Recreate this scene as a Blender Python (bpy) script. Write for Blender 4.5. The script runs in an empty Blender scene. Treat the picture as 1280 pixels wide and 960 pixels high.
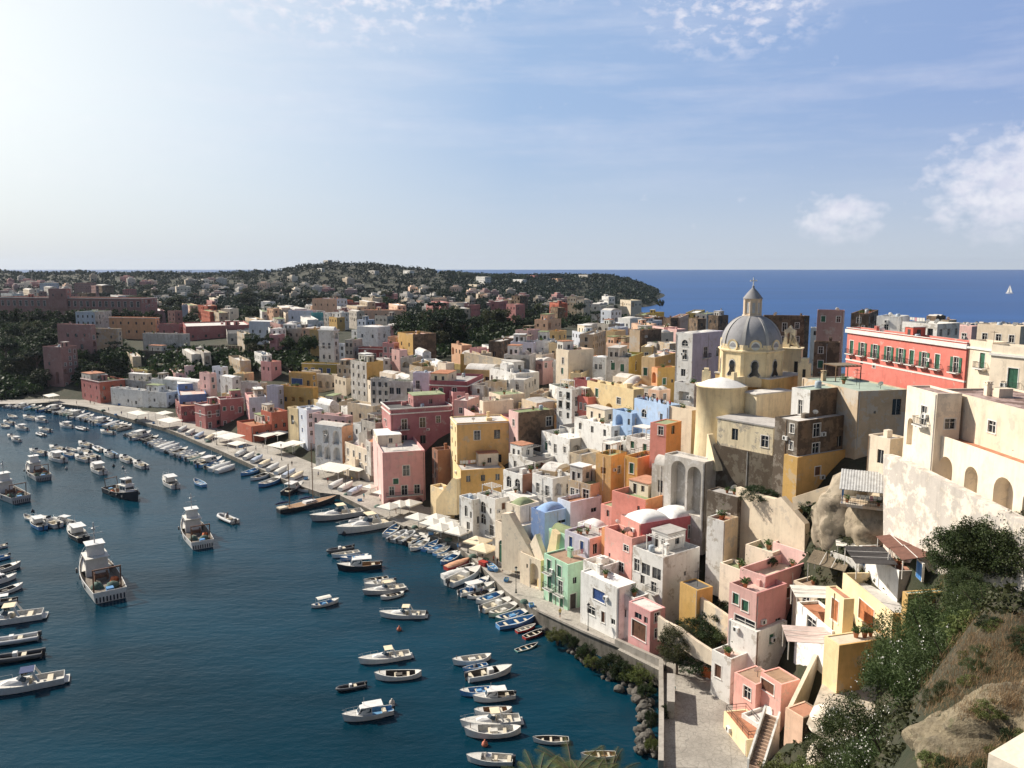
import bpy, bmesh, math, random
import numpy as np
from mathutils import Vector, Matrix
R = math.radians
rnd = random.Random(7)
scene = bpy.context.scene
COL = scene.collection
# ------------------------------------------------------------------ camera geometry (used to turn measured photo points into world positions)
P = R(8.305); H = 60.0; F = 1024.0
CP, SP = math.cos(P), math.sin(P)
def ray(px, py):
    a = (px-640)/F; b = (480-py)/F
    return (a, CP+b*SP, -SP+b*CP)
def atz(px, py, z):
    r = ray(px, py); t = (z-H)/r[2]
    return Vector((r[0]*t, r[1]*t, z))
def atd(px, py, D):
    r = ray(px, py); t = D/r[1]
    return Vector((r[0]*t, D, H+r[2]*t))
def proj(v):
    dz = v[2]-H; d = v[1]*CP-dz*SP; u = v[1]*SP+dz*CP
    return (640+F*v[0]/d, 480-F*u/d, d)

# ------------------------------------------------------------------ tagging
def tag(o, label=None, cat=None, group=None, kind=None):
    if label:
        o['label'] = label; o['kind'] = 'thing'
    if cat: o['category'] = cat
    if group: o['group'] = group
    if kind: o['kind'] = kind
    return o
def empty(name, loc, rz=0.0):
    o = bpy.data.objects.new(name, None); COL.objects.link(o)
    o.location = loc; o.rotation_euler = (0, 0, rz); o.empty_display_size = .2
    return o
def link(name, me, parent=None, loc=(0,0,0), rz=0.0, sc=None):
    o = bpy.data.objects.new(name, me); COL.objects.link(o)
    o.location = loc; o.rotation_euler = (0, 0, rz)
    if sc is not None: o.scale = (sc, sc, sc) if not hasattr(sc, '__len__') else sc
    if parent is not None: o.parent = parent
    return o
def copy_tree(o, parent=None, recolor=None):
    c = o.copy(); COL.objects.link(c); c.parent = parent
    if recolor and o.type == 'MESH':
        for s in c.material_slots:
            if s.material and s.material.name in recolor:
                s.link = 'OBJECT'; s.material = recolor[s.material.name]
    for ch in o.children:
        copy_tree(ch, c, recolor)
    return c

# ------------------------------------------------------------------ mesh collector
class MB:
    def __init__(s):
        s.v = []; s.f = []; s.m = []; s.sm = []
    def add(s, vs, fs, mi=0, smooth=False):
        n = len(s.v); s.v.extend([tuple(v) for v in vs])
        for f in fs:
            s.f.append([n+i for i in f]); s.m.append(mi); s.sm.append(smooth)
    def quad(s, a, b, c, d, mi=0): s.add([a, b, c, d], [(0, 1, 2, 3)], mi)
    def poly(s, vs, mi=0): s.add(vs, [tuple(range(len(vs)))], mi)
    def box(s, x0, x1, y0, y1, z0, z1, mi=0, top=None, M=None):
        vs = [(x0,y0,z0),(x1,y0,z0),(x1,y1,z0),(x0,y1,z0),(x0,y0,z1),(x1,y0,z1),(x1,y1,z1),(x0,y1,z1)]
        if M is not None: vs = [M @ Vector(v) for v in vs]
        s.add(vs, [(0,3,2,1),(0,1,5,4),(1,2,6,5),(2,3,7,6),(3,0,4,7)], mi)
        s.add(vs, [(4,5,6,7)], mi if top is None else top)
    def bar(s, a, b, w, h=None, mi=0):
        a = Vector(a); b = Vector(b); h = h or w
        d = (b-a).normalized(); up = Vector((0,0,1)) if abs(d.z) < .95 else Vector((1,0,0))
        x = d.cross(up).normalized()*w/2; y = x.cross(d).normalized()*h/2
        vs = [a-x-y, a+x-y, a+x+y, a-x+y, b-x-y, b+x-y, b+x+y, b-x+y]
        s.add(vs, [(0,3,2,1),(4,5,6,7),(0,1,5,4),(1,2,6,5),(2,3,7,6),(3,0,4,7)], mi)
    def tube(s, pts, r, n=6, mi=0, cap=True):
        pts = [Vector(p) for p in pts]; rs = r if hasattr(r, '__len__') else [r]*len(pts)
        rings = []
        for i, p in enumerate(pts):
            d = (pts[min(i+1, len(pts)-1)]-pts[max(i-1, 0)]).normalized()
            up = Vector((0,0,1)) if abs(d.z) < .9 else Vector((1,0,0))
            x = d.cross(up).normalized(); y = x.cross(d)
            rings.append([p+(x*math.cos(2*math.pi*k/n)+y*math.sin(2*math.pi*k/n))*rs[i] for k in range(n)])
        vs = [v for ring in rings for v in ring]; fs = []
        for i in range(len(pts)-1):
            for k in range(n):
                k2 = (k+1) % n
                fs.append((i*n+k, i*n+k2, (i+1)*n+k2, (i+1)*n+k))
        s.add(vs, fs, mi, True)
        if cap:
            s.add(rings[0], [tuple(range(n))], mi); s.add(rings[-1], [tuple(range(n))], mi)
    def lathe(s, prof, n=16, c=(0,0), mi=0, a0=0.0, a1=2*math.pi, smooth=True, flute=None):
        full = abs(a1-a0-2*math.pi) < 1e-6; m = n if full else n+1
        vs = []
        for (r, z) in prof:
            for k in range(m):
                a = a0+(a1-a0)*k/n; q = r*(flute(k) if flute else 1)
                vs.append((c[0]+q*math.cos(a), c[1]+q*math.sin(a), z))
        fs = []
        for i in range(len(prof)-1):
            for k in range(n):
                k2 = (k+1) % m if full else k+1
                fs.append((i*m+k, i*m+k2, (i+1)*m+k2, (i+1)*m+k))
        s.add(vs, fs, mi, smooth)
    def build(s, name, mats, parent=None, loc=(0,0,0), rz=0.0):
        return link(name, s.mesh(name, mats), parent, loc, rz)
    def mesh(s, name, mats):
        me = bpy.data.meshes.new(name); me.from_pydata(s.v, [], s.f)
        for m in (mats if isinstance(mats, (list, tuple)) else [mats]): me.materials.append(m)
        me.polygons.foreach_set('material_index', s.m)
        me.polygons.foreach_set('use_smooth', s.sm)
        me.update()
        return me

# ------------------------------------------------------------------ materials
MATS = {}
def newmat(name):
    m = bpy.data.materials.new(name); m.use_nodes = True
    nt = m.node_tree; b = nt.nodes['Principled BSDF']
    return m, nt, b
def N(nt, t, **kw):
    n = nt.nodes.new(t)
    for k, v in kw.items():
        if k in n.inputs.keys() if isinstance(k, str) else False: n.inputs[k].default_value = v
        else: setattr(n, k, v)
    return n
def noise(nt, vec, scale, detail=4, rough=.6):
    n = nt.nodes.new('ShaderNodeTexNoise'); n.inputs['Scale'].default_value = scale
    n.inputs['Detail'].default_value = detail; n.inputs['Roughness'].default_value = rough
    nt.links.new(vec, n.inputs['Vector']); return n
def mapr(nt, val, a, b, c, d):
    n = nt.nodes.new('ShaderNodeMapRange'); n.inputs[1].default_value = a; n.inputs[2].default_value = b
    n.inputs[3].default_value = c; n.inputs[4].default_value = d
    nt.links.new(val, n.inputs[0]); return n.outputs[0]
def mixc(nt, fac, a, b, mode='MIX'):
    n = nt.nodes.new('ShaderNodeMix'); n.data_type = 'RGBA'; n.blend_type = mode
    for sock, v in ((n.inputs[0], fac), (n.inputs[6], a), (n.inputs[7], b)):
        if hasattr(v, 'is_linked'): nt.links.new(v, sock)
        elif isinstance(v, (int, float)): sock.default_value = v
        else: sock.default_value = (v[0], v[1], v[2], 1)
    return n.outputs[2]
def posvec(nt, sc=(1,1,1)):
    g = nt.nodes.new('ShaderNodeNewGeometry')
    if sc == (1,1,1): return g.outputs['Position']
    m = nt.nodes.new('ShaderNodeVectorMath'); m.operation = 'MULTIPLY'; m.inputs[1].default_value = sc
    nt.links.new(g.outputs['Position'], m.inputs[0]); return m.outputs[0]
def bump(nt, b, h, strength, dist):
    n = nt.nodes.new('ShaderNodeBump'); n.inputs['Strength'].default_value = strength; n.inputs['Distance'].default_value = dist
    nt.links.new(h, n.inputs['Height']); nt.links.new(n.outputs[0], b.inputs['Normal'])
def plaster(name, c, dirt=.45, rough=.9, dirtcol=(.16,.13,.10), blotch=.3, patch=0.0, patchcol=(.42,.38,.32)):
    if name in MATS: return MATS[name]
    m, nt, b = newmat(name)
    p = posvec(nt)
    big = noise(nt, p, .22, 5, .65).outputs[0]
    streak = noise(nt, posvec(nt, (1.1, 1.1, .13)), 1.0, 5, .7).outputs[0]
    fine = noise(nt, p, 5.0, 4, .7).outputs[0]
    dark = tuple(x*.62 for x in c); pale = tuple(min(.86, x*1.10+.04) for x in c)
    col = mixc(nt, mapr(nt, big, .35, .7, 0, 1), c, pale)
    col = mixc(nt, mapr(nt, noise(nt, p, .7, 6, .7).outputs[0], .48, .75, 0, blotch*1.6), col, dark)
    if patch != 0:
        col = mixc(nt, mapr(nt, noise(nt, p, .45, 7, .72).outputs[0], .56-.1*patch, .60-.1*patch, 0, .85), col, patchcol)
    col = mixc(nt, mapr(nt, streak, .50, .74, 0, dirt), col, dirtcol)
    oi = nt.nodes.new('ShaderNodeObjectInfo'); hs = nt.nodes.new('ShaderNodeHueSaturation')
    nt.links.new(mapr(nt, oi.outputs['Random'], 0, 1, .88, 1.06), hs.inputs['Value']); nt.links.new(mapr(nt, oi.outputs['Random'], 0, 1, 1.02, .84), hs.inputs['Saturation'])
    nt.links.new(col, hs.inputs['Color']); nt.links.new(hs.outputs[0], b.inputs['Base Color'])
    b.inputs['Roughness'].default_value = rough
    b.inputs['Specular IOR Level'].default_value = .15
    bump(nt, b, fine, .25, .04)
    MATS[name] = m; return m
def simple(name, c, rough=.6, metal=0.0, var=.25, scale=1.5, spec=.4, bmp=0.0):
    if name in MATS: return MATS[name]
    m, nt, b = newmat(name)
    if var > 0:
        nz = noise(nt, posvec(nt), scale, 5, .65).outputs[0]
        col = mixc(nt, mapr(nt, nz, .35, .68, 0, 1), tuple(x*(1-var) for x in c), tuple(min(.9, x*(1+var*.6)) for x in c))
        nt.links.new(col, b.inputs['Base Color'])
        if bmp: bump(nt, b, nz, bmp, .05)
    else:
        b.inputs['Base Color'].default_value = (*c, 1)
    b.inputs['Roughness'].default_value = rough; b.inputs['Metallic'].default_value = metal
    b.inputs['Specular IOR Level'].default_value = spec
    MATS[name] = m; return m
def leafmat(name, c1, c2, trans=.25):
    if name in MATS: return MATS[name]
    m, nt, b = newmat(name)
    oi = nt.nodes.new('ShaderNodeObjectInfo')
    nz = noise(nt, posvec(nt), .9, 4, .7).outputs[0]
    nz2 = noise(nt, posvec(nt), .05, 2, .5).outputs[0]
    col = mixc(nt, mapr(nt, nz, .3, .7, 0, 1), c1, c2)
    col = mixc(nt, mapr(nt, nz2, .35, .65, 0, .5), col, tuple(x*1.25 for x in c2))
    hs = nt.nodes.new('ShaderNodeHueSaturation')
    nt.links.new(mapr(nt, oi.outputs['Random'], 0, 1, .485, .515), hs.inputs['Hue'])
    nt.links.new(mapr(nt, oi.outputs['Random'], 0, 1, .75, 1.2), hs.inputs['Value'])
    nt.links.new(col, hs.inputs['Color'])
    nt.links.new(hs.outputs[0], b.inputs['Base Color'])
    b.inputs['Roughness'].default_value = .6; b.inputs['Specular IOR Level'].default_value = .25
    t = nt.nodes.new('ShaderNodeBsdfTranslucent'); nt.links.new(hs.outputs[0], t.inputs['Color'])
    mx = nt.nodes.new('ShaderNodeMixShader'); mx.inputs[0].default_value = trans
    out = nt.nodes['Material Output']
    nt.links.new(b.outputs[0], mx.inputs[1]); nt.links.new(t.outputs[0], mx.inputs[2]); nt.links.new(mx.outputs[0], out.inputs[0])
    MATS[name] = m; return m
CLR = dict(
    pink=(.66,.31,.30), palepink=(.74,.46,.42), salmon=(.74,.30,.24), orange=(.76,.36,.17), amber=(.66,.38,.11), yellow=(.78,.58,.30),
    cream=(.78,.65,.50), sand=(.66,.54,.38), ochre=(.55,.34,.10), mustard=(.46,.34,.09), white=(.78,.76,.72), greywhite=(.60,.57,.53), lilac=(.60,.58,.68),
    blue=(.22,.36,.62), skyblue=(.34,.50,.74), deepblue=(.12,.22,.46), mint=(.40,.66,.46), teal=(.10,.40,.38), red=(.60,.11,.07), rust=(.46,.13,.08), maroon=(.26,.07,.07),
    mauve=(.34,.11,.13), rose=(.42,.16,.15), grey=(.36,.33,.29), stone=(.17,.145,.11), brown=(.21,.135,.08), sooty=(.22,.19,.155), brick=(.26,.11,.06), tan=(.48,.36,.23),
    peach=(.74,.46,.30), duskpink=(.36,.20,.18), dimpink=(.26,.17,.155), bluewhite=(.56,.60,.68), crimson=(.62,.16,.18), coral=(.78,.36,.30))
WORN = dict(greywhite=.9, grey=1.0, stone=.9, tan=.6, sand=.4, brown=.7, sooty=.9, white=.05)
def pl(c):
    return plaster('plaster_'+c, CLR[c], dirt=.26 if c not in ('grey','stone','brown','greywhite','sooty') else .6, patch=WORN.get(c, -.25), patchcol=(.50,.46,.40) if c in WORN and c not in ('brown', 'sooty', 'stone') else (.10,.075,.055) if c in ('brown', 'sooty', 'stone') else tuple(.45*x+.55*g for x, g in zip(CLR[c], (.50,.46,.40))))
roofm = {
    'white': plaster('roof_white', (.76,.75,.73), dirt=.25, blotch=.35),
    'grey': plaster('roof_grey', (.40,.38,.36), dirt=.3, blotch=.5),
    'pale': plaster('roof_pale', (.60,.57,.53), dirt=.3, blotch=.5),
    'dark': plaster('roof_dark', (.10,.10,.10), dirt=.2, blotch=.5),
    'green': plaster('roof_green', (.26,.31,.16), dirt=.35, blotch=.6),
    'sage': plaster('roof_sage', (.38,.46,.38), dirt=.25, blotch=.4),
    'terra': plaster('roof_terracotta', (.46,.20,.11), dirt=.4, blotch=.6),
    'brown': plaster('roof_brown', (.36,.23,.15), dirt=.4, blotch=.7),
    'weath': plaster('roof_weathered', (.42,.30,.27), dirt=.5, blotch=.8, patch=.9, patchcol=(.16,.10,.08)),
    'blue': plaster('roof_blue', (.20,.36,.64), dirt=.3, blotch=.4),
    'pinkish': plaster('roof_pinkish', (.66,.46,.40), dirt=.3, blotch=.4),
    'cream': plaster('roof_cream', (.72,.62,.48), dirt=.3, blotch=.4),
}
M_trim = simple('trim_white', (.74,.72,.68), .8, var=.15)
M_glass = simple('window_glass', (.018,.022,.028), .12, var=.3, scale=.8, spec=.6)
M_dark = simple('dark_opening', (.03,.028,.026), .8, var=.3)
M_shgreen = simple('shutter_green', (.05,.16,.10), .6, var=.3)
M_shbrown = simple('shutter_brown', (.16,.08,.05), .6, var=.3)
M_shblue = simple('shutter_blue', (.06,.12,.32), .6, var=.3)
M_shorange = simple('shutter_orange', (.50,.20,.09), .6, var=.3)
M_iron = simple('iron', (.05,.05,.05), .55, metal=.4, var=.3)
M_metal = simple('pale_metal', (.55,.56,.57), .4, metal=.3, var=.2)
M_dish = simple('dish_white', (.72,.72,.70), .5, var=.1)
M_wood = simple('wood_brown', (.20,.12,.07), .75, var=.4, scale=4)
M_door = simple('door_dark', (.07,.06,.055), .6, var=.3)
M_doorblue = simple('door_blue', (.06,.20,.48), .55, var=.25)
M_canvas = simple('canvas_white', (.74,.71,.64), .9, var=.12)
M_canvasc = simple('canvas_cream', (.74,.64,.46), .9, var=.12)
M_reed = simple('reed_shade', (.24,.19,.13), .9, var=.5, scale=6)
M_net = simple('shade_net_dark', (.06,.055,.055), .85, var=.35, scale=4)
M_pot = simple('terracotta_pot', (.45,.19,.10), .8, var=.25)
HAZE = 3.2e-5; EXPO = 0.5
# ------------------------------------------------------------------ depth of the town read at a photo point (smooth sheet through surveyed heights)
SURV = """60,500,1.5 60,470,8 60,440,17 60,415,24 60,392,25 150,517,1.5 150,490,6 150,470,9 150,440,18 150,415,24 150,392,25
250,540,1.5 250,510,5 250,480,11 250,455,18 250,430,24 250,405,26 350,562,1.5 350,530,6 350,500,11 350,470,17 350,445,23 350,415,26.5 350,392,26
450,600,1.5 450,560,6 450,520,11.5 450,490,17 450,455,24 450,420,27 450,392,26 550,655,1.5 550,610,7 550,570,12 550,530,18 550,495,23 550,460,27.5 550,420,28 550,392,27
640,722,1.5 650,670,7.5 650,620,12 650,570,17 650,520,21.5 650,480,26 650,445,29.5 650,415,29 650,392,28
715,765,2 735,725,7 745,680,11 750,640,14 750,600,17 750,550,21.5 750,500,26 750,460,29.5 750,430,31 750,400,28
815,805,2.5 830,750,8 845,700,13 850,650,17 850,600,20.5 850,560,24 850,520,28.5 855,480,31 850,440,34 850,405,30
900,845,3 915,790,9 935,740,14 950,690,18 950,650,21 950,620,24 950,580,29 960,540,33 960,480,37 960,440,36
935,940,3 950,900,6 1000,900,10 1050,850,13.5 1050,800,18 1050,750,21.5 1050,710,23.5 1050,670,26 1050,630,29 1060,590,32 1060,550,35 1060,500,38 1045,470,37
1110,760,22 1150,700,27 1150,660,30 1150,600,34 1150,560,36.5 1150,500,39 1150,470,38
1280,760,33 1280,730,32 1280,680,32 1280,640,33 1280,580,37 1280,500,40 1280,470,38"""
SP3 = [tuple(map(float, t.split(','))) for t in SURV.split()]
def rbf_fit(X, y, reg=1e-3):
    n = len(X); d = np.linalg.norm(X[:, None]-X[None], axis=2)
    A = np.zeros((n+3, n+3)); A[:n, :n] = d + reg*np.eye(n)
    A[:n, n] = 1; A[:n, n+1:] = X; A[n, :n] = 1; A[n+1:, :n] = X.T
    b = np.zeros(n+3); b[:n] = y
    w = np.linalg.solve(A, b)
    def f(Q):
        Q = np.atleast_2d(np.asarray(Q, float)); q = np.linalg.norm(Q[:, None]-X[None], axis=2)
        return q @ w[:n] + w[n] + Q @ w[n+1:]
    return f
_sx = np.array([(p[0]/100, p[1]/40) for p in SP3]); _sd = np.array([math.log(atz(*p)[1]) for p in SP3])
for px_ in (0, 140, 280, 420, 560, 700, 800):
    _sx = np.vstack([_sx, [(px_/100, 372/40.)], [(px_/100, 352/40.)]]); _sd = np.append(_sd, [math.log(860), math.log(1500)])
_sheet = rbf_fit(_sx, _sd, .02)
def DS(px, py): return math.exp(float(_sheet([(px/100, py/40)])[0]))

# ------------------------------------------------------------------ walls with real openings
def wall(mb, p0, du, n, W, z0, z1, ops, mi=0):
    p0 = Vector((p0[0], p0[1], 0)); du = Vector(du); n = Vector(n)
    pt = lambda u, z, d=0: p0+du*u-n*d+Vector((0, 0, z))
    us = sorted({0.0, W} | {o['u0'] for o in ops} | {o['u1'] for o in ops})
    zs = sorted({z0, z1} | {o['v0'] for o in ops} | {o['v1'] for o in ops})
    for i in range(len(us)-1):
        for j in range(len(zs)-1):
            if us[i+1]-us[i] < 1e-5 or zs[j+1]-zs[j] < 1e-5: continue
            uc = (us[i]+us[i+1])/2; zc = (zs[j]+zs[j+1])/2
            if any(o['u0'] < uc < o['u1'] and o['v0'] < zc < o['v1'] for o in ops): continue
            mb.quad(pt(us[i], zs[j]), pt(us[i+1], zs[j]), pt(us[i+1], zs[j+1]), pt(us[i], zs[j+1]), mi)
    for o in ops:
        u0, u1, v0, v1, d = o['u0'], o['u1'], o['v0'], o['v1'], o.get('d', .18)
        om = o.get('mi', mi)
        if o.get('arch'):
            r = min((u1-u0)/2, v1-v0-.05); cu = (u0+u1)/2; vs = v1-r; K = 10
            arc = [(cu-(u1-u0)/2*math.cos(math.pi*k/K), vs+r*math.sin(math.pi*k/K)) for k in range(K+1)]
            for k in range(K):
                a, b = arc[k], arc[k+1]
                mb.quad(pt(*a), pt(*b), pt(b[0], v1), pt(a[0], v1), mi)
            out = [(u0, v0)]+arc+[(u1, v0)]
        else:
            out = [(u0, v0), (u0, v1), (u1, v1), (u1, v0)]
        for k in range(len(out)):
            a, b = out[k], out[(k+1) % len(out)]
            mb.quad(pt(*a), pt(*b), pt(*b, d), pt(*a, d), om)
        if o.get('back', False):
            mb.poly([pt(*q, d) for q in reversed(out)], om)

WINC = {}
def win_mesh(kind, w, h, arch=False):
    w = round(w, 1); h = round(h, 1); key = (kind, w, h, arch)
    if key in WINC: return WINC[key]
    mb = MB()
    pane = {'k': M_shgreen, 'kb': M_shbrown, 'kl': M_shblue, 'ko': M_shorange, 'p': M_door, 'pb': M_doorblue, 'pg': M_shgreen}.get(kind, M_glass)
    frame = M_trim if kind[0] != 'g' else M_iron
    t = .13 if kind not in ('p', 'n') else .08
    x0, x1 = -w/2, w/2
    if arch:
        r = w/2; K = 8; arc = [(-r*math.cos(math.pi*k/K), h-r+r*math.sin(math.pi*k/K)) for k in range(K+1)]
        mb.poly([(x0, .15, 0)]+[(a[0], .15, a[1]) for a in arc]+[(x1, .15, 0)], 0)
        for k in range(K):
            a, b = arc[k], arc[k+1]; s = 1+t/r
            A = (a[0]*s, (a[1]-h+r)*s+h-r); B = (b[0]*s, (b[1]-h+r)*s+h-r)
            mb.quad((a[0], -.03, a[1]), (b[0], -.03, b[1]), (B[0], -.03, B[1]), (A[0], -.03, A[1]), 1)
        mb.box(-.03, .03, .10, .14, 0, h-.05, 1); mb.box(x0, x1, .10, .14, h-r-.03, h-r+.03, 1)
        mb.box(x0-t, x1+t, -.08, -.002, -.1, 0, 1)
    else:
        mb.quad((x0, .15, 0), (x1, .15, 0), (x1, .15, h), (x0, .15, h), 0)
        if kind != 'n':
            mb.box(x0-t, x0, -.035, -.002, -.02, h+t, 1); mb.box(x1, x1+t, -.035, -.002, -.02, h+t, 1)
            mb.box(x0, x1, -.035, -.002, h, h+t, 1); mb.box(x0-t-.03, x1+t+.03, -.10, -.002, -.1, -.02, 1)
        if kind[0] in 'wbg':
            mb.box(-.035, .035, .09, .148, 0, h, 1); mb.box(x0, x0+.06, .09, .148, 0, h, 1); mb.box(x1-.06, x1, .09, .148, 0, h, 1)
            mb.box(x0+.06, -.035, .09, .148, h*.62, h*.62+.05, 1); mb.box(.035, x1-.06, .09, .148, h*.62, h*.62+.05, 1)
            if kind == 'b' or h > 1.9: pass
        elif kind[0] == 'k':
            for q in range(int(h/.16)):
                mb.box(x0+.08, -.02, .10, .148, q*.16+.03, q*.16+.12, 0); mb.box(.02, x1-.08, .10, .148, q*.16+.03, q*.16+.12, 0)
        else:
            mb.box(-.02, .02, .12, .148, 0, h, 1 if kind == 'n' else 0)
    me = mb.mesh('window', [pane, frame]); WINC[key] = me; return me
def shutter_mesh(w, h, mat):
    key = ('sh', round(w, 1), round(h, 1), mat.name)
    if key in WINC: return WINC[key]
    mb = MB(); mb.box(0, w, -.09, -.045, 0, h, 0)
    for q in range(int(h/.2)): mb.box(.05, w-.05, -.105, -.09, q*.2+.05, q*.2+.15, 0)
    WINC[key] = mb.mesh('shutter', [mat]); return WINC[key]
def balcony_mesh(w):
    key = ('bal', round(w, 1))
    if key in WINC: return WINC[key]
    mb = MB(); mb.box(-w/2, w/2, -.85, -.004, -.16, 0, 0)
    for sx in (-1, 1): mb.box(sx*w*.36-.06, sx*w*.36+.06, -.5, -.004, -.38, -.16, 0)
    WINC[key] = mb.mesh('balcony', [M_trim]); return WINC[key]
def railing_mesh(w):
    key = ('rail', round(w, 1))
    if key in WINC: return WINC[key]
    mb = MB()
    for a, b in (((-w/2+.04, -.8, .95), (w/2-.04, -.8, .95)), ((-w/2+.04, -.8, .95), (-w/2+.04, -.02, .95)), ((w/2-.04, -.8, .95), (w/2-.04, -.02, .95)),
                 ((-w/2+.04, -.8, .12), (w/2-.04, -.8, .12))): mb.bar(a, b, .05)
    n = max(4, int(w/.16))
    for k in range(n+1): mb.bar((-w/2+.04+(w-.08)*k/n, -.8, .02), (-w/2+.04+(w-.08)*k/n, -.8, .95), .022)
    for k in range(5):
        for sx in (-1, 1): mb.bar((sx*(w/2-.04), -.8+.16*k, .02), (sx*(w/2-.04), -.8+.16*k, .95), .022)
    WINC[key] = mb.mesh('railing', [M_iron]); return WINC[key]
def put_window(root, base, p0, du, n, o, near):
    kind = o['win']; w = o['u1']-o['u0']; h = o['v1']-o['v0']; uc = (o['u0']+o['u1'])/2
    pos = Vector((p0[0], p0[1], 0))+Vector(du)*uc+Vector((0, 0, o['v0']))-base
    rz = math.atan2(du[1], du[0]); isdoor = kind[0] == 'p'
    sh = kind.startswith('s'); me = win_mesh('w' if sh or kind == 'B' else kind, w, h, o.get('arch', False))
    ob = link('door' if isdoor else 'window', me, root, pos, rz)
    wr = round(w, 1)
    ob.scale = (w/wr, 1, h/round(h, 1))
    if sh and near:
        mat = {'s': M_shgreen, 'sb': M_shbrown, 'sl': M_shblue, 'so': M_shorange}[kind]
        for sx in (0, 1):
            link('shutter', shutter_mesh(wr*.5, h, mat), ob, (wr/2+.15 if sx else -wr/2-.15-wr*.5, 0, 0))
    if o.get('bal'):
        bo = link('balcony', balcony_mesh(o['bal']), root, pos, rz)
        link('railing', railing_mesh(o['bal']), bo)
    return ob

# ------------------------------------------------------------------ roof furniture prototypes (parts of a house)
def dish_mesh():
    if 'dish' in WINC: return WINC['dish']
    mb = MB(); M = Matrix.Rotation(R(-62), 4, 'X')
    prof = [(0.02, 0), (.2, .03), (.38, .10), (.45, .16)]; t = MB(); t.lathe(prof, 14); t.lathe([(r, z-.02) for r, z in prof], 14)
    mb.add([(M @ Vector(v))+Vector((0, -.1, .8)) for v in t.v], t.f, 0, True)
    mb.tube([(0, 0, 0), (0, 0, .8)], .03, 6, 1); mb.bar((0, -.1, .62), (0, -.62, .95), .03, mi=1)
    WINC['dish'] = mb.mesh('satellite_dish', [M_dish, M_iron]); return WINC['dish']
def tank_mesh():
    if 'tank' in WINC: return WINC['tank']
    mb = MB(); mb.lathe([(0, 0), (.45, 0), (.5, .1), (.5, 1.0), (.35, 1.12), (0, 1.15)], 14); mb.tube([(.3, 0, 1.1), (.3, 0, 1.25)], .08, 6)
    WINC['tank'] = mb.mesh('water_tank', [simple('tank_grey', (.36, .42, .48), .5, var=.15)]); return WINC['tank']
def antenna_mesh():
    if 'ant' in WINC: return WINC['ant']
    mb = MB(); mb.tube([(0, 0, 0), (0, 0, 2.6)], .03, 5)
    mb.bar((-.6, 0, 2.4), (.6, 0, 2.4), .03)
    for k in range(6): mb.bar((-.55+.22*k, -.3, 2.4), (-.55+.22*k, .3, 2.4), .02)
    WINC['ant'] = mb.mesh('antenna', [M_iron]); return WINC['ant']
def chimney_mesh(c):
    key = 'chim'+c
    if key in WINC: return WINC[key]
    mb = MB(); mb.box(-.3, .3, -.3, .3, 0, 1.3); mb.box(-.38, .38, -.38, .38, 1.3, 1.42)
    for sx in (-.24, .24):
        for sy in (-.24, .24): mb.box(sx-.06, sx+.06, sy-.06, sy+.06, 1.42, 1.62)
    mb.box(-.36, .36, -.36, .36, 1.62, 1.72)
    WINC[key] = mb.mesh('chimney', [pl(c)]); return WINC[key]
def hut_mesh(c):
    key = 'hut'+c
    if key in WINC: return WINC[key]
    mb = MB(); mb.box(-1.3, 1.3, -1.1, 1.1, 0, 2.3, 0); mb.box(-1.42, 1.42, -1.22, 1.22, 2.3, 2.45, 1)
    mb.box(-1.34, -1.302, -.4, .4, .02, 1.9, 2); mb.box(-.5, .3, -1.14, -1.102, .02, 1.9, 2)
    WINC[key] = mb.mesh('stair_hut', [pl(c), roofm['pale'], M_door]); return WINC[key]
def pot_mesh():
    if 'pot' not in WINC:
        mb = MB(); mb.lathe([(0, 0), (.16, 0), (.24, .42), (.27, .42), (.27, .48), (0, .46)], 10, mi=0); WINC['pot'] = mb.mesh('potted_plant', [M_pot]); r2 = random.Random(3); mb = MB()
        for k in range(90):
            d = Vector((r2.gauss(0, .2), r2.gauss(0, .2), .5+abs(r2.gauss(0, .25))))
            a = Vector((r2.uniform(-1, 1), r2.uniform(-1, 1), r2.uniform(-.4, 1))).normalized()*.13; b = a.cross(Vector((r2.uniform(-1, 1), r2.uniform(-1, 1), .3))).normalized()*.05
            mb.quad(d-a, d-b, d+a, d+b)
        WINC['potleaf'] = mb.mesh('foliage', [leafmat('leaf_pot', (.05, .10, .03), (.10, .16, .05))])
    return WINC['pot']
def put_pot(root, p, rz=0.0, sc=1.0): o = link('potted_plant', pot_mesh(), root, p, rz, sc); link('foliage', WINC['potleaf'], o)
def laundry_mesh():
    if 'laun' in WINC: return WINC['laun']
    mb = MB(); r2 = random.Random(5); mb.tube([(-2, 0, 0), (-2, 0, 1.7)], .03, 5, 0); mb.tube([(2, 0, 0), (2, 0, 1.7)], .03, 5, 0); mb.bar((-2, 0, 1.65), (2, 0, 1.65), .02)
    x = -1.8
    while x < 1.6:
        w = r2.uniform(.3, .7); mb.box(x, x+w, -.012, .012, 1.65-r2.uniform(.4, .9), 1.645, r2.choice([1, 1, 2, 3])); x += w+.08
    WINC['laun'] = mb.mesh('laundry_line', [M_iron, M_canvas, simple('cloth_blue', (.2, .3, .55), .9), simple('cloth_pink', (.6, .3, .32), .9)]); return WINC['laun']
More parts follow.
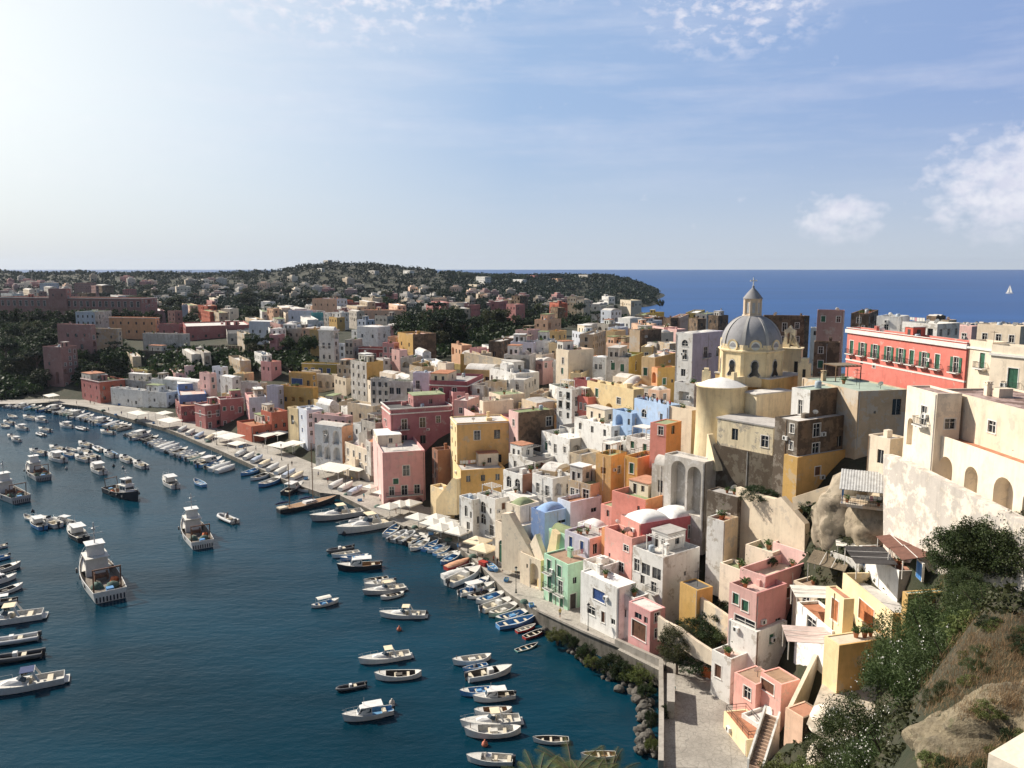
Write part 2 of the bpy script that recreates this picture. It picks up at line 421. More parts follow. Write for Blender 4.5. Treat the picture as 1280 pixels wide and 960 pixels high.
def pergola_mesh(w, d, cover):
    mb = MB(); h = 2.3
    for x in (0, w):
        for y in (0, d): mb.box(x-.06, x+.06, y-.06, y+.06, 0, h, 0)
    mb.bar((0, 0, h), (w, 0, h), .1, .14); mb.bar((0, d, h), (w, d, h), .1, .14)
    k = max(3, int(w/.6))
    for i in range(k+1): mb.bar((w*i/k, -.15, h+.12), (w*i/k, d+.15, h+.12), .06, .1)
    if cover is not None: mb.box(.1, w-.1, 0, d, h+.18, h+.22, 1)
    return mb.mesh('pergola', [M_trim if cover is not M_reed else M_wood, cover or M_wood])
def block_mesh(w, d, h, c):
    mb = MB(); mb.box(0, w, 0, d, 0, h, 0); return mb

NHOUSE = [0]
def px_skip(x, y): return x > 985 and y < 540

HOUSES = []       # (root, label, centre) for reference by neighbours
def house(label, c, xc, yt, yb, xl, xr, th, D=None, R_=None, L=None, Rw=None, roof='pale', par=.7, top=None, ex=None, lst=(), rst=(), name='house', cat='house', fl=None,
          wk='w', group=None, W=None, deep=6.0, cornice=None, sill=False, WLR=None, zr=None, extra_vol=None):
    seed = NHOUSE[0]; NHOUSE[0] += 1
    rn = random.Random(seed*17+3)
    th = R(th)
    D = D or DS(xc, yb)
    C = atd(xc, yt, D); zvis = atd(xc, yb, D).z
    z1 = C.z if zr is None else zr
    dl = Vector((-math.cos(th), math.sin(th), 0)); dr = Vector((math.sin(th), math.cos(th), 0))
    def solve(px, d, lo, hi):
        a = (px-640)/F; dz = z1-H
        den = d.x-a*d.y*CP
        t = (a*(C.y*CP-dz*SP)-C.x)/den if abs(den) > 1e-4 else lo
        return lo if t < lo else hi if t > hi else t
    if WLR: wl, wr = WLR
    else: wl, wr = solve(xl, dl, 2.5, 34), solve(xr, dr, 3.0, 34)
    if W: wl, wr = (W[0] or wl), (W[1] or wr)
    near = D < 175
    C2 = Vector((C.x, C.y, 0)); Lp = C2+dl*wl; Rp = C2+dr*wr; Bp = Lp+dr*wr
    cen = (Lp+Rp)/2; zb = max(zvis-deep, -1.5)
    base = Vector((cen.x, cen.y, zvis))
    root = empty(name, base); tag(root, label, cat, group)
    HOUSES.append((root, label, cen.copy(), max(wl, wr), z1, C.copy()))
    corners = [Lp, C2, Rp, Bp]; rel = lambda v: (v[0]-base.x, v[1]-base.y, v[2]-base.z)
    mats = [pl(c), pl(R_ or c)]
    mb = MB(); wins = []
    hvis = z1-par-zvis
    def auto(Wd, spec, st):
        ops = []
        if spec == 0: return ops
        n, floors, kind = spec if spec else (max(1, int(Wd/2.7)), fl or max(1, int(round(hvis/3.2))), wk)
        if hvis < 1.8: return ops
        fh = hvis/floors
        for f_ in range(floors):
            for k in range(n):
                if spec is None and rn.random() < .15: continue
                kd = kind if spec or rn.random() > .1 else 'a'
                big = kd in ('b', 'B') or (fh > 2.6 and rn.random() < .25 and kd in ('w', 's'))
                w = min(1.0 if not big else 1.1, Wd/n*.62); h = min(1.45 if not big else 2.1, fh*.62)
                if kd == 'a': w, h = min(Wd/n*.66, 3.0), fh*.78
                if w < .35 or h < .5: continue
                u = Wd*(k+.5)/n+(rn.uniform(-.25, .25) if spec is None else 0); v = zvis+fh*f_+(fh*.08 if big or kd == 'a' else fh*.30)
                u = min(max(u, w/2+.2), Wd-w/2-.2)
                if u-w/2 < .1: continue
                o = dict(u0=u-w/2, u1=u+w/2, v0=v, v1=v+h, win=kd)
                if kd == 'a': o.update(arch=True, d=1.4, back=True, win=None)
                elif kd in ('w', 's', 'b', 'B'):
                    if kd == 'w' and rn.random() < .18: o['win'] = rn.choice(['k', 'kb', 'g', 'n'])
                    if big and (kd in ('b', 'B') or rn.random() < .5) and near: o['bal'] = w+.9
                    if kd == 'b': o['win'] = 'w'
                ops.append(o)
        return ops
    def manual(Wd, lst_):
        ops = []
        for (fu, fv, w, h, kd) in lst_:        # centre fraction along the face, bottom fraction of visible height, metres, kind
            u = Wd*fu; v = zvis+hvis*fv; w = min(w, Wd-.2); u = min(max(u, w/2+.06), Wd-w/2-.06); h = min(h, z1-par-.1-v)
            if h < .3: continue
            o = dict(u0=u-w/2, u1=u+w/2, v0=v, v1=v+h, win=kd)
            if kd == 'a': o.update(arch=True, d=1.6, back=True, win=None)
            elif kd == 'A': o.update(arch=True, win='w')
            elif kd == 'Ad': o.update(arch=True, win='pg')
            elif kd == 'r': o.update(d=1.3, back=True, win=None)
            elif kd.endswith('++'): o.update(win=kd[:-2], bal=Wd*.86)
            elif kd.endswith('+'): o.update(win=kd[:-1], bal=w+1.0)
            if all(o['u1'] <= q['u0'] or o['u0'] >= q['u1'] or o['v1'] <= q['v0'] or o['v0'] >= q['v1'] for q in ops): ops.append(o)
        return ops
    for i in range(4):
        a, b = corners[i], corners[(i+1) % 4]; Wd = (b-a).length; du = (b-a)/Wd; n = Vector((du.y, -du.x, 0))
        ops = []
        if i == 0: ops = manual(wl, lst) if lst else auto(wl, L, lst)
        if i == 1: ops = manual(wr, rst) if rst else auto(wr, Rw, rst)
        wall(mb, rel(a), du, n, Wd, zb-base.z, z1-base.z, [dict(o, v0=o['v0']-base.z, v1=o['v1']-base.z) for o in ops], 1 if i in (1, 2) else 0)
        for o in ops:
            if o.get('win'): put_window(root, base, a, du, n, o, near)
    # parapet ring and inner faces
    t = .22; inn = []
    for i in range(4):
        p, q, s = corners[i-1], corners[i], corners[(i+1) % 4]
        inn.append(q+(p-q).normalized()*t+(s-q).normalized()*t)
    if par > 0 and top is None or par > .3:
        for i in range(4):
            j = (i+1) % 4; m = 1 if i in (1, 2) else 0
            A, B, a, b = corners[i], corners[j], inn[i], inn[j]
            zt = z1-base.z; zi = z1-par-base.z
            r2 = lambda v, z: (v.x-base.x, v.y-base.y, z)
            mb.quad(r2(A, zt), r2(B, zt), r2(b, zt), r2(a, zt), m)
            mb.quad(r2(b, zi), r2(a, zi), r2(a, zt), r2(b, zt), m)
    zroof = z1-par-base.z
    mb.build('wall', mats, root)
    # roof
    rb = MB(); rc = [(v.x-base.x, v.y-base.y) for v in inn]
    rb.poly([(x, y, zroof+.03) for x, y in rc], 0)
    rf = rb.build('roof', [roofm[roof]], root)
    ang = math.atan2(dr.y, dr.x)
    cx, cy = 0.0, 0.0
    ux = Vector((math.cos(ang), math.sin(ang), 0)); uy = Vector((-ux.y, ux.x, 0))   # ux along right face, uy along left face (away)
    hw, hd = wr/2-.25, wl/2-.25
    if cornice:
        cb = MB()
        for zc, tt, hh in cornice:
            for i in range(4):
                a, b = corners[i], corners[(i+1) % 4]; d = (b-a).normalized(); n = Vector((d.y, -d.x, 0))
                p = [a-d*tt, b+d*tt, b+d*tt+n*tt, a-d*tt+n*tt]
                z0_ = z1-zc-base.z
                vs = [(v.x-base.x, v.y-base.y, z0_) for v in (a+n*.004, b+n*.004, b+d*tt+n*tt, a-d*tt+n*tt)]
                vs2 = [(x, y, z+hh) for x, y, z in vs]
                cb.add(vs+vs2, [(0, 3, 2, 1), (4, 5, 6, 7), (3, 7, 6, 2), (1, 2, 6, 5), (0, 4, 7, 3)], 0)
        cb.build('cornice', [M_trim], root)
    def vaultmesh(w, d, h, seg=10, dome=False):
        v = MB()
        if dome:
            K = 10; J = 12; vs = []
            for i in range(K+1):
                for j in range(J+1):
                    x = -1+2*i/K; y = -1+2*j/J
                    z = (max(0, (1-x*x)*(1-y*y)))**.5
                    vs.append((x*w/2, y*d/2, z*h))
            v.add(vs, [(i*(J+1)+j, (i+1)*(J+1)+j, (i+1)*(J+1)+j+1, i*(J+1)+j+1) for i in range(K) for j in range(J)], 0, True)
        else:
            arc = [(-w/2*math.cos(math.pi*k/seg), h*math.sin(math.pi*k/seg)) for k in range(seg+1)]
            vs = [(x, -d/2, z) for x, z in arc]+[(x, d/2, z) for x, z in arc]; n_ = seg+1
            v.add(vs, [(k, k+1, n_+k+1, n_+k) for k in range(seg)], 0, True)
            v.poly([(x, -d/2, z) for x, z in arc], 0); v.poly([(x, d/2, z) for x, z in reversed(arc)], 0)
        return v
    tz = zroof+.02
    if top:
        kind, mat = top[0], roofm[top[1]]; k = top[2] if len(top) > 2 else 1; hh = top[3] if len(top) > 3 else 1.3
        along = wl >= wr
        for q in range(k):
            if along: w_, d_ = 2*hw, 2*hd/k*.98; off = uy*(-hd+(q+.5)*2*hd/k)
            else: w_, d_ = 2*hw/k*.98, 2*hd; off = ux*(-hw+(q+.5)*2*hw/k)
            if kind == 'dome': v = vaultmesh(w_, d_, hh, dome=True)
            elif kind == 'vault': v = vaultmesh(w_, d_, hh)
            elif kind == 'gable':
                v = MB(); vs = [(-w_/2-.2, -d_/2-.2, 0), (w_/2+.2, -d_/2-.2, 0), (w_/2+.2, d_/2+.2, 0), (-w_/2-.2, d_/2+.2, 0), (0, -d_/2-.2, hh), (0, d_/2+.2, hh)]
                v.add(vs, [(0, 1, 4), (1, 2, 5, 4), (2, 3, 5), (3, 0, 4, 5), (0, 3, 2, 1)], 0)
            else:
                v = MB(); vs = [(-w_/2, -d_/2, 0), (w_/2, -d_/2, 0), (w_/2, d_/2, 0), (-w_/2, d_/2, 0), (0, 0, hh)]
                v.add(vs, [(0, 1, 4), (1, 2, 4), (2, 3, 4), (3, 0, 4)], 0)
            v.build({'dome': 'dome', 'vault': 'vaulted_roof', 'gable': 'gable_roof', 'pyr': 'pyramid_roof'}[kind], [mat], rf, (off.x, off.y, tz), ang)
    if ex is None and not top and par > 0:
        n_ex = int(min(6, wl*wr/16)+rn.random()); ex = [rn.choice(['dish', 'dish', 'tank', 'chim', 'hut', 'ant', 'pot', 'laun', 'box', 'pot', 'perg']) for _ in range(max(1, n_ex))]
        seen_h = 0; e2 = []
        for e in ex:
            if e in ('hut', 'perg', 'laun'):
                seen_h += 1
                if seen_h > 1 or min(wl, wr) < 5: continue
            e2.append(e)
        ex = e2
    if extra_vol is None: extra_vol = name == 'house' and D < 400 and not (px_skip(xc, yt)) and (ex is None or rn.random() < .6)
    if extra_vol and not top and par > 0 and D < 480 and min(wl, wr) > 5 and rn.random() < .85:
        uw, ud, uh = wr*rn.uniform(.4, .6), wl*rn.uniform(.4, .6), rn.uniform(2.3, 3.1); o_ = ux*(hw-uw/2)*rn.choice([1, 1, -1])+uy*(hd-ud/2); uc = rn.choice([c, c, c, 'white', 'cream', 'greywhite'])
        ub = MB(); dx, dy = uw/2, ud/2; op0 = [dict(u0=ud*.3-.4, u1=ud*.3+.4, v0=.05, v1=1.95), dict(u0=ud*.72-.4, u1=ud*.72+.4, v0=.8, v1=1.9)] if ud > 2.6 else []; op1 = [dict(u0=uw*.55-.45, u1=uw*.55+.45, v0=.7, v1=1.9)] if uw > 2 else []
        cs_ = [(-dx, dy), (-dx, -dy), (dx, -dy), (dx, dy)]
        for i in range(4):
            a, b = Vector(cs_[i]), Vector(cs_[(i+1) % 4]); W_ = (b-a).length; d_ = (b-a)/W_; wall(ub, (a.x, a.y, 0), (d_.x, d_.y, 0), (d_.y, -d_.x, 0), W_, 0, uh, op0 if i == 0 else op1 if i == 1 else [])
        ub.box(-dx-.12, dx+.12, -dy-.12, dy+.12, uh, uh+.16, 1); uo = ub.build('upper_room', [pl(uc), roofm[rn.choice(['pale', 'white', 'grey', 'green', 'terra'])]], root, (o_.x, o_.y, tz), ang)
        for o, k_, p_, z_ in ([(op0[0], 'p', (-dx, dy-op0[0]['u0']-.4), -R(90)), (op0[1], 'n', (-dx, dy-op0[1]['u0']-.4), -R(90))] if op0 else [])+([(op1[0], 'n', (-dx+op1[0]['u0']+.45, -dy), 0)] if op1 else []):
            link('door' if k_ == 'p' else 'window', win_mesh(k_, o['u1']-o['u0'], o['v1']-o['v0']), uo, (p_[0], p_[1], o['v0']), z_)
        if rn.random() < .5: link('satellite_dish', dish_mesh(), uo, (rn.uniform(-dx, dx)*.6, -dy*.5, uh+.16), rn.uniform(-1, .4))
    if extra_vol and D < 260 and hvis > 4 and wl > 5.5 and not lst and rn.random() < .45:
        sl_ = wl*rn.uniform(.45, .7); sh_ = min(hvis*.55, 3.6); K = 12; sb = MB()
        for k in range(K): sb.box(sl_*k/K, sl_*(k+1)/K, -1.0, -.02, -3, sh_*(k+1)/K, 0)
        sb.add([(0, -1.2, -3), (sl_, -1.2, -3), (sl_, -1.0, -3), (0, -1.0, -3), (0, -1.2, .8), (sl_, -1.2, sh_+.8), (sl_, -1.0, sh_+.8), (0, -1.0, .8)], [(0, 1, 5, 4), (1, 2, 6, 5), (2, 3, 7, 6), (3, 0, 4, 7), (4, 5, 6, 7)], 0)
        d_ = (C2-Lp)/wl; q_ = Lp+d_*wl*.08; sb.build('outer_stair', [pl(c)], root, (q_.x-base.x, q_.y-base.y, 0), math.atan2(d_.y, d_.x))
    if D < 270 and hvis > 3:
        for i, Wf in ((0, wl), (1, wr)):
            a, b = corners[i], corners[i+1]; d_ = (b-a)/Wf; n_ = Vector((d_.y, -d_.x, 0)); rz_ = math.atan2(d_.y, d_.x)
            if rn.random() < .6 and Wf > 3:
                p_ = a+d_*(Wf*rn.choice([.03, .97, .5]))+n_*.07; q = MB(); q.tube([(0, 0, max(zvis-2, -1)-base.z), (0, 0, z1-par*.6-base.z)], .05, 5); q.build('drainpipe', [rn.choice([M_metal, M_wood, M_trim])], root, (p_.x-base.x, p_.y-base.y, 0))
            if rn.random() < .35 and Wf > 4:
                p_ = a+d_*(Wf*rn.uniform(.2, .8)); q = MB(); q.box(-.42, .42, -.36, -.01, 0, .6); q.box(-.3, .06, -.372, -.36, .08, .52, 1); q.build('air_conditioner', [M_dish, M_iron], root, (p_.x-base.x, p_.y-base.y, hvis*rn.uniform(.3, .8)), rz_)
    for e in (ex or []):
        fx = fy = None
        if isinstance(e, tuple): e, fx, fy = e[:3]
        x = (fx if fx is not None else rn.uniform(-.8, .8))*max(.1, hw-.7); y = (fy if fy is not None else rn.uniform(-.8, .8))*max(.1, hd-.7)
        p = ux*x+uy*y; pz = (p.x, p.y, tz)
        if e == 'dish': link('satellite_dish', dish_mesh(), root, pz, rn.uniform(-1, .4), rn.uniform(.9, 1.3))
        elif e == 'tank': link('water_tank', tank_mesh(), root, pz)
        elif e == 'ant': link('antenna', antenna_mesh(), root, pz, rn.uniform(0, 3))
        elif e == 'chim': link('chimney', chimney_mesh(c if c in CLR else 'white'), root, pz, ang)
        elif e == 'hut':
            x = max(-hw+1.5, min(hw-1.5, x)); y = max(-hd+1.3, min(hd-1.3, y)); p = ux*x+uy*y
            link('stair_hut', hut_mesh(c), root, (p.x, p.y, tz), ang)
        elif e == 'pot': put_pot(root, pz, rn.uniform(0, 6), rn.uniform(.9, 1.6))
        elif e == 'laun': link('laundry_line', laundry_mesh(), root, pz, ang+rn.choice([0, 1.57]), min(1, hw*.45))
        elif e == 'box':
            bw = rn.uniform(.8, 1.8); q = MB(); q.box(0, bw, 0, bw*.7, 0, rn.uniform(.5, 1.2)); q.build('parapet_block', [pl(c)], root, pz, ang)
        elif e in ('perg', 'pergd', 'pergw', 'pergn'):
            w_ = min(4.5, 2*hw*.7); d_ = min(3.5, 2*hd*.6); x = max(-hw+.1, min(hw-w_-.1, x)); y = max(-hd+.1, min(hd-d_-.1, y)); p = ux*x+uy*y
            cov = {'perg': M_reed, 'pergd': M_net, 'pergw': M_canvas, 'pergn': None}[e]
            link('pergola', pergola_mesh(w_, d_, cov), root, (p.x, p.y, tz), ang)
        elif e == 'rail':
            q = MB()
            for i in range(4):
                a, b = inn[i], inn[(i+1) % 4]; n_ = max(2, int((b-a).length/1.2))
                for k in range(n_+1): s = a+(b-a)*k/n_; q.bar(rel((s.x, s.y, z1)), rel((s.x, s.y, z1+.9)), .04)
                q.bar(rel((a.x, a.y, z1+.9)), rel((b.x, b.y, z1+.9)), .05); q.bar(rel((a.x, a.y, z1+.5)), rel((b.x, b.y, z1+.5)), .03)
            q.build('roof_railing', [M_iron], root)
    return dict(root=root, C=C, dl=dl, dr=dr, wl=wl, wr=wr, z1=z1, zvis=zvis, base=base, corners=corners, th=th)
# ------------------------------------------------------------------ shoreline, ground, water
QPX = [(825,962,3.0),(826,900,3.0),(826,834,3.0),(770,808,2.8),(725,789,2.6),(670,763,2.2),(640,745,1.7),(632,739,1.4),(600,707,1.3),(569,680,1.2),(530,666,1.2),(505,656,1.2),
       (470,641,1.2),(430,619,1.2),(400,616,1.2),(360,602,1.2),(325,586,1.2),(290,570,1.2),(252,553,1.2),(205,535,1.2),(160,523,1.2),(110,509,1.2),(62,503,1.2),(30,505,1.2),(-30,505,1.2)]
QUAY = [atz(*p) for p in QPX]
SHORE = [Vector((-260,-5,0)), Vector((-90,14,0)), Vector((-40,24,0)), Vector((-8,40,0)), Vector((12,62,0)), Vector((18,80,0))]+[Vector((q.x,q.y,0)) for q in QUAY]+[Vector((-330,365,0)), Vector((-520,390,0))]
_shx = np.array([(p.x, p.y) for p in SHORE])
def sdist(xy):
    """signed distance to the shoreline, positive on land"""
    Q = np.atleast_2d(xy); a = _shx[:-1]; b = _shx[1:]; ab = b-a
    t = np.clip(((Q[:, None]-a)*ab).sum(2)/(ab**2).sum(1), 0, 1)
    d = np.linalg.norm(Q[:, None]-(a+ab*t[..., None]), axis=2).min(1)
    poly = np.vstack([_shx, [(-900, 395), (-900, -5)]]); inside = np.zeros(len(Q), bool)
    for i in range(len(poly)):
        x1, y1 = poly[i]; x2, y2 = poly[(i+1) % len(poly)]
        c = ((y1 > Q[:, 1]) != (y2 > Q[:, 1])) & (Q[:, 0] < (x2-x1)*(Q[:, 1]-y1)/(y2-y1+1e-12)+x1)
        inside ^= c
    return np.where(inside, -d, d)
TP = []
def tp(px, D, z): TP.append(((px-640)/F*.99, math.log(D), z))
for p in SP3:
    if 930 <= p[0] <= 1115 and p[1] >= 700: continue
    w = atz(*p); TP.append((w.x/w.y, math.log(w.y), p[2]-(5.0 if p[2] > 10 else 3.0 if p[2] > 4 else .6)))
for px in (0, 100, 200, 300, 400, 500, 600, 700, 780): tp(px, 620, 19); tp(px, 900, 18); tp(px, 1250, 19)
for px, z in ((-80, 43), (0, 43), (100, 42), (200, 41), (300, 42), (350, 45), (380, 55), (420, 60), (470, 57), (520, 49), (560, 41), (640, 35), (700, 36), (760, 35)): tp(px, 1700, z)
for px, z in ((-80, 10), (100, 5), (300, 5), (420, 10), (560, 5), (700, -5)): tp(px, 2300, z)
for px, D, z in ((785, 1750, 27), (806, 1800, 12), (818, 1800, 2), (838, 1850, -7), (840, 1400, -8), (800, 1100, -6), (770, 1050, -3), (720, 1300, 5), (850, 760, -8), (900, 600, -8), (1000, 430, -8), (1100, 360, -8), (1280, 330, -8), (1280, 800, -15),
                 (900, 1200, -12), (1200, 1500, -15), (860, 2300, -15), (1400, 500, -15), (850, 560, 16), (900, 420, 18), (1000, 300, 22), (1100, 250, 26), (1280, 230, 27), (1400, 240, 25)): tp(px, D, z)
for a, prof in ((-.6, '4:50 10:42 20:25 30:8'), (-.1, '4:51 10:43 20:26 32:8'), (.1, '4:52 10:44 25:30 45:10 70:4'), (.25, '4:53 10:46 25:36 40:27 55:17 70:9'), (.38, '4:54 10:47 20:38 28:31 40:24 55:17.5 65:14'), (.45, '10:48 20:40 28:34.5 40:28 55:22 66:18'),
                (.5, '4:54.5 10:49 20:43 28:40.5 34:39 40:35 52:28 66:23'), (.63, '4:54.5 10:49.5 20:44.5 28:43 34:44.4 40:43.6 47:40 55:34 62:31'), (.85, '4:55 10:51 20:46 30:45 40:44 60:36')):
    for t in prof.split():
        d, z = map(float, t.split(':')); TP.append((a, math.log(d), z))
for x, y, z in ((24, 92, 3), (26, 97, 3.5), (25, 104, 4), (28, 90, 5.5), (30, 96, 7.5), (31, 86, 9.5), (33, 92, 10.5), (35, 86, 11.5), (34, 100, 13.5), (37, 90, 12.5), (40, 96, 17), (38, 102, 17), (44, 88, 18), (39, 84, 12), (44, 98, 21), (46, 92, 22), (34, 108, 13), (30, 104, 9), (36, 79, 12), (30, 78, 10.5)): TP.append((x/y, math.log(y), z))
_tf = rbf_fit(np.array([(a*3, l) for a, l, z in TP]), np.array([z for a, l, z in TP]), .01)
def ground_z(xy):
    Q = np.atleast_2d(np.asarray(xy, float)); y = np.maximum(Q[:, 1], 3)
    z = np.concatenate([_tf(np.stack([Q[k:k+4000, 0]/y[k:k+4000]*3, np.log(y[k:k+4000])], 1)) for k in range(0, len(Q), 4000)])
    s = np.concatenate([sdist(Q[k:k+4000]) for k in range(0, len(Q), 4000)])
    k = np.clip((s-9)/14, 0, 1); k = k*k*(3-2*k)
    near = np.where(Q[:, 1] < 85, np.clip(s/16, 0, 1), k)
    z = np.where(s < 0, -5, .35+(np.maximum(z, -12)-.35)*near)
    return z
mb = MB(); cols = 150; lD = np.linspace(math.log(4), math.log(2600), 150)
aa = np.linspace(-.82, .86, cols+1); gx = []; 
for l in lD:
    d = math.exp(l); gx += [(a*d*(1 if d > 60 else 1+ (60-d)/60*.8), d) for a in aa]
gz = ground_z(gx); verts = [(x, y, z) for (x, y), z in zip(gx, gz)]
n1 = cols+1
mb.add(verts, [(i*n1+j, i*n1+j+1, (i+1)*n1+j+1, (i+1)*n1+j) for i in range(len(lD)-1) for j in range(cols)], 0, True)
m, nt, b = newmat('terrain_earth')
nz = noise(nt, posvec(nt), .06, 6, .7).outputs[0]; nz2 = noise(nt, posvec(nt), .8, 5, .7).outputs[0]
c = mixc(nt, mapr(nt, nz, .40, .62, 0, 1), (.018, .025, .010), (.055, .045, .026)); c = mixc(nt, mapr(nt, nz2, .42, .66, 0, .8), c, (.022, .030, .012))
nt.links.new(c, b.inputs['Base Color']); b.inputs['Roughness'].default_value = .95; bump(nt, b, nz2, .6, .4)
tag(mb.build('terrain', [m]), kind='structure')

# paved quay: edge wall and walking surface
def offs(pts, d):
    out = []
    for i, p in enumerate(pts):
        t = (pts[min(i+1, len(pts)-1)]-pts[max(i-1, 0)]); t.z = 0; t.normalize(); n = Vector((t.y, -t.x, 0))
        out.append(p+n*d)
    return out
# densify
QD = []
for i in range(len(QUAY)-1):
    k = max(1, int((QUAY[i+1]-QUAY[i]).length/4))
    QD += [QUAY[i].lerp(QUAY[i+1], j/k) for j in range(k)]
QD.append(QUAY[-1])
inn = [p.copy() for p in offs(QD, 15)]
mid = offs(QD, .55)
m_pave, nt, b = newmat('quay_paving')
p = posvec(nt); v = nt.nodes.new('ShaderNodeTexVoronoi'); v.feature = 'DISTANCE_TO_EDGE'; v.inputs['Scale'].default_value = 1.3; nt.links.new(p, v.inputs['Vector'])
big = noise(nt, p, .12, 6, .7).outputs[0]; fine = noise(nt, p, 2.0, 5, .7).outputs[0]
c = mixc(nt, mapr(nt, big, .36, .66, 0, 1), (.27, .25, .22), (.46, .43, .38)); c = mixc(nt, mapr(nt, fine, .45, .75, 0, .55), c, (.17, .15, .13))
c = mixc(nt, mapr(nt, v.outputs[0], 0, .05, .55, 0), c, (.12, .11, .10))
nt.links.new(c, b.inputs['Base Color']); b.inputs['Roughness'].default_value = .85; bump(nt, b, fine, .3, .05)
m_kerb = plaster('quay_kerb', (.36, .33, .29), dirt=.5, blotch=.6)
m_seawall = plaster('quay_wall', (.16, .145, .12), dirt=.8, dirtcol=(.03, .035, .025), blotch=.7)
mb = MB()
for i in range(len(QD)-1):
    a, b_ = QD[i], QD[i+1]
    mb.quad(inn[i], mid[i], mid[i+1], inn[i+1], 0)
    mb.quad(mid[i]+Vector((0,0,.06)), a+Vector((0,0,.06)), b_+Vector((0,0,.06)), mid[i+1]+Vector((0,0,.06)), 1)
    mb.quad(mid[i], mid[i]+Vector((0,0,.06)), mid[i+1]+Vector((0,0,.06)), mid[i+1], 1)
    mb.quad(a+Vector((0,0,.06)), Vector((a.x,a.y,-3)), Vector((b_.x,b_.y,-3)), b_+Vector((0,0,.06)), 2)
tag(mb.build('quay_pavement', [m_pave, m_kerb, m_seawall]), kind='structure')
# jetty
def deck(name, px, z, mat, th=2.5):
    w = [atz(x, y, z) for x, y in px]; mb = MB(); mb.poly(w, 0); n = len(w)
    for i in range(n): a, b_ = w[i], w[(i+1) % n]; mb.quad(Vector((a.x,a.y,z-th)), Vector((b_.x,b_.y,z-th)), b_, a, 1)
    return tag(mb.build(name, [mat, m_seawall]), kind='structure')
deck('jetty_pavement', [(210,536),(243,530),(300,548),(326,556),(312,566),(290,569),(252,554)], 1.225, m_pave)
deck('quay_apron_pavement', [(425,619),(440,602),(500,622),(530,640),(540,648),(505,658)], 1.23, m_pave)
deck('road_pavement', [(827,958),(828,840),(772,812),(790,800),(835,806),(880,832),(902,855),(910,900),(915,962)], 3.03, m_pave)

# sea and harbour water
m_water, nt, b = newmat('sea_water')
g = nt.nodes.new('ShaderNodeNewGeometry'); sx = nt.nodes.new('ShaderNodeSeparateXYZ'); nt.links.new(g.outputs['Position'], sx.inputs[0])
far = mapr(nt, sx.outputs[1], 250, 900, 0, 1)
patch = noise(nt, posvec(nt, (.012, .03, 1)), 1.0, 5, .6).outputs[0]
harb = mixc(nt, mapr(nt, patch, .35, .65, 0, 1), (.0010, .019, .032), (.0018, .038, .066))
sea = mixc(nt, mapr(nt, noise(nt, posvec(nt, (.0012, .006, 1)), 1.0, 6, .65).outputs[0], .35, .65, 0, 1), (.003, .046, .165), (.005, .072, .25))
nt.links.new(mixc(nt, far, harb, sea), b.inputs['Base Color'])
b.inputs['IOR'].default_value = 1.33; b.inputs['Specular IOR Level'].default_value = .17
nt.links.new(mapr(nt, sx.outputs[1], 100, 700, .06, .35), b.inputs['Roughness'])
w1 = noise(nt, posvec(nt, (.55, 1.0, 1)), .9, 5, .62).outputs[0]; w2 = noise(nt, posvec(nt, (.05, .10, 1)), 1.0, 4, .6).outputs[0]
w3 = nt.nodes.new('ShaderNodeMath'); w3.operation = 'ADD'; nt.links.new(w1, w3.inputs[0])
w4 = nt.nodes.new('ShaderNodeMath'); w4.operation = 'MULTIPLY'; w4.inputs[1].default_value = 2.5; nt.links.new(w2, w4.inputs[0]); nt.links.new(w4.outputs[0], w3.inputs[1])
bump(nt, b, w3.outputs[0], .36, .3)
mb = MB(); SEA = 9500
ys = [-250, 60, 400, 1000, 3000, SEA]; xs = [-SEA, -3000, -600, 0, 600, 3000, SEA]
for i in range(5):
    for j in range(6): mb.quad((xs[j], ys[i], 0), (xs[j+1], ys[i], 0), (xs[j+1], ys[i+1], 0), (xs[j], ys[i+1], 0))
tag(mb.build('sea_water', [m_water]), kind='structure')

# ------------------------------------------------------------------ sky, sun, haze, camera
SUNH = (-.87, .49); SUNEL = 38.0
w = bpy.data.worlds.new('World'); scene.world = w; w.use_nodes = True; nt = w.node_tree
bg = nt.nodes['Background']; sky = nt.nodes.new('ShaderNodeTexSky'); sky.sky_type = 'NISHITA'; sky.sun_disc = False
sky.sun_elevation = R(SUNEL); sky.sun_rotation = math.atan2(SUNH[0], SUNH[1]); sky.air_density = 1.0; sky.dust_density = 1.6; sky.ozone_density = 2.2; sky.altitude = 60
tc = nt.nodes.new('ShaderNodeTexCoord'); sp = nt.nodes.new('ShaderNodeSeparateXYZ'); nt.links.new(tc.outputs['Generated'], sp.inputs[0])
def mth(op, a, b=None, clamp=False):
    n = nt.nodes.new('ShaderNodeMath'); n.operation = op; n.use_clamp = clamp
    for i, v in enumerate((a, b)):
        if v is None: continue
        if hasattr(v, 'is_linked'): nt.links.new(v, n.inputs[i])
        else: n.inputs[i].default_value = v
    return n.outputs[0]
zc = mth('MAXIMUM', sp.outputs[2], .004); cb = nt.nodes.new('ShaderNodeCombineXYZ')
nt.links.new(sp.outputs[0], cb.inputs[0]); nt.links.new(sp.outputs[1], cb.inputs[1]); nt.links.new(zc, cb.inputs[2]); nt.links.new(cb.outputs[0], sky.inputs[0])
az = mth('MULTIPLY', mth('ARCTAN2', sp.outputs[0], sp.outputs[1]), 57.2958); el = mth('MULTIPLY', mth('ARCSINE', sp.outputs[2]), 57.2958)
ae = nt.nodes.new('ShaderNodeCombineXYZ'); nt.links.new(az, ae.inputs[0]); nt.links.new(el, ae.inputs[1])
def skv(sx_, sy_, o=(0, 0, 0)):
    n = nt.nodes.new('ShaderNodeMapping'); n.inputs['Scale'].default_value = (sx_, sy_, 1); n.inputs['Location'].default_value = o; nt.links.new(ae.outputs[0], n.inputs[0]); return n.outputs[0]
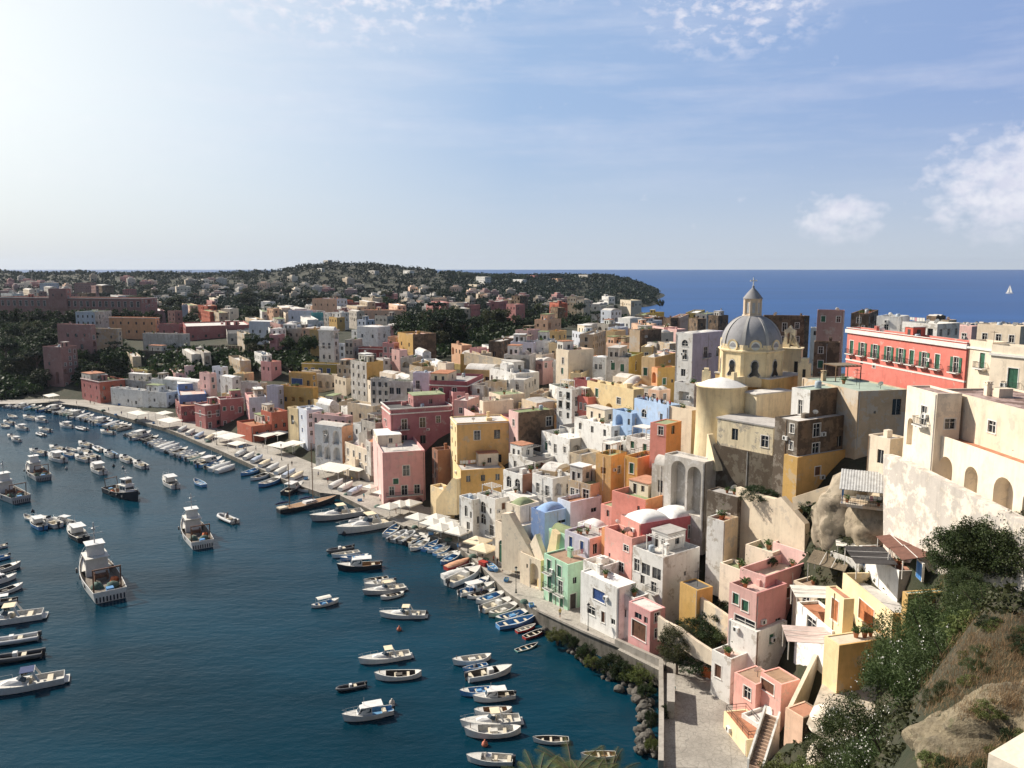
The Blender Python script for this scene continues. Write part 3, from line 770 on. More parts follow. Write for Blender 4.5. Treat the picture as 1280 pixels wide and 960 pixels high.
def blob(a, e, ra, re):
    u = mth('DIVIDE', mth('SUBTRACT', az, a), ra); v = mth('DIVIDE', mth('SUBTRACT', el, e), re)
    r2 = mth('ADD', mth('MULTIPLY', u, u), mth('MULTIPLY', v, v)); return mth('SUBTRACT', 1.0, r2, True)
mac = noise(nt, skv(1.0, 1.7, (7, 3, 0)), .85, 6, .56).outputs[0]
mask1 = mth('ADD', mth('ADD', blob(-11, 17.2, 12, 4.2), blob(14.5, 16.6, 8, 4.2)), mth('MULTIPLY', blob(3, 17.8, 12, 1.8), .5), True)
alto = mth('MULTIPLY', mapr(nt, mac, .45, .66, 0, 1), mask1)
veil = mth('MULTIPLY', mapr(nt, noise(nt, skv(.06, .42, (3, 1, 0)), 1.0, 7, .62).outputs[0], .46, .74, 0, .27), mapr(nt, el, 2, 10, 0, 1))
cum = noise(nt, skv(.75, 1.0, (5, 2, 0)), 1.0, 7, .54).outputs[0]
mcum = mth('ADD', mth('MULTIPLY', blob(31.5, 4.6, 7.0, 4.6), 1.0), mth('MULTIPLY', blob(21.5, 2.9, 3.4, 2.2), .9))
cumv = mapr(nt, mth('ADD', mth('MULTIPLY', mcum, .5), cum), .66, .98, 0, .66)
cumv = mth('MULTIPLY', cumv, mapr(nt, el, .6, 3.0, .15, 1))
cl = mth('MAXIMUM', mth('MAXIMUM', mth('MULTIPLY', alto, .8), veil), cumv)
shade = noise(nt, skv(.8, 1.2, (9, 4, 0)), 1.0, 6, .6).outputs[0]
ccol = mixc(nt, mapr(nt, shade, .35, .65, 0, 1), (10.8, 10.6, 12.0), (13.2, 12.9, 13.4))
ta = mapr(nt, az, 36, 0, 0, 1); tb = mapr(nt, az, 0, -33, 0, 1)
base_c = mixc(nt, tb, mixc(nt, ta, (4.2, 5.9, 10.5), (5.6, 7.9, 11.8)), (15.5, 16.0, 15.4))
base_c = mixc(nt, mth('POWER', mapr(nt, el, 11, -.5, 0, 1), 1.5), base_c, (9.6, 10.7, 12.0))
skyc = mixc(nt, mth('MULTIPLY', mapr(nt, el, 17, 42, .74, .12), mapr(nt, mth('ABSOLUTE', mth('ADD', az, 15)), 55, 105, 1, .05)), sky.outputs[0], base_c)
nt.links.new(mixc(nt, cl, skyc, ccol), bg.inputs['Color']); bg.inputs['Strength'].default_value = .054
ld = bpy.data.lights.new('sun', 'SUN'); ld.energy = 4.8; ld.angle = R(.53); ld.color = (1.0, .91, .78)
so = bpy.data.objects.new('sun', ld); COL.objects.link(so)
ce = math.cos(R(SUNEL)); nrm = math.hypot(*SUNH)
sd = Vector((SUNH[0]/nrm*ce, SUNH[1]/nrm*ce, math.sin(R(SUNEL)))); so.rotation_euler = sd.to_track_quat('Z', 'Y').to_euler(); so.location = (-100, 100, 150)
cam = bpy.data.cameras.new('camera'); co = bpy.data.objects.new('camera', cam); COL.objects.link(co); scene.camera = co
co.location = (0, 0, H); co.rotation_euler = (R(90)-P, 0, 0); cam.sensor_width = 36; cam.lens = F/1280*36; cam.clip_start = .1; cam.clip_end = 40000
hm = bpy.data.materials.new('haze_air'); hm.use_nodes = True; nt = hm.node_tree
for n in list(nt.nodes):
    if n.type != 'OUTPUT_MATERIAL': nt.nodes.remove(n)
pv = nt.nodes.new('ShaderNodeVolumePrincipled'); pv.inputs['Density'].default_value = HAZE; pv.inputs['Color'].default_value = (.72, .82, 1, 1); pv.inputs['Anisotropy'].default_value = .3
nt.links.new(pv.outputs[0], nt.nodes['Material Output'].inputs['Volume'])
if HAZE > 0:
    mb = MB(); mb.box(-9700, 9700, -400, 9700, -25, 110); ho = mb.build('haze', [hm]); tag(ho, kind='stuff'); ho.display_type = 'WIRE'
vs = scene.view_settings; vs.view_transform = 'Standard'; vs.look = 'None'; vs.gamma = 1; vs.exposure = EXPO
scene.cycles.use_denoising = True
try: scene.cycles.denoiser = 'OPENIMAGEDENOISE'
except Exception: pass
scene.cycles.max_bounces = 6; scene.cycles.diffuse_bounces = 3; scene.cycles.glossy_bounces = 3; scene.cycles.transparent_max_bounces = 6; scene.cycles.volume_bounces = 0
scene.cycles.sample_clamp_indirect = 4.0; scene.cycles.sample_clamp_direct = 0
scene.render.resolution_x = 1024; scene.render.resolution_y = 768
h = house
# ---- far end of the harbour
h('dusky pink stepped house rising from the water at the wooded cliff', 'duskpink', 76, 434, 493, 53, 96, 22, D=372, lst=[(.25,.1,1.6,2.0,'n'),(.68,.22,2.4,5.6,'a'),(.3,.62,1.2,1.6,'n')], roof='grey', deep=9)
h('tall dusky pink tower block above the stepped house by the cliff', 'duskpink', 113, 406, 452, 71, 118, 18, D=390, lst=[(.3,.68,1.6,1.7,'n'),(.55,.68,1.6,1.7,'n'),(.8,.7,1.2,1.4,'n'),(.35,.3,2.6,2.2,'r'),(.7,.35,1.8,2.2,'n')], roof='white')
h('low tan house with white roof edge behind the pink tower', 'tan', 147, 411, 428, 112, 152, 14, D=412, roof='white', L=(2,1,'n'))
h('pale two-storey house with dark window bands behind the tan house', 'bluewhite', 118, 390, 408, 94, 139, 12, D=450, L=(4,2,'n'), R_='greywhite', roof='green')
h('long apricot house with two rows of dark windows above the harbour', 'orange', 194, 397, 420, 136, 199, 12, D=446, L=(6,2,'n'), roof='terra', cornice=[(.5,.3,.3)])
h('maroon flat house between the apricot house and the long pink house', 'rose', 224, 405, 421, 198, 229, 12, D=440, roof='brown', L=(2,1,'n'))
h('large grey-white house with terrace over the stone terraces', 'greywhite', 229, 418, 444, 178, 237, 18, D=405, L=(4,1,'n'), roof='grey', ex=['box','box','pot'])
h('long rose pink house with flat pale roof beside the battlements', 'rose', 232, 408, 428, 225, 313, 66, D=428, Rw=(5,1,'n'), roof='pale', ex=['box','hut','hut','box','dish'])
h('grey house with wide dark roof above the battlement wall', 'grey', 284, 417, 430, 279, 331, 70, D=405, Rw=(4,1,'n'), roof='dark')
h('ruined grey stone house with climbing plants beneath the grey-white house', 'stone', 221, 440, 476, 180, 233, 22, D=388, L=(3,2,'r'), roof='grey')
h('mustard yellow house with blank walls above the white harbour houses', 'mustard', 184, 463, 482, 166, 213, 40, D=366, roof='green', rst=[(.45,.4,1.4,1.8,'n'),(.75,.55,.9,1.0,'n'),(.2,.05,1.2,1.8,'n')])
h('pink and orange house on a dark stone base at the quay', 'rose', 124, 477, 504, 101, 156, 40, D=345, R_='rust', L=(3,2,'n'), Rw=(3,2,'n'), roof='green', cornice=[(.3,.2,.25)])
h('white house with blue door and outside stair on the quay', 'white', 177, 488, 517, 138, 186, 26, D=334, lst=[(.25,.0,1.8,3.2,'pb'),(.55,.45,1.0,1.3,'n'),(.8,.4,1.2,1.4,'n')], roof='pale')
h('white house with arches next to the blue-door house', 'white', 208, 491, 519, 177, 223, 26, D=326, lst=[(.3,.05,2.2,2.6,'a'),(.65,.05,2.0,2.4,'a'),(.5,.6,1.0,1.2,'n')], roof='white')
h('low whitewashed house behind the two white quay houses', 'greywhite', 191, 477, 492, 152, 206, 24, D=348, roof='white', L=(3,1,'n'))
h('white house with barrel roof beside the deep blue house', 'white', 247, 478, 496, 203, 258, 28, D=328, roof='white', top=('vault','white',1,1.6), L=(3,1,'n'))
h('narrow pale cyan house squeezed beside the grey ruin', 'skyblue', 231, 445, 473, 221, 238, 22, D=384, L=(1,3,'n'))
h('dusty pink house with white roof under the battlements', 'duskpink', 254, 441, 470, 232, 277, 26, D=368, roof='white', L=(2,2,'n'))
h('deep blue house with white balcony line above the quay', 'deepblue', 224, 494, 512, 220, 258, 66, D=312, roof='peach' if 'peach' in roofm else 'pinkish', Rw=(3,1,'n'))
h('dark maroon house at the foot of the deep blue house', 'maroon', 226, 508, 524, 219, 247, 62, D=303, roof='terra', Rw=(2,1,'n'))
h('brick pink quay house with white window surrounds', 'rose', 256, 507, 537, 243, 287, 44, D=290, L=(1,2,'B'), Rw=(3,2,'w'), roof='pale', ex=['hut','box','pot'], cornice=[(3.6,.12,.2),(.2,.15,.2)])
h('brick pink wing with taller roofline behind the pink quay house', 'rose', 275, 499, 537, 271, 304, 60, D=293, Rw=(3,2,'w'), roof='pale', ex=['box','laun'], cornice=[(.2,.15,.2)])
h('powder blue house with pink end beside the rust terraces', 'pink', 311, 497, 522, 306, 333, 66, D=288, R_='bluewhite', Rw=(2,1,'n'), roof='pinkish')
h('low rust red terrace block behind the parasols', 'rust', 314, 533, 550, 296, 354, 50, D=268, roof='terra', ex=['pot','pot','laun','pot'], L=0, Rw=(3,1,'n'))
h('curved-looking rust red house with planted terrace', 'rust', 339, 516, 543, 326, 360, 48, D=272, roof='terra', ex=['pot','pot','pot','pot','dish'], Rw=(2,1,'n'))
h('white house with tall arch and stepped gable', 'white', 290, 472, 500, 275, 302, 40, D=312, lst=[(.5,.3,2.0,3.2,'a')], roof='white', top=('vault','white',1,1.0))
h('grey-white flat house with wide dark opening', 'greywhite', 326, 479, 499, 301, 334, 30, D=304, lst=[(.4,.35,4.0,1.6,'r'),(.8,.3,1,1.5,'n')], roof='pale')
h('small blue-white house with square dark windows', 'bluewhite', 277, 459, 482, 265, 283, 34, D=328, L=(2,2,'n'), roof='white')
h('narrow flesh pink house below the pyramid roof', 'palepink', 262, 467, 489, 249, 270, 36, D=322, L=(1,2,'n'), roof='pale')
h('grey rendered box house beside the big ochre house', 'lilac', 347, 483, 507, 333, 350, 26, D=288, L=0, roof='grey')
h('big ochre house with planted arcade terrace', 'ochre', 391, 485, 512, 348, 397, 24, D=286, lst=[(.2,.3,1.2,1.6,'n'),(.42,.35,1.6,1.4,'r'),(.66,.35,2.2,1.6,'r'),(.88,.2,1.2,2.0,'n')], roof='terra', ex=['pot','pot','pot','dish'])
h('ochre upper house with blue window wall over the arcade terrace', 'ochre', 389, 467, 486, 361, 394, 24, D=294, lst=[(.35,.25,5.0,2.2,'kl'),(.85,.2,1.2,2.0,'n')], roof='pale')
h('mustard house with row of dark blue doors', 'mustard', 420, 455, 470, 377, 426, 16, D=312, lst=[(.12,.1,1.5,2.4,'kl'),(.32,.1,1.5,2.4,'kl'),(.55,.1,1.5,2.4,'kl'),(.78,.1,1.5,2.4,'kl')], roof='brown', cornice=[(.3,.2,.2)])
h('cream house with round arches under the mustard house', 'cream', 420, 469, 504, 393, 426, 22, D=298, lst=[(.25,.55,2.0,2.6,'a'),(.58,.55,2.0,2.6,'a'),(.88,.6,1.4,1.8,'n'),(.5,.1,1.8,2.8,'kl')], roof='white')
h('ornate white gabled house front with yellow lower storey', 'white', 417, 413, 453, 398, 422, 26, D=318, lst=[(.3,.45,1.2,2.2,'w'),(.68,.45,1.2,2.2,'w'),(.3,.1,1.0,1.6,'n'),(.68,.1,1.0,1.6,'n')], roof='pinkish', top=('vault','white',1,2.0), cornice=[(.3,.35,.35),(6.2,.2,.2)])
h('worn tan house with small windows next to the cream arches', 'tan', 441, 457, 503, 421, 452, 26, D=290, L=(3,4,'n'), roof='grey')
h('tall ochre house with blank brown side wall', 'greywhite', 458, 453, 499, 438, 479, 48, D=276, R_='ochre', L=(3,4,'n'), Rw=0, roof='green')
h('tall pink house with dark balcony windows beside the ochre cube', 'pink', 492, 429, 463, 478, 499, 24, D=306, L=(2,3,'b'), roof='pale')
h('dark crimson house with white band behind the tall pink house', 'maroon', 480, 435, 450, 448, 486, 14, D=318, L=(4,1,'w'), roof='brown', cornice=[(.6,.15,.25)])
h('white house with rounded roof blocks near the dark wood', 'white', 472, 409, 428, 446, 488, 30, D=335, L=(2,1,'n'), Rw=(1,1,'w'), roof='white', top=('dome','white',1,1.0))
h('ochre cube house with brown side by the dark wood', 'ochre', 516, 418, 460, 497, 545, 56, D=302, R_='brown', L=(2,2,'n'), Rw=0, roof='pinkish', ex=[('box',-.5,-.2),('box',.3,.3),'dish'])
h('small white house with gridded windows below the rounded white house', 'greywhite', 441, 425, 446, 431, 453, 24, D=322, L=(2,2,'n'), roof='white')
h('narrow bluish white house in the row above the battlements', 'bluewhite', 430, 430, 448, 419, 434, 20, D=330, L=(2,2,'n'))
h('slate blue house with shallow vaulted roof', 'bluewhite', 338, 402, 422, 311, 346, 16, D=400, L=(3,1,'n'), roof='white', top=('vault','white',2,1.0))
h('grey row house behind the dark garden trees', 'grey', 381, 411, 436, 353, 390, 14, D=375, L=(4,2,'n'), roof='grey')
h('small ochre house beside the white gabled front', 'ochre', 399, 412, 428, 387, 403, 18, D=350, L=(1,1,'n'))
h('lilac pink house next to the teal house', 'lilac', 391, 388, 403, 360, 395, 10, D=470, L=(3,1,'n'), R_='palepink')
h('small teal house with flat roof', 'teal', 401, 391, 403, 389, 404, 14, D=455, L=0)
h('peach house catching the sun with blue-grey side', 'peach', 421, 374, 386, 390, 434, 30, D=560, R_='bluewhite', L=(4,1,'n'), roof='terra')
h('long low red house with dark windows beyond the teal house', 'maroon', 478, 379, 391, 430, 482, 10, D=590, L=(6,1,'n'), roof='brown')
h('long low grey house with peach parapet by the dark wood', 'peach', 500, 388, 398, 452, 505, 8, D=510, L=(4,1,'n'), roof='pinkish')
# ---- middle of the harbour front
h('weathered grey house with three dark windows and green roof', 'greywhite', 514, 477, 507, 486, 521, 16, D=240, lst=[(.12,.5,1.4,1.9,'n'),(.42,.5,1.4,1.9,'n'),(.9,.5,1.4,1.9,'n'),(.55,.02,1.8,1.2,'n')], roof='green')
h('patched grey-white house with broken balconies', 'greywhite', 486, 474, 508, 463, 491, 20, D=246, L=(3,3,'n'), roof='dark', ex=['laun','dish','box'])
h('tall narrow lilac-white house with two balconies', 'lilac', 536, 466, 505, 516, 539, 10, D=238, lst=[(.3,.52,1.2,2.4,'b+'),(.3,.08,1.2,2.4,'b+')], roof='pale')
h('broad dusky red house with white cornice line', 'mauve', 584, 477, 524, 537, 604, 14, D=228, lst=[(.1,.72,1.3,1.4,'n'),(.3,.72,1.2,1.4,'k'),(.66,.70,1.3,1.8,'w'),(.18,.36,1.4,2.4,'w'),(.56,.30,1.4,2.6,'b+'),(.86,.32,1.2,2.0,'k'),(.56,.02,1.5,2.0,'n')], roof='grey', cornice=[(1.5,.2,.3)], ex=['dish','dish','tank','box','ant','dish'])
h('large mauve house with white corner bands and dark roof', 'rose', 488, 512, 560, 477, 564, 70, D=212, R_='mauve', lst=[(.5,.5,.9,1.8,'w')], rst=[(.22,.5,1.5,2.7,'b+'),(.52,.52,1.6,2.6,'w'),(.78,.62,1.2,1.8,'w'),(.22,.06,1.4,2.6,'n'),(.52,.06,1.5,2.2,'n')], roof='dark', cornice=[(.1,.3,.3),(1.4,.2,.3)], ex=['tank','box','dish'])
h('beige block with long flat terrace below the tall ochre house', 'sand', 466, 508, 532, 434, 480, 40, D=244, roof='pale', L=(3,1,'n'))
h('yellow house beside the blue corner house at the parasols', 'yellow', 372, 511, 547, 359, 380, 40, D=258, lst=[(.45,.45,1.5,3.0,'n')], roof='white')
h('pale blue corner house between the yellow house and white stair', 'bluewhite', 383, 513, 548, 371, 404, 56, D=252, L=(1,2,'kl'), roof='pale', ex=['box','dish'])
h('white house with barrel vault roof behind the blue corner house', 'white', 412, 507, 520, 395, 424, 45, D=258, top=('vault','white',1,2.2), roof='white', L=0, Rw=0)
h('pink and white terrace house with long white roof', 'palepink', 433, 521, 536, 390, 440, 28, D=242, L=(5,1,'n'), roof='white', ex=['box','pot','pot'])
h('white house with four tall arches and orange side wall', 'white', 427, 534, 578, 393, 443, 30, D=230, R_='orange', lst=[(.16,.05,2.2,3.8,'a'),(.42,.52,2.2,4.0,'a'),(.78,.52,2.4,4.0,'a'),(.45,.02,2.4,3.8,'a'),(.8,.02,2.6,4.0,'a')], Rw=0, roof='grey', top=('vault','pale',1,1.2))
h('cream house with awnings and balconies facing the quay', 'cream', 461, 563, 594, 431, 476, 52, D=218, L=(4,2,'b'), roof='pinkish', ex=['pot','dish','box'])
h('white house with stepped gable between arched house and mauve house', 'white', 459, 533, 565, 441, 471, 46, D=226, L=(2,2,'n'), roof='white', ex=['box','laun'])
h('small house with bright terracotta roof at the mauve house', 'greywhite', 463, 553, 568, 457, 481, 62, D=216, roof='terra', top=('gable','terra',1,.8), Rw=(2,1,'n'))
h('grey terraced house with black netting roof', 'grey', 469, 529, 550, 451, 487, 50, D=222, roof='dark', ex=['pergd','box','pot'], L=(2,1,'n'))
h('bright pink harbour house with terrace notch and balcony', 'palepink', 478, 566, 639, 466, 531, 74, D=195, R_='pink', lst=[(.5,.6,.7,1.6,'n')], rst=[(.55,.62,1.7,2.6,'w'),(.3,.48,1.3,1.4,'k'),(.5,.27,1.5,2.4,'w++'),(.2,.28,1.2,2.2,'w'),(.8,.28,1.4,2.2,'w'),(.18,.0,2.2,2.9,'a'),(.5,.0,2.4,3.1,'a'),(.82,.0,2.2,2.9,'a')], roof='pale', par=.9, ex=['laun','pot','box'])
h('brick brown house in the alley behind the bright pink house', 'brick', 547, 563, 603, 540, 568, 62, D=196, L=(1,3,'n'), Rw=0, roof='pale')
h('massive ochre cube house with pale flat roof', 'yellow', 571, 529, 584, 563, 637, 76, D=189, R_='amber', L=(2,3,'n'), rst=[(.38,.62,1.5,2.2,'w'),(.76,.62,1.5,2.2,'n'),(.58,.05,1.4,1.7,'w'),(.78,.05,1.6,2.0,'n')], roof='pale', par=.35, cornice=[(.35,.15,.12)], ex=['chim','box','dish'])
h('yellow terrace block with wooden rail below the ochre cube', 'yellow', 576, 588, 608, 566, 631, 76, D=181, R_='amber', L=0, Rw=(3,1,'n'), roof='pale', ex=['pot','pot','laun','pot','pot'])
h('yellow house with outside ramp stair beside the parasols', 'yellow', 555, 613, 645, 538, 566, 52, D=184, R_='yellow', lst=[(.75,.02,1.6,3.0,'Ad')], roof='pale', Rw=(1,2,'n'))
h('white house with blue water tank on its terrace', 'white', 591, 625, 668, 574, 604, 48, D=168, lst=[(.5,.5,1.0,2.4,'A'),(.85,.5,.6,1.4,'n'),(.65,.08,1.1,1.8,'n')], rst=[(.5,.3,.8,1.6,'n')], roof='blue', ex=['tank','tank','box'])
h('white house with two stacked arches and glass balcony', 'white', 619, 624, 676, 596, 638, 50, D=165, lst=[(.35,.62,1.8,2.4,'A'),(.35,.32,1.8,2.2,'A'),(.75,.66,.6,1.2,'n'),(.8,.1,1.5,2.2,'b+')], roof='grey', ex=['pergn','laun','pot'])
h('white house with arched windows and brick red side wall', 'white', 653, 594, 622, 629, 699, 50, D=168, R_='brick', lst=[(.3,.35,1.6,2.6,'A'),(.75,.3,1.7,2.8,'A')], Rw=0, roof='grey', ex=[('pergd',.2,.2),'pot','pot','box'], par=1.0)
h('white house with grey pergola terrace behind the brick-sided house', 'white', 712, 549, 574, 677, 748, 58, D=177, roof='white', ex=[('pergd',-.3,-.2),'pot'], L=(3,1,'w'), R_='greywhite', par=1.0)
h('small white house under dark pergola next to ochre cube', 'white', 668, 575, 596, 636, 694, 50, D=178, roof='grey', ex=[('pergd',0,0),'box'], L=(2,1,'n'))
h('pink house with brown side and mossy green roof', 'palepink', 648, 516, 560, 636, 693, 60, D=188, R_='brown', lst=[(.5,.6,1.0,1.6,'w'),(.6,.1,1.0,1.5,'n')], rst=[(.85,.55,1.6,2.2,'w')], roof='green', par=.25)
h('cream olive house with dark flat roof behind the mossy roof', 'sand', 671, 504, 530, 652, 703, 62, D=200, rst=[(.75,.4,1.0,1.4,'n')], roof='dark', top=('vault','grey',2,.9))
h('cream house with pale green roof slab', 'cream', 625, 494, 518, 611, 656, 62, D=212, roof='green', par=.2, L=(1,1,'w'), Rw=(1,1,'n'))
h('cream white terrace house with outside stair by the red house', 'cream', 604, 502, 528, 600, 642, 66, D=207, roof='white', ex=['box','pot','laun'], Rw=0)
h('white tower house with narrow openings above the green slab', 'white', 634, 456, 484, 625, 642, 50, D=240, L=(1,1,'n'), roof='white')
h('long white house with slit windows next to the white tower', 'white', 645, 467, 488, 612, 674, 60, D=232, rst=[(.5,.3,.5,1.4,'n'),(.8,.3,.8,1.6,'n'),(.2,.4,.6,1.0,'n')], roof='pale', ex=['box','pot'])
h('white arcade terrace with three wide arches', 'greywhite', 662, 444, 466, 630, 670, 18, D=246, lst=[(.18,.08,3.2,4.0,'a'),(.5,.08,3.2,4.0,'a'),(.82,.08,3.2,4.0,'a')], roof='pinkish', deep=8)
h('lilac white house with two tall windows over the arcade', 'lilac', 668, 428, 448, 638, 673, 12, D=258, lst=[(.42,.15,1.4,2.6,'n'),(.78,.15,1.4,2.6,'n')], roof='grey')
h('plain white house joined to the lilac white house', 'white', 688, 426, 446, 668, 694, 14, D=260, L=0, roof='grey')
h('bright yellow house with cream awning block', 'yellow', 697, 429, 450, 686, 706, 22, D=258, L=(1,1,'n'), roof='pale')
h('ochre house with dark square opening under the vaulted roofs', 'ochre', 616, 463, 483, 580, 628, 20, D=246, lst=[(.5,.1,1.8,2.4,'n'),(.8,.3,1.2,1.6,'n')], roof='pale', top=('vault','pale',3,2.0))
h('tall cream house with green shutters and red roof terrace', 'cream', 711, 438, 474, 695, 742, 56, D=228, lst=[(.55,.55,1.0,1.8,'w'),(.5,.15,1.0,1.8,'k')], rst=[(.5,.1,1.4,1.6,'r')], roof='terra', ex=['pot','laun','box'])
h('white house with paired windows and round corner', 'white', 757, 447, 472, 741, 764, 30, D=226, lst=[(.25,.45,.9,1.4,'w'),(.6,.45,.9,1.4,'w')], roof='white', top=('dome','white',1,1.0))
h('weathered white house with two green shuttered windows and yellow side', 'greywhite', 786, 447, 469, 758, 804, 24, D=214, R_='mustard', lst=[(.3,.3,1.1,2.0,'k'),(.72,.22,1.1,2.0,'k')], rst=[(.5,.1,1.6,2.6,'A')], roof='green', ex=['dish','dish','box'])
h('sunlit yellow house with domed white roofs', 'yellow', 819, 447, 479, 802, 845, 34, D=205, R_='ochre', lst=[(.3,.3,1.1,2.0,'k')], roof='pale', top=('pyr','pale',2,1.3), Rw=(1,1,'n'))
h('orange-yellow house with small square windows by the white palazzo', 'orange', 822, 460, 499, 815, 847, 66, D=196, R_='ochre', rst=[(.35,.5,1.0,1.6,'k'),(.75,.55,.6,.8,'n')], roof='terra')
h('long pale yellow house with three arches at street level', 'yellow', 792, 487, 526, 734, 800, 58, D=176, lst=[(.18,.03,2.6,2.5,'a'),(.5,.03,2.6,2.5,'a'),(.84,.03,2.6,2.4,'a'),(.22,.56,1.1,2.0,'k'),(.7,.48,1.4,1.5,'w')], roof='pale', ex=['box','pot','box'])
h('small red house with white window frames', 'red', 735, 497, 526, 717, 739, 56, D=186, lst=[(.2,.5,.8,1.5,'w'),(.52,.5,.8,1.5,'w'),(.82,.5,.8,1.5,'w'),(.3,.1,.6,.8,'n')], roof='pale', ex=['pergw','pot'])
h('maroon upper house set back over the small red house', 'maroon', 737, 476, 499, 717, 744, 56, D=190, L=0, roof='white')
h('tall white house with three-storey windows beside the small red house', 'white', 715, 487, 528, 696, 719, 52, D=188, L=(2,3,'w'), roof='brown', ex=[('pergn',0,0),'pot'])
h('sky blue house with flat terrace full of people', 'skyblue', 836, 507, 535, 793, 841, 60, D=160, lst=[(.3,.25,1.6,1.7,'A'),(.8,.3,.8,1.4,'n')], roof='grey', ex=['dish'], par=.8)
h('light blue low house with one arch beside the sky blue house', 'skyblue', 790, 517, 537, 766, 797, 58, D=168, lst=[(.35,.05,2.4,2.6,'a'),(.85,.3,.8,1.3,'n')], roof='pale')
h('cream terrace wall house between sky blue house and church apse', 'cream', 865, 513, 533, 836, 869, 58, D=155, L=0, roof='grey', ex=['pot'], par=.8)
h('tall lavender-white palazzo with iron balcony left of the dome', 'white', 866, 417, 477, 845, 905, 48, D=182, R_='lilac', lst=[(.55,.78,1.7,1.4,'A'),(.55,.48,1.2,2.2,'b'),(.5,.1,1.2,1.6,'n')], rst=[(.42,.50,1.5,2.4,'b+'),(.42,.08,1.5,1.8,'n'),(.82,.5,1.2,2.0,'n')], roof='pale', top=('dome','pale',2,.9))
h('white lower wing with wide opening below the lavender palazzo', 'white', 868, 480, 506, 843, 875, 44, D=172, lst=[(.5,.15,2.6,2.0,'r')], roof='grey', ex=['pot','pot'])
h('square tan and brown house with flat roof near the distant sea', 'tan', 800, 413, 438, 787, 827, 50, D=250, R_='brown', L=0, Rw=0, roof='pale')
h('small salmon orange house with moss green roof', 'salmon', 833, 531, 549, 813, 852, 44, D=148, R_='orange', lst=[(.65,.25,1.1,1.6,'w')], rst=[(.45,.25,1.1,1.6,'n')], roof='green', par=.2)
h('white stepped terrace house in front of the sky blue house', 'white', 771, 553, 570, 753, 793, 48, D=161, roof='white', lst=[(.4,.2,1.4,1.8,'n')], ex=['box','pot'])
h('wide flat white house below the yellow arches', 'white', 764, 533, 552, 718, 792, 58, D=170, roof='white', L=(3,1,'n'), ex=['box','box','dish','pot'])
h('white terrace house with canvas pergola by the salmon house', 'white', 814, 551, 570, 783, 834, 50, D=156, roof='pale', ex=[('pergw',0,.1),'rail'], L=(2,1,'pg'))
h('amber yellow house with mossy terrace', 'amber', 764, 570, 603, 745, 784, 44, D=154, roof='green', ex=['pergw','pot'], lst=[(.5,.3,1.2,1.3,'r')])
h('amber orange house with grey railed roof terrace', 'amber', 797, 573, 604, 781, 823, 46, D=150, R_='orange', roof='grey', ex=['rail','pot'], lst=[(.55,.4,1.0,2.0,'k')], Rw=0)
h('rough tan house with wide green roof and glazed porch', 'tan', 738, 606, 632, 710, 767, 46, D=154, R_='peach', lst=[(.2,.3,1.0,1.4,'w'),(.45,.3,1.0,1.4,'w'),(.8,.2,1.6,2.2,'w')], roof='green', par=.2)
h('blank beige house below the white terraces', 'sand', 727, 569, 596, 712, 750, 46, D=165, L=0, Rw=0, roof='pale')
# ---- nearer houses
h('bright blue house with pale blue dome', 'deepblue', 681, 641, 672, 664, 713, 54, D=148, R_='skyblue', rst=[(.65,.5,2.0,.6,'n'),(.25,.1,1.0,1.2,'n')], roof='blue', top=('dome','blue',1,1.7), L=0)
h('lavender blue terrace house behind the pale blue dome', 'bluewhite', 713, 628, 656, 697, 752, 54, D=150, R_='lilac', rst=[(.75,.4,1.4,.8,'n')], roof='terra', L=0, ex=['dish','dish'])
h('cream house with dark mossy dome and green shutter', 'cream', 650, 633, 672, 633, 674, 48, D=155, lst=[(.5,.45,1.0,2.4,'k')], roof='green', top=('dome','green',1,1.6), Rw=0)
h('cream house with arched door and buttress stairs on the quay', 'cream', 643, 660, 711, 619, 690, 52, D=150.5, lst=[(.35,.0,2.0,4.6,'Ad')], rst=[(.4,.5,1.2,1.4,'r')], roof='pale', ex=['pot','box'])
h('yellow cream lower house with big arch next to mint house', 'cream', 676, 701, 738, 650, 684, 52, D=141, R_='yellow', lst=[(.68,.02,2.6,4.4,'a'),(.35,.62,.5,.8,'n')], roof='pale', ex=['pot'])
h('mint green house with shuttered windows facing the quay', 'mint', 710, 706, 770, 680, 744, 56, D=131, lst=[(.22,.68,1.1,2.3,'k+'),(.65,.70,1.1,2.0,'k'),(.25,.36,1.2,2.4,'k+'),(.7,.36,1.2,2.4,'w+'),(.3,.04,1.0,2.2,'pg'),(.75,.04,1.0,2.2,'pg')], rst=[(.25,.62,.8,1.1,'n'),(.2,.1,1.3,2.8,'p')], roof='brown', par=.3)
h('pale green upper house with mossy curved roof', 'mint', 708, 669, 700, 686, 726, 52, D=139, roof='green', top=('vault','green',1,1.5), L=(1,1,'kb'), Rw=0)
h('lilac house with pink side and domed white roof', 'lilac', 737, 674, 707, 706, 762, 52, D=134, R_='palepink', lst=[(.25,.45,.9,1.9,'kl'),(.7,.45,.9,1.9,'kl')], rst=[(.28,.42,1.0,1.8,'n')], roof='grey', ex=['pot','pot','laun','pot'], par=.4)
h('white domed house just behind the lilac terrace', 'white', 746, 661, 678, 722, 766, 50, D=141, roof='white', top=('dome','white',1,1.4), lst=[(.5,.2,.9,1.8,'kl')], Rw=0)
h('large apricot house with green sunken terrace roof', 'salmon', 807, 625, 650, 765, 849, 50, D=136, R_='orange', lst=[(.8,.3,.6,1.4,'n')], Rw=0, roof='green', par=1.1, ex=['box'])
h('apricot lower house with mossy ledge roof', 'salmon', 788, 641, 660, 751, 798, 50, D=139, lst=[(.25,.3,.7,1.2,'n'),(.7,.1,1.2,2.2,'kb'),(.88,.1,1.0,2.2,'kb')], roof='green', par=.2)
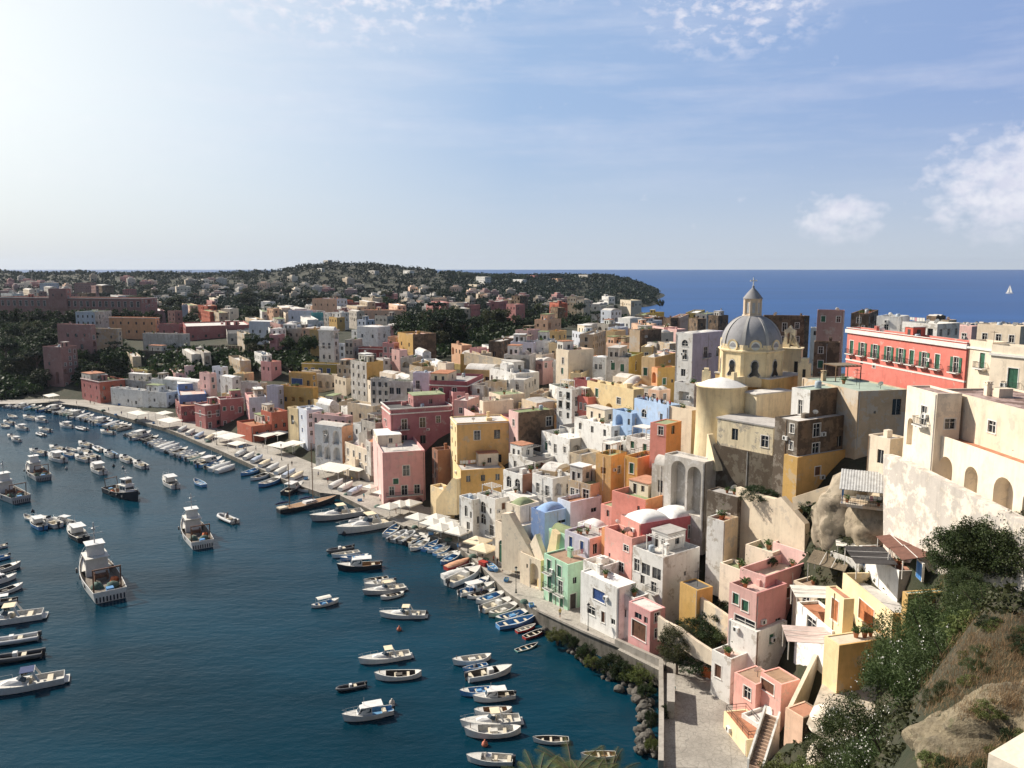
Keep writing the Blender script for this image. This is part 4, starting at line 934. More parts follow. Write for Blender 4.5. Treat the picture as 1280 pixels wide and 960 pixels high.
h('crimson pink house with two white vaulted roofs', 'coral', 801, 655, 685, 776, 881, 64, D=127, R_='crimson', L=0, rst=[(.78,.05,1.0,2.2,'w')], roof='white', top=('dome','white',2,1.3), par=.3)
h('tall coral pink house with buttress beside the bamboo terrace', 'coral', 790, 673, 738, 756, 801, 58, D=125, lst=[(.62,.3,1.5,1.6,'w'),(.2,.5,.5,.7,'n'),(.8,.8,1.2,1.0,'w')], roof='terra', ex=['pot','dish'], Rw=0, par=1.0)
h('orange porch house between lilac house and coral house', 'orange', 774, 668, 700, 752, 796, 54, D=131, L=0, Rw=0, roof='terra', par=.2)
h('tall white house with slatted pergola and folded awnings', 'white', 829, 697, 768, 791, 875, 54, D=119, lst=[(.15,.62,1.2,2.0,'w'),(.45,.62,1.8,1.8,'n'),(.8,.62,1.8,1.8,'n'),(.72,.36,1.1,1.6,'w+'),(.35,.42,.9,1.4,'n'),(.6,.02,2.4,3.4,'a')], rst=[(.6,.6,.5,.7,'n')], roof='pale', ex=[('pergn',-.7,-.6),'tank','box','box','chim'], R_='white')
h('white house with large dark shop window by the quay path', 'white', 773, 735, 792, 726, 795, 54, D=119, lst=[(.5,.52,2.8,1.8,'kl'),(.3,.12,1.9,1.4,'w'),(.62,.08,.8,1.8,'kb'),(.88,.15,.9,.9,'n')], rst=[(.6,.3,.8,1.4,'n')], roof='white', par=.2)
h('white curved terrace house with arched window above the shop window', 'white', 752, 709, 730, 729, 774, 52, D=125, lst=[(.4,.15,1.8,1.5,'A')], roof='cream', Rw=0, ex=['dish','box'])
h('small pink house with brown garage door on the path', 'pink', 813, 765, 806, 786, 819, 56, D=113, lst=[(.45,.62,1.5,.9,'n'),(.8,.6,.8,1.0,'n'),(.5,.0,3.0,2.6,'kb')], roof='pale', par=.15)
h('white rough house with low doorway between shop window and pink garage', 'white', 793, 748, 796, 776, 806, 54, D=118, lst=[(.3,.45,.8,1.2,'n')], roof='white', ex=['pot'])
h('small ochre shed beneath the white house side wall', 'ochre', 872, 738, 765, 850, 884, 60, D=114, L=0, Rw=0, roof='dark', par=.15)
# ---- church hill side houses
h('tall rough grey and brown house with white framed windows', 'sooty', 998, 527, 592, 969, 1062, 60, D=117, R_='brown', lst=[(.75,.78,.7,1.3,'w'),(.75,.45,.6,1.2,'w')], rst=[(.36,.68,1.5,1.9,'w'),(.36,.32,1.5,1.7,'w'),(.82,.4,1.0,1.6,'n')], roof='pale', ex=['box','dish'], par=.2)
h('narrow white and dark brown upper house with green roof edge', 'white', 1013, 488, 530, 990, 1070, 60, D=121, R_='brown', lst=[(.5,.25,.8,2.2,'w')], rst=[(.75,.2,1.1,2.2,'n')], roof='sage', par=.2)
h('wide brown house with broad sage green roof', 'tan', 1073, 489, 545, 1030, 1136, 78, D=119, R_='tan', L=0, rst=[(.78,.45,1.5,2.4,'n'),(.35,.5,.4,.4,'n')], roof='sage', par=.2, W=(15, None))
h('ochre storey with brown shutter under the rough grey house', 'ochre', 997, 572, 620, 985, 1064, 60, D=116, R_='amber', L=0, rst=[(.38,.45,1.2,1.3,'kb')], roof='pale', par=.1)
h('small whitewashed house with barrel roof beside the arched buttress wall', 'greywhite', 837, 584, 622, 815, 845, 46, D=138, lst=[(.5,.1,1.0,2.2,'n')], roof='grey', top=('vault','pale',1,1.6), par=.15, Rw=0)
h('cream box house with white shutters by the corrugated canopy', 'cream', 1113, 549, 592, 1086, 1134, 66, D=103, R_='sand', lst=[(.6,.25,1.0,1.8,'n')], Rw=0, roof='pale', par=.3, ex=['box'])
# ---- red palace and cream palace on the ridge
LW = [(x, .26, 1.15, 2.7, 'b+') for x in (.045,)]
h('long red palace with green shutters and white cornice', 'red', 1209, 428, 489, 1045, 1216, 79, D=137, name='palace', cat='palace', lst=
  [(.05,.40,1.2,2.7,'k+'),(.16,.40,1.2,2.6,'s+'),(.28,.40,1.2,2.6,'s+'),(.405,.40,1.2,2.6,'s+'),(.51,.40,1.2,2.6,'s+'),(.60,.40,1.2,2.6,'k+'),(.70,.40,1.2,2.6,'s+'),(.80,.40,1.2,2.6,'k+'),(.935,.40,1.2,2.6,'s+'),
   (.05,.18,.9,.8,'n'),(.16,.16,.9,.8,'n'),(.28,.13,.9,.8,'w')], roof='white', par=.9, cornice=[(1.1,.35,.75),(.1,.2,.12),(6.8,.08,.3)], ex=[('hut',.1,-.1),'box','dish','tank','chim'], Rw=0, deep=9)
h('pale cream palace with tall green shutters and iron balcony', 'cream', 1300, 436, 520, 1240, 1320, 62, D=118, name='palace', cat='palace', lst=[(.5,.42,1.5,3.0,'k+'),(.5,.05,1.2,1.6,'n')], roof='sand' if 'sand' in roofm else 'pale', par=1.2, cornice=[(1.6,.25,.35)], Rw=0, deep=9, ex=['dish','dish'])
h('cream side wing with white arch between the red and cream palaces', 'cream', 1241, 428, 490, 1212, 1250, 80, D=126, name='palace_wing', cat='palace', lst=[(.62,.52,1.1,2.4,'k+'),(.35,.06,3.8,3.4,'a')], roof='pale', par=1.0, cornice=[(1.4,.2,.3)], Rw=0, deep=9)
# ---- big cream arcade house on the right
h('cream arcade terrace with four round arches above the mottled wall', 'cream', 1312, 592, 668, 1134, 1330, 86, D=76.5, lst=[(.10,.30,1.3,3.4,'a'),(.345,.02,2.6,3.7,'a'),(.535,.02,2.3,3.7,'a'),(.75,.02,3.1,3.9,'a'),(.92,.02,2.6,3.6,'a'),(.2,.55,.8,1.0,'n')], roof='terra', par=.5, Rw=0, W=(None, 6.0), deep=1.5, name='arcade_terrace', cat='terrace', ex=['pot','pot'])
h('cream upper house with weathered brown roof over the arcade', 'cream', 1318, 522, 592, 1176, 1340, 86, D=80, lst=[(.10,.30,1.2,2.3,'n'),(.52,.42,1.3,1.3,'w'),(.85,.42,1.3,1.3,'w')], roof='weath', par=.25, Rw=0, W=(None, 9.0), ex=['box','chim'])
h('cream tower bay with iron balcony at the far end of the arcade', 'cream', 1172, 492, 570, 1134, 1183, 86, D=94, lst=[(.62,.45,1.2,2.3,'b+'),(.2,.02,1.2,3.4,'a')], rst=[(.6,.45,1.3,1.2,'w')], roof='weath', par=.25, W=(None, 3.0), ex=[])
# ---- foreground cluster
h('pink house with sunken roof terrace and parapet stairs', 'palepink', 957, 721, 770, 925, 1023, 54, D=105, R_='pink', rst=[(.42,.3,1.3,1.5,'kb')], L=0, roof='cream', par=1.3, ex=['pot','pot'])
h('pink upper terrace house with stepped parapet behind the sunken terrace', 'palepink', 1012, 692, 716, 966, 1064, 54, D=110, R_='pink', L=0, Rw=0, roof='cream', par=1.5, ex=['pot','pot','pot','chim'])
h('pink fronted house with white ground floor and dark grid window', 'palepink', 946, 742, 812, 912, 984, 56, D=101.5, R_='pink', lst=[(.25,.72,1.0,1.5,'k'),(.6,.66,1.1,1.5,'k'),(.62,.30,3.4,1.6,'w')], rst=[(.25,.05,1.0,2.2,'pg'),(.75,.3,1.1,1.1,'n')], roof='pinkish', par=.7, ex=['pot','box'])
h('white ground floor skirt with rough plaster below the pink front', 'white', 946, 790, 822, 911, 984, 56, D=100.6, L=0, Rw=(1,1,'pg'), roof='pale', par=.1, ex=[])
h('low white house with tiled terrace beside the orange bin', 'white', 914, 824, 862, 890, 938, 56, D=100, lst=[(.35,.2,1.1,1.8,'kb')], Rw=0, roof='pinkish', par=.6, ex=['pot','pot'])
h('raspberry pink house with brown tiled roof by the road', 'coral', 945, 856, 892, 918, 972, 60, D=95, lst=[(.62,.35,1.2,1.6,'w')], rst=[(.6,.1,1.0,1.8,'n')], roof='brown', par=.12, ex=['dish'])
h('small pink upper room with long window over the brown tiled roof', 'coral', 977, 856, 884, 951, 990, 64, D=92.5, lst=[(.35,.3,2.2,1.4,'kb')], Rw=0, roof='brown', par=.12, ex=[])
h('white house with grey curved roof terrace next to the raspberry house', 'white', 947, 905, 950, 927, 985, 62, D=91, lst=[(.7,.3,1.0,1.8,'w')], Rw=0, roof='pale', par=.35, ex=['box'])
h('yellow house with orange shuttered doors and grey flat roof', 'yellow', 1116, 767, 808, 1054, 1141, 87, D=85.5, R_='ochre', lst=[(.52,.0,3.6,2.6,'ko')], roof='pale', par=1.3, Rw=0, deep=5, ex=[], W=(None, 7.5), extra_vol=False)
h('olive yellow garden wall house at the end of the grey flat roof', 'ochre', 1135, 743, 770, 1130, 1192, 80, D=84.3, L=0, Rw=0, roof='sage', par=.1, ex=[], W=(.9, None))
h('narrow yellow house with tall orange shutters and drainpipe', 'yellow', 1055, 749, 790, 1033, 1062, 82, D=89.5, lst=[(.55,.15,1.5,2.6,'ko')], roof='terra', par=.15, Rw=0, ex=[], W=(None, 1.3))
h('white house with tiled terrace and iron balcony behind the pink awning', 'white', 1040, 789, 812, 996, 1052, 82, D=91, lst=[(.45,.05,2.2,2.2,'w')], roof='terra', par=.35, Rw=0, ex=['pot'])
h('orange block with pale curved terrace below the yellow house', 'yellow', 1049, 807, 846, 1045, 1113, 74, D=84, R_='amber', L=0, Rw=0, roof='cream', par=.12, ex=['dish','pot','pot','pot'])
h('terracotta brown pier house with flat cap beside the courtyard', 'peach', 1004, 898, 955, 987, 1018, 62, D=82, R_='brown', L=0, rst=[(.5,.3,.9,.7,'n')], roof='terra', par=.1, ex=[])
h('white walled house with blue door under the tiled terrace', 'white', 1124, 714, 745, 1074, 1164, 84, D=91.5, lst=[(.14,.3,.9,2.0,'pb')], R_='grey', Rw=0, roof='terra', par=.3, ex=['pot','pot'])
# ---- landward houses behind the ridge
for a in [('big brown house with blank wall behind the dome', 'brown', 1006, 395, 450, 955, 1012, 14, 215), ('dusky mauve house standing tall behind the red palace', 'duskpink', 1056, 388, 440, 1022, 1068, 20, 205),
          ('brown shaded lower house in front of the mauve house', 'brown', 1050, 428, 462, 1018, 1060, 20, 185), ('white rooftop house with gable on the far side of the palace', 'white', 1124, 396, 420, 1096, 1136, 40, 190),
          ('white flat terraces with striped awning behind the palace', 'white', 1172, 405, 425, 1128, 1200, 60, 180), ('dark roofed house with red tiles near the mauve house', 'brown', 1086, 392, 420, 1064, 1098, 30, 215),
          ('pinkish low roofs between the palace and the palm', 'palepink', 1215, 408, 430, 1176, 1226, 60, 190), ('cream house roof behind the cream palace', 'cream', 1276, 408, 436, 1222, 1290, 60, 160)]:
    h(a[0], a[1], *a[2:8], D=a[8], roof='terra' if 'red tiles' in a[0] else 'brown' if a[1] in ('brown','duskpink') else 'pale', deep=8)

h('white stepped house between the pink parapet and the black net', 'white', 1074, 702, 738, 1038, 1112, 60, D=99, roof='pale', par=.5, ex=['pot','box'])
h('low cream house under the brown shade net', 'cream', 1022, 738, 770, 992, 1050, 60, D=101, roof='brown', par=.4, ex=['pot'])
h('pale pink wall house climbing beside the tuff outcrop', 'palepink', 1052, 690, 712, 1018, 1085, 56, D=106, roof='cream', par=1.0, ex=['pot','pot'])
# ------------------------------------------------------------------ generic solid in a vertical plane, traced at its own distance
def slab(name, label, cat, pts, D0, D1, th, mats, px0=None, px1=None, group=None, parent=None, kind=None, root=None):
    """upright wall standing in the vertical plane through the rays px0 (distance D0) and px1 (distance D1)"""
    px0 = pts[0][0] if px0 is None else px0; px1 = pts[-1][0] if px1 is None else px1
    a = Vector(((px0-640)/F*D0*1.0, D0)); b = Vector(((px1-640)/F*D1*1.0, D1))
    # exact: y-depth D, x = ray.x/ray.y*D ; use horizon row for the plane
    a = atd(px0, 480, D0).to_2d(); b = atd(px1, 480, D1).to_2d(); d = (b-a).normalized(); n = Vector((-d.y, d.x))
    vs = []
    for px, py in pts:
        r = ray(px, py); t = (a.dot(n))/(r[0]*n.x+r[1]*n.y); vs.append(Vector((r[0]*t, r[1]*t, H+r[2]*t)))
    if n.y < 0: n = -n
    off = Vector((n.x, n.y, 0))*th; K = len(vs); c = sum(vs, Vector())/K
    mb = MB(); mb.poly([v-c for v in vs], 0); mb.poly([v+off-c for v in reversed(vs)], 0)
    for i in range(K):
        p, q = vs[i]-c, vs[(i+1) % K]-c; mb.quad(p, p+off, q+off, q, 0)
    o = mb.build(name, mats, None, c)
    bm = bmesh.new(); bm.from_mesh(o.data); bmesh.ops.recalc_face_normals(bm, faces=bm.faces[:]); bm.to_mesh(o.data); bm.free()
    if parent is not None:
        o.location = c-parent.location; o.parent = parent
    elif label: tag(o, label, cat, group, kind)
    return o

# ------------------------------------------------------------------ domed church
def church():
    D = 146.0; c0 = atd(937, 471, D); cx, cy = c0.x, c0.y; zy = lambda py: atd(937, py, D).z
    z_dr, z_cor, z_sp, z_top, z_lan, z_cap, z_cr = zy(472), zy(438), zy(431), zy(393), zy(373), zy(359), zy(347)
    base = Vector((cx, cy, z_dr-12)); root = empty('church', base)
    tag(root, 'yellow church with a grey ribbed dome, lantern and cross on the ridge', 'church')
    Y = plaster('church_yellow', (.78, .62, .37), dirt=.4, blotch=.35); YO = plaster('church_ochre', (.66, .44, .17), dirt=.55, blotch=.5)
    G = plaster('dome_grey', (.29, .29, .305), dirt=.35, blotch=.3, rough=.7); RB = plaster('dome_rib_pale', (.40, .39, .375), dirt=.3); CR = plaster('church_cream', (.78, .66, .46), dirt=.5, patch=.25)
    rel = lambda x, y, z: (x-base.x, y-base.y, z-base.z)
    # octagonal drum, face normals turned 7.5 degrees to the west of the camera
    Rr = 5.55; ang0 = R(-90-7.5); ap = Rr*math.cos(math.pi/8)
    mb = MB(); vs = [Vector((cx+Rr*math.cos(ang0+math.pi/8+k*math.pi/4), cy+Rr*math.sin(ang0+math.pi/8+k*math.pi/4), 0)) for k in range(8)]
    wins = []
    for k in range(8):
        a, b_ = vs[k-1], vs[k]; Wd = (b_-a).length; du = (b_-a)/Wd; n = Vector((du.y, -du.x, 0))
        w, hh = 1.15, 2.9; v0 = z_dr+.9
        # keyhole shaped window: broad lower lobe, narrow upper lobe
        ops = [dict(u0=Wd/2-w/2, u1=Wd/2+w/2, v0=v0-base.z, v1=v0+hh-base.z, arch=True, d=.35)] if k not in (3, 4, 5) else []
        wall(mb, rel(a.x, a.y, 0), du, n, Wd, z_dr-1-base.z, z_cor-base.z, ops, 0)
        if ops:
            wm = MB(); K = 20; prof = []
            for q in range(K):
                t = 2*math.pi*q/K; prof.append((math.cos(t), math.sin(t)))
            outl = [(-.85, .35), (-.98, .05), (-.7, -.15), (-.35, 0), (0, .12), (.35, 0), (.7, -.15), (.98, .05), (.85, .35), (.55, .75), (.48, 1.2), (.62, 1.75), (.5, 2.35), (.2, 2.65), (-.2, 2.65), (-.5, 2.35), (-.62, 1.75), (-.48, 1.2), (-.55, .75)]
            wm.poly([(x, -.05, z) for x, z in outl], 0)
            for q in range(len(outl)):
                p1, p2 = outl[q], outl[(q+1) % len(outl)]; s = 1.22; m1 = (p1[0]*s, (p1[1]-1.25)*1.12+1.25); m2 = (p2[0]*s, (p2[1]-1.25)*1.12+1.25)
                wm.quad((p1[0], -.09, p1[1]), (p2[0], -.09, p2[1]), (m2[0], -.02, m2[1]), (m1[0], -.02, m1[1]), 1)
                wm.quad((p1[0], -.05, p1[1]), (p2[0], -.05, p2[1]), (p2[0], -.09, p2[1]), (p1[0], -.09, p1[1]), 1)
            wins.append((wm, a+du*(Wd/2)+Vector((0, 0, v0)), math.atan2(du.y, du.x)))
        mb.box(-.28, .28, -.12, .3, z_dr-base.z, z_cor-base.z, 0, M=Matrix.Translation((vs[k].x-base.x, vs[k].y-base.y, 0)) @ Matrix.Rotation(ang0+math.pi/8+k*math.pi/4+math.pi/2, 4, 'Z'))
    mb.build('drum', [Y], root)
    for wm, p, rz in wins: wm.build('window', [M_glass, RB], root, rel(*p), rz)
    # cornice ring and attic band with roundels
    mb = MB(); oct_ = lambda r, z: [rel(cx+r*math.cos(ang0+math.pi/8+k*math.pi/4), cy+r*math.sin(ang0+math.pi/8+k*math.pi/4), z) for k in range(8)]
    rings = [(Rr+.02, z_cor), (Rr+.35, z_cor+.2), (Rr+.35, z_cor+.4), (Rr-.05, z_cor+.5), (Rr-.05, z_sp+.35), (Rr-.5, z_sp+.4)]
    for (r1, z1), (r2, z2) in zip(rings, rings[1:]):
        A, B = oct_(r1, z1), oct_(r2, z2)
        for k in range(8): mb.quad(A[k-1], A[k], B[k], B[k-1], 0)
    mb.build('attic_band', [Y], root)
    for k in range(8):
        an = ang0+k*math.pi/4
        rm = MB(); K = 16
        for q in range(K):
            t, t2 = 2*math.pi*q/K, 2*math.pi*(q+1)/K; f = lambda r, t_, y: (r*math.cos(t_), y, r*math.sin(t_))
            rm.quad(f(.75, t, -.06), f(.75, t2, -.06), f(1.05, t2, -.12), f(1.05, t, -.12), 1); rm.quad(f(1.05, t, -.12), f(1.05, t2, -.12), f(1.05, t2, .5), f(1.05, t, .5), 1)
        rm.poly([(.75*math.cos(2*math.pi*q/K), -.05, .75*math.sin(2*math.pi*q/K)) for q in range(K)], 0)
        rm.build('roundel', [simple('roundel_pale', (.66, .66, .62), .6, var=.15), Y], root, rel(cx+(ap+.02)*math.cos(an), cy+(ap+.02)*math.sin(an), z_sp+.25), an+math.pi/2)
    # dome: eight smooth gores, ribs at the corners
    mb = MB(); hd = z_top-z_sp; Rd = 5.25
    prof = [(Rd*math.cos(t)**.92 if t < 1.5 else .9, z_sp+hd*1.0*math.sin(t)) for t in [i*math.pi/2/14*.93 for i in range(15)]]; prof = [(r, z-base.z) for r, z in prof]
    mb.lathe(prof, 48, (cx-base.x, cy-base.y), 0)
    dm = mb.build('dome', [G], root)
    for k in range(8):
        an = ang0+math.pi/8+k*math.pi/4; t = MB(); ca, sa = math.cos(an), math.sin(an); tx, ty = -sa, ca
        for (r1, z1), (r2, z2) in zip(prof, prof[1:]):
            w1, w2 = .10+.035*r1, .10+.035*r2
            P_ = lambda r, z, s, o: ((cx-base.x)+(r+o)*ca+tx*s, (cy-base.y)+(r+o)*sa+ty*s, z)
            a1, b1, a2, b2 = P_(r1, z1, -w1, .16), P_(r1, z1, w1, .16), P_(r2, z2, -w2, .16), P_(r2, z2, w2, .16)
            t.quad(a1, b1, b2, a2); t.quad(P_(r1, z1, -w1, -.1), a1, a2, P_(r2, z2, -w2, -.1)); t.quad(b1, P_(r1, z1, w1, -.1), P_(r2, z2, w2, -.1), b2)
        t.build('rib', [RB], dm, (0, 0, 0))
    # lantern
    mb = MB(); lr = 1.42; o8 = lambda r, z: [rel(cx+r*math.cos(ang0+math.pi/8+k*math.pi/4), cy+r*math.sin(ang0+math.pi/8+k*math.pi/4), z) for k in range(8)]
    rings = [(1.75, z_top-.35), (1.75, z_top-.05), (lr, z_top), (lr, z_lan-.25), (lr+.25, z_lan-.15), (lr+.25, z_lan)]
    for (r1, z1), (r2, z2) in zip(rings, rings[1:]):
        A, B = o8(r1, z1), o8(r2, z2)
        for k in range(8): mb.quad(A[k-1], A[k], B[k], B[k-1], 0)
    for k in range(8):
        p = o8(lr+.04, 0)[k]; mb.box(p[0]-.14, p[0]+.14, p[1]-.14, p[1]+.14, z_top-base.z, z_lan-.2-base.z, 0)
    ln = mb.build('lantern', [plaster('lantern_peach', (.76, .60, .44), dirt=.4)], root)
    for k in range(8):
        an = ang0+k*math.pi/4; q = MB(); q.box(-.24, .24, -.03, .03, .3, 2.1, 0)
        q.build('window', [simple('lantern_pane', (.5, .5, .5), .5, var=.2)], ln, rel(cx+(lr*math.cos(math.pi/8)+.01)*math.cos(an), cy+(lr*math.cos(math.pi/8)+.01)*math.sin(an), z_top), an+math.pi/2)
    mb = MB(); hc = z_cap-z_lan; mb.lathe([(lr+.32, z_lan-base.z), (lr+.1, z_lan+.15*hc-base.z), (1.15, z_lan+.4*hc-base.z), (.7, z_lan+.68*hc-base.z), (.28, z_lan+.9*hc-base.z), (.16, z_cap-base.z), (.24, z_cap+.15-base.z), (0, z_cap+.35-base.z)], 24, (cx-base.x, cy-base.y))
    mb.build('lantern_cap', [G], root)
    mb = MB(); hx = z_cr-z_cap; x0, y0 = cx-base.x, cy-base.y
    mb.box(x0-.07, x0+.07, y0-.07, y0+.07, z_cap-base.z, z_cr-base.z); mb.box(x0-.46, x0-.071, y0-.06, y0+.06, z_cr-.62-base.z, z_cr-.46-base.z); mb.box(x0+.071, x0+.46, y0-.06, y0+.06, z_cr-.62-base.z, z_cr-.46-base.z)
    for sx in (-.5, .5): mb.box(x0+sx-.09, x0+sx+.09, y0-.09, y0+.09, z_cr-.66-base.z, z_cr-.42-base.z)
    mb.build('cross', [simple('cross_white', (.78, .77, .74), .5, var=.05)], root)
    # crossing block under the drum
    th = R(7.5)
    def blockp(name, xc, yt, yb, xl, xr, thd, D_, zlow, mat, roofmat, par=.35, wl=None, wr=None, ops0=(), ops1=()):
        C = atd(xc, yt, D_); t_ = R(thd); dl = Vector((-math.cos(t_), math.sin(t_), 0)); dr = Vector((math.sin(t_), math.cos(t_), 0))
        def solve(px, d):
            a = (px-640)/F; dz = C.z-H; return max(1.2, min(30, (a*(C.y*CP-dz*SP)-C.x)/(d.x-a*d.y*CP)))
        wl = wl or solve(xl, dl); wr = wr or solve(xr, dr); C2 = Vector((C.x, C.y, 0)); L, Rr_ = C2+dl*wl, C2+dr*wr; cs = [L, C2, Rr_, L+dr*wr]
        m = MB()
        for i in range(4):
            a, b_ = cs[i], cs[(i+1) % 4]; Wd = (b_-a).length; du = (b_-a)/Wd; n = Vector((du.y, -du.x, 0)); ops = []
            for (fu, pv, w, hh, kd) in (ops0 if i == 0 else ops1 if i == 1 else ()):
                v0 = C.z-pv-base.z; ops.append(dict(u0=Wd*fu-w/2, u1=Wd*fu+w/2, v0=v0, v1=v0+hh, win=kd))
            wall(m, rel(a.x, a.y, 0), du, n, Wd, zlow-base.z, C.z-base.z, ops, 0)
            for o in ops: put_window(root, base, a, du, n, dict(o, v0=o['v0']+base.z, v1=o['v1']+base.z), False)
        m.build(name, [mat], root)
        q = MB(); off = .25
        cc = sum(cs, Vector())/4; ex = [v+(v-cc).normalized()*off for v in cs]
        q.poly([rel(v.x, v.y, C.z+.12) for v in ex]); 
        for i in range(4): a, b_ = ex[i], ex[(i+1) % 4]; q.quad(rel(a.x, a.y, C.z-.1), rel(b_.x, b_.y, C.z-.1), rel(b_.x, b_.y, C.z+.12), rel(a.x, a.y, C.z+.12))
        q.poly([rel(v.x, v.y, C.z-.1) for v in reversed(ex)])
        q.build('roof_slab', [roofmat], root)
        return C
    blockp('crossing_block', 962, 474, 520, 905, 992, 52, 139.5, 27, YO, roofm['pale'], wl=11.5, wr=10.5)
    blockp('transept', 946, 493, 528, 931, 990, 62, 134.5, 27, Y, roofm['pale'], wl=3.4)
    blockp('annex_house', 967, 534, 572, 897, 986, 50, 124.6, 24, CR, roofm['grey'], ops0=((.33, 3.2, 1.2, 1.9, 'n'), (.86, 3.4, 1.3, 1.8, 'w'), (.2, 6.3, .6, .9, 'n')), wr=6)
    # round apse with half-cone roof and shaped parapet
    ac = atd(901, 520, 139.5); ra = 4.25; za0 = 24; za1 = atd(872, 484, 138).z
    mb = MB(); mb.lathe([(ra+.25, za0-base.z), (ra, za1-8-base.z), (ra, za1-base.z), (ra+.14, za1+.02-base.z), (ra+.14, za1+.22-base.z), (ra-.2, za1+.22-base.z)], 40, (ac.x-base.x, ac.y-base.y))
    mb.build('apse', [Y], root)
    mb = MB(); mb.lathe([(ra-.1, za1+.15-base.z), (ra*.6, za1+.9-base.z), (.2, za1+1.5-base.z), (0, za1+1.52-base.z)], 32, (ac.x-base.x, ac.y-base.y)); mb.build('apse_roof', [roofm['white']], root)
    q = MB(); q.box(-1.6, 1.6, -.3, .3, 0, 1.6); q.box(-1.6, -.8, -.3, .3, 1.6, 2.5); q.build('apse_parapet', [Y], root, rel(ac.x+2.9, ac.y+.6, za1-.1), R(38))
    q = MB(); q.box(-.7, .7, -.5, .5, 0, 2.4); q.box(-.4, .4, -.5, .5, 2.4, 2.9); q.build('apse_parapet', [Y], root, rel(ac.x-2.0, ac.y+3.2, za1-.2), R(-20))
    # raking buttress
    q = MB(); p = atd(890, 577, 132.5); h_ = 5.5; q.add([(-.6, -2.4, 0), (.6, -2.4, 0), (.6, 1, 0), (-.6, 1, 0), (-.5, .6, h_), (.5, .6, h_), (.5, 1, h_), (-.5, 1, h_), (-.6, -2.0, 1.0), (.6, -2.0, 1.0)], [(0, 1, 9, 8), (8, 9, 5, 4), (1, 2, 6, 5, 9), (3, 0, 8, 4, 7), (4, 5, 6, 7), (2, 3, 7, 6)]); q.build('buttress', [Y], root, rel(p.x, p.y, p.z-1), R(18))
    # bell gable on its own little block, and a pier
    bp = atd(987, 467, 150); q = MB(); q.box(-2.0, 2.0, -1.6, 1.6, -6, 4.6); q.box(-2.2, 2.2, -1.8, 1.8, 4.6, 4.85); q.box(.9, 1.5, -1.66, -1.601, .3, 2.5, 1); q.build('bell_base', [Y, M_dark], root, rel(bp.x, bp.y, bp.z), R(-25))
    g = MB(); outl = [(-1.9, 0), (-1.15, .9), (-.95, 2.2), (-1.05, 3.2), (-.5, 3.4), (0, 4.1), (.5, 3.4), (1.05, 3.2), (.95, 2.2), (1.15, .9), (1.9, 0)]
    K = 10; arc = [(.5*math.cos(math.pi*k/K), 2.3+.5*math.sin(math.pi*k/K)) for k in range(K+1)]; inner = [(.5, .7)]+arc+[(-.5, .7)]
    for y_ in (-.35, .35):
        lft = [p_ for p_ in outl if p_[0] <= 0]; rgt = [p_ for p_ in outl if p_[0] >= 0]
        il = [p_ for p_ in inner if p_[0] <= 1e-6]; ir = [p_ for p_ in inner if p_[0] >= -1e-6]
        g.poly([(x, y_, z) for x, z in lft]+[(x, y_, z) for x, z in il]+[(0, y_, .7), (0, y_, 0)]); g.poly([(x, y_, z) for x, z in reversed(rgt)]+[(0, y_, 0), (0, y_, .7)]+[(x, y_, z) for x, z in ir][::1])
    for pl_ in (outl, inner):
        for i in range(len(pl_)-1): a, b_ = pl_[i], pl_[i+1]; g.quad((a[0], -.35, a[1]), (b_[0], -.35, b_[1]), (b_[0], .35, b_[1]), (a[0], .35, a[1]))
    gb = g.build('bell_gable', [CR], root, rel(bp.x-.2, bp.y, bp.z+4.85), R(-35))
    q = MB(); q.lathe([(.05, .75), (.2, .7), (.26, .2), (.36, 0), (0, 0)], 12); q.build('bell', [simple('bronze', (.14, .12, .07), .5, metal=.6)], gb, (0, 0, 1.5))
    pp = atd(1005, 478, 142); q = MB(); q.box(-1.0, 1.0, -.8, .8, -5, 3.4); q.box(-.6, .6, -.8, .8, 3.4, 4.3); q.box(-.25, .25, -.86, -.801, .2, 2.4, 1); q.build('pier', [Y, M_dark], root, rel(pp.x, pp.y, pp.z), R(-25))
church()

# ------------------------------------------------------------------ retaining walls, rock, terraces of the church hill and the near slope
h('weathered white buttress wall with two tall blind arches', 'greywhite', 881, 578, 650, 831, 896, 50, D=129.5, name='buttress_wall', cat='wall', lst=[(.36,.08,3.0,8.2,'a'),(.76,.04,2.8,8.2,'a')], Rw=0, roof='pale', par=.35, ex=[])
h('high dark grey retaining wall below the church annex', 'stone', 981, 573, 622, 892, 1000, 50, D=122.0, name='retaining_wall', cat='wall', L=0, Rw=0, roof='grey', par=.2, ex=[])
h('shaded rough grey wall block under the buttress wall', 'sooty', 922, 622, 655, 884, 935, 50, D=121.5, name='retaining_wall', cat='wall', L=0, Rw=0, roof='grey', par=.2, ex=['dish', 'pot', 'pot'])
mott = plaster('mottled_limewash', (.74, .66, .56), dirt=.3, blotch=.9, patch=.8, patchcol=(.50, .46, .42))
slab('retaining_wall', 'huge mottled limewashed retaining wall under the cream arcade', 'wall', [(1104, 568), (1118, 572), (1134, 580), (1312, 669), (1312, 760), (1104, 700)], 101, 75.6, 1.2, [mott], 1104, 1312)
creamw = pl('cream'); sandw = pl('sand')
slab('stair_wall', 'tall sunlit cream stair wall with sloping top below the dark retaining wall', 'wall', [(920, 609), (946, 619), (968, 624), (976, 621), (1006, 655), (1004, 770), (922, 770)], 124, 112.5, 1.0, [creamw], 920, 1006)
h('cream walled garden terrace with plants above the pink house', 'cream', 966, 691, 705, 932, 1006, 52, D=112.8, name='garden_terrace', cat='terrace', L=0, Rw=0, roof='sage', par=.9, ex=['pot','pot','pot','pot','pot'])
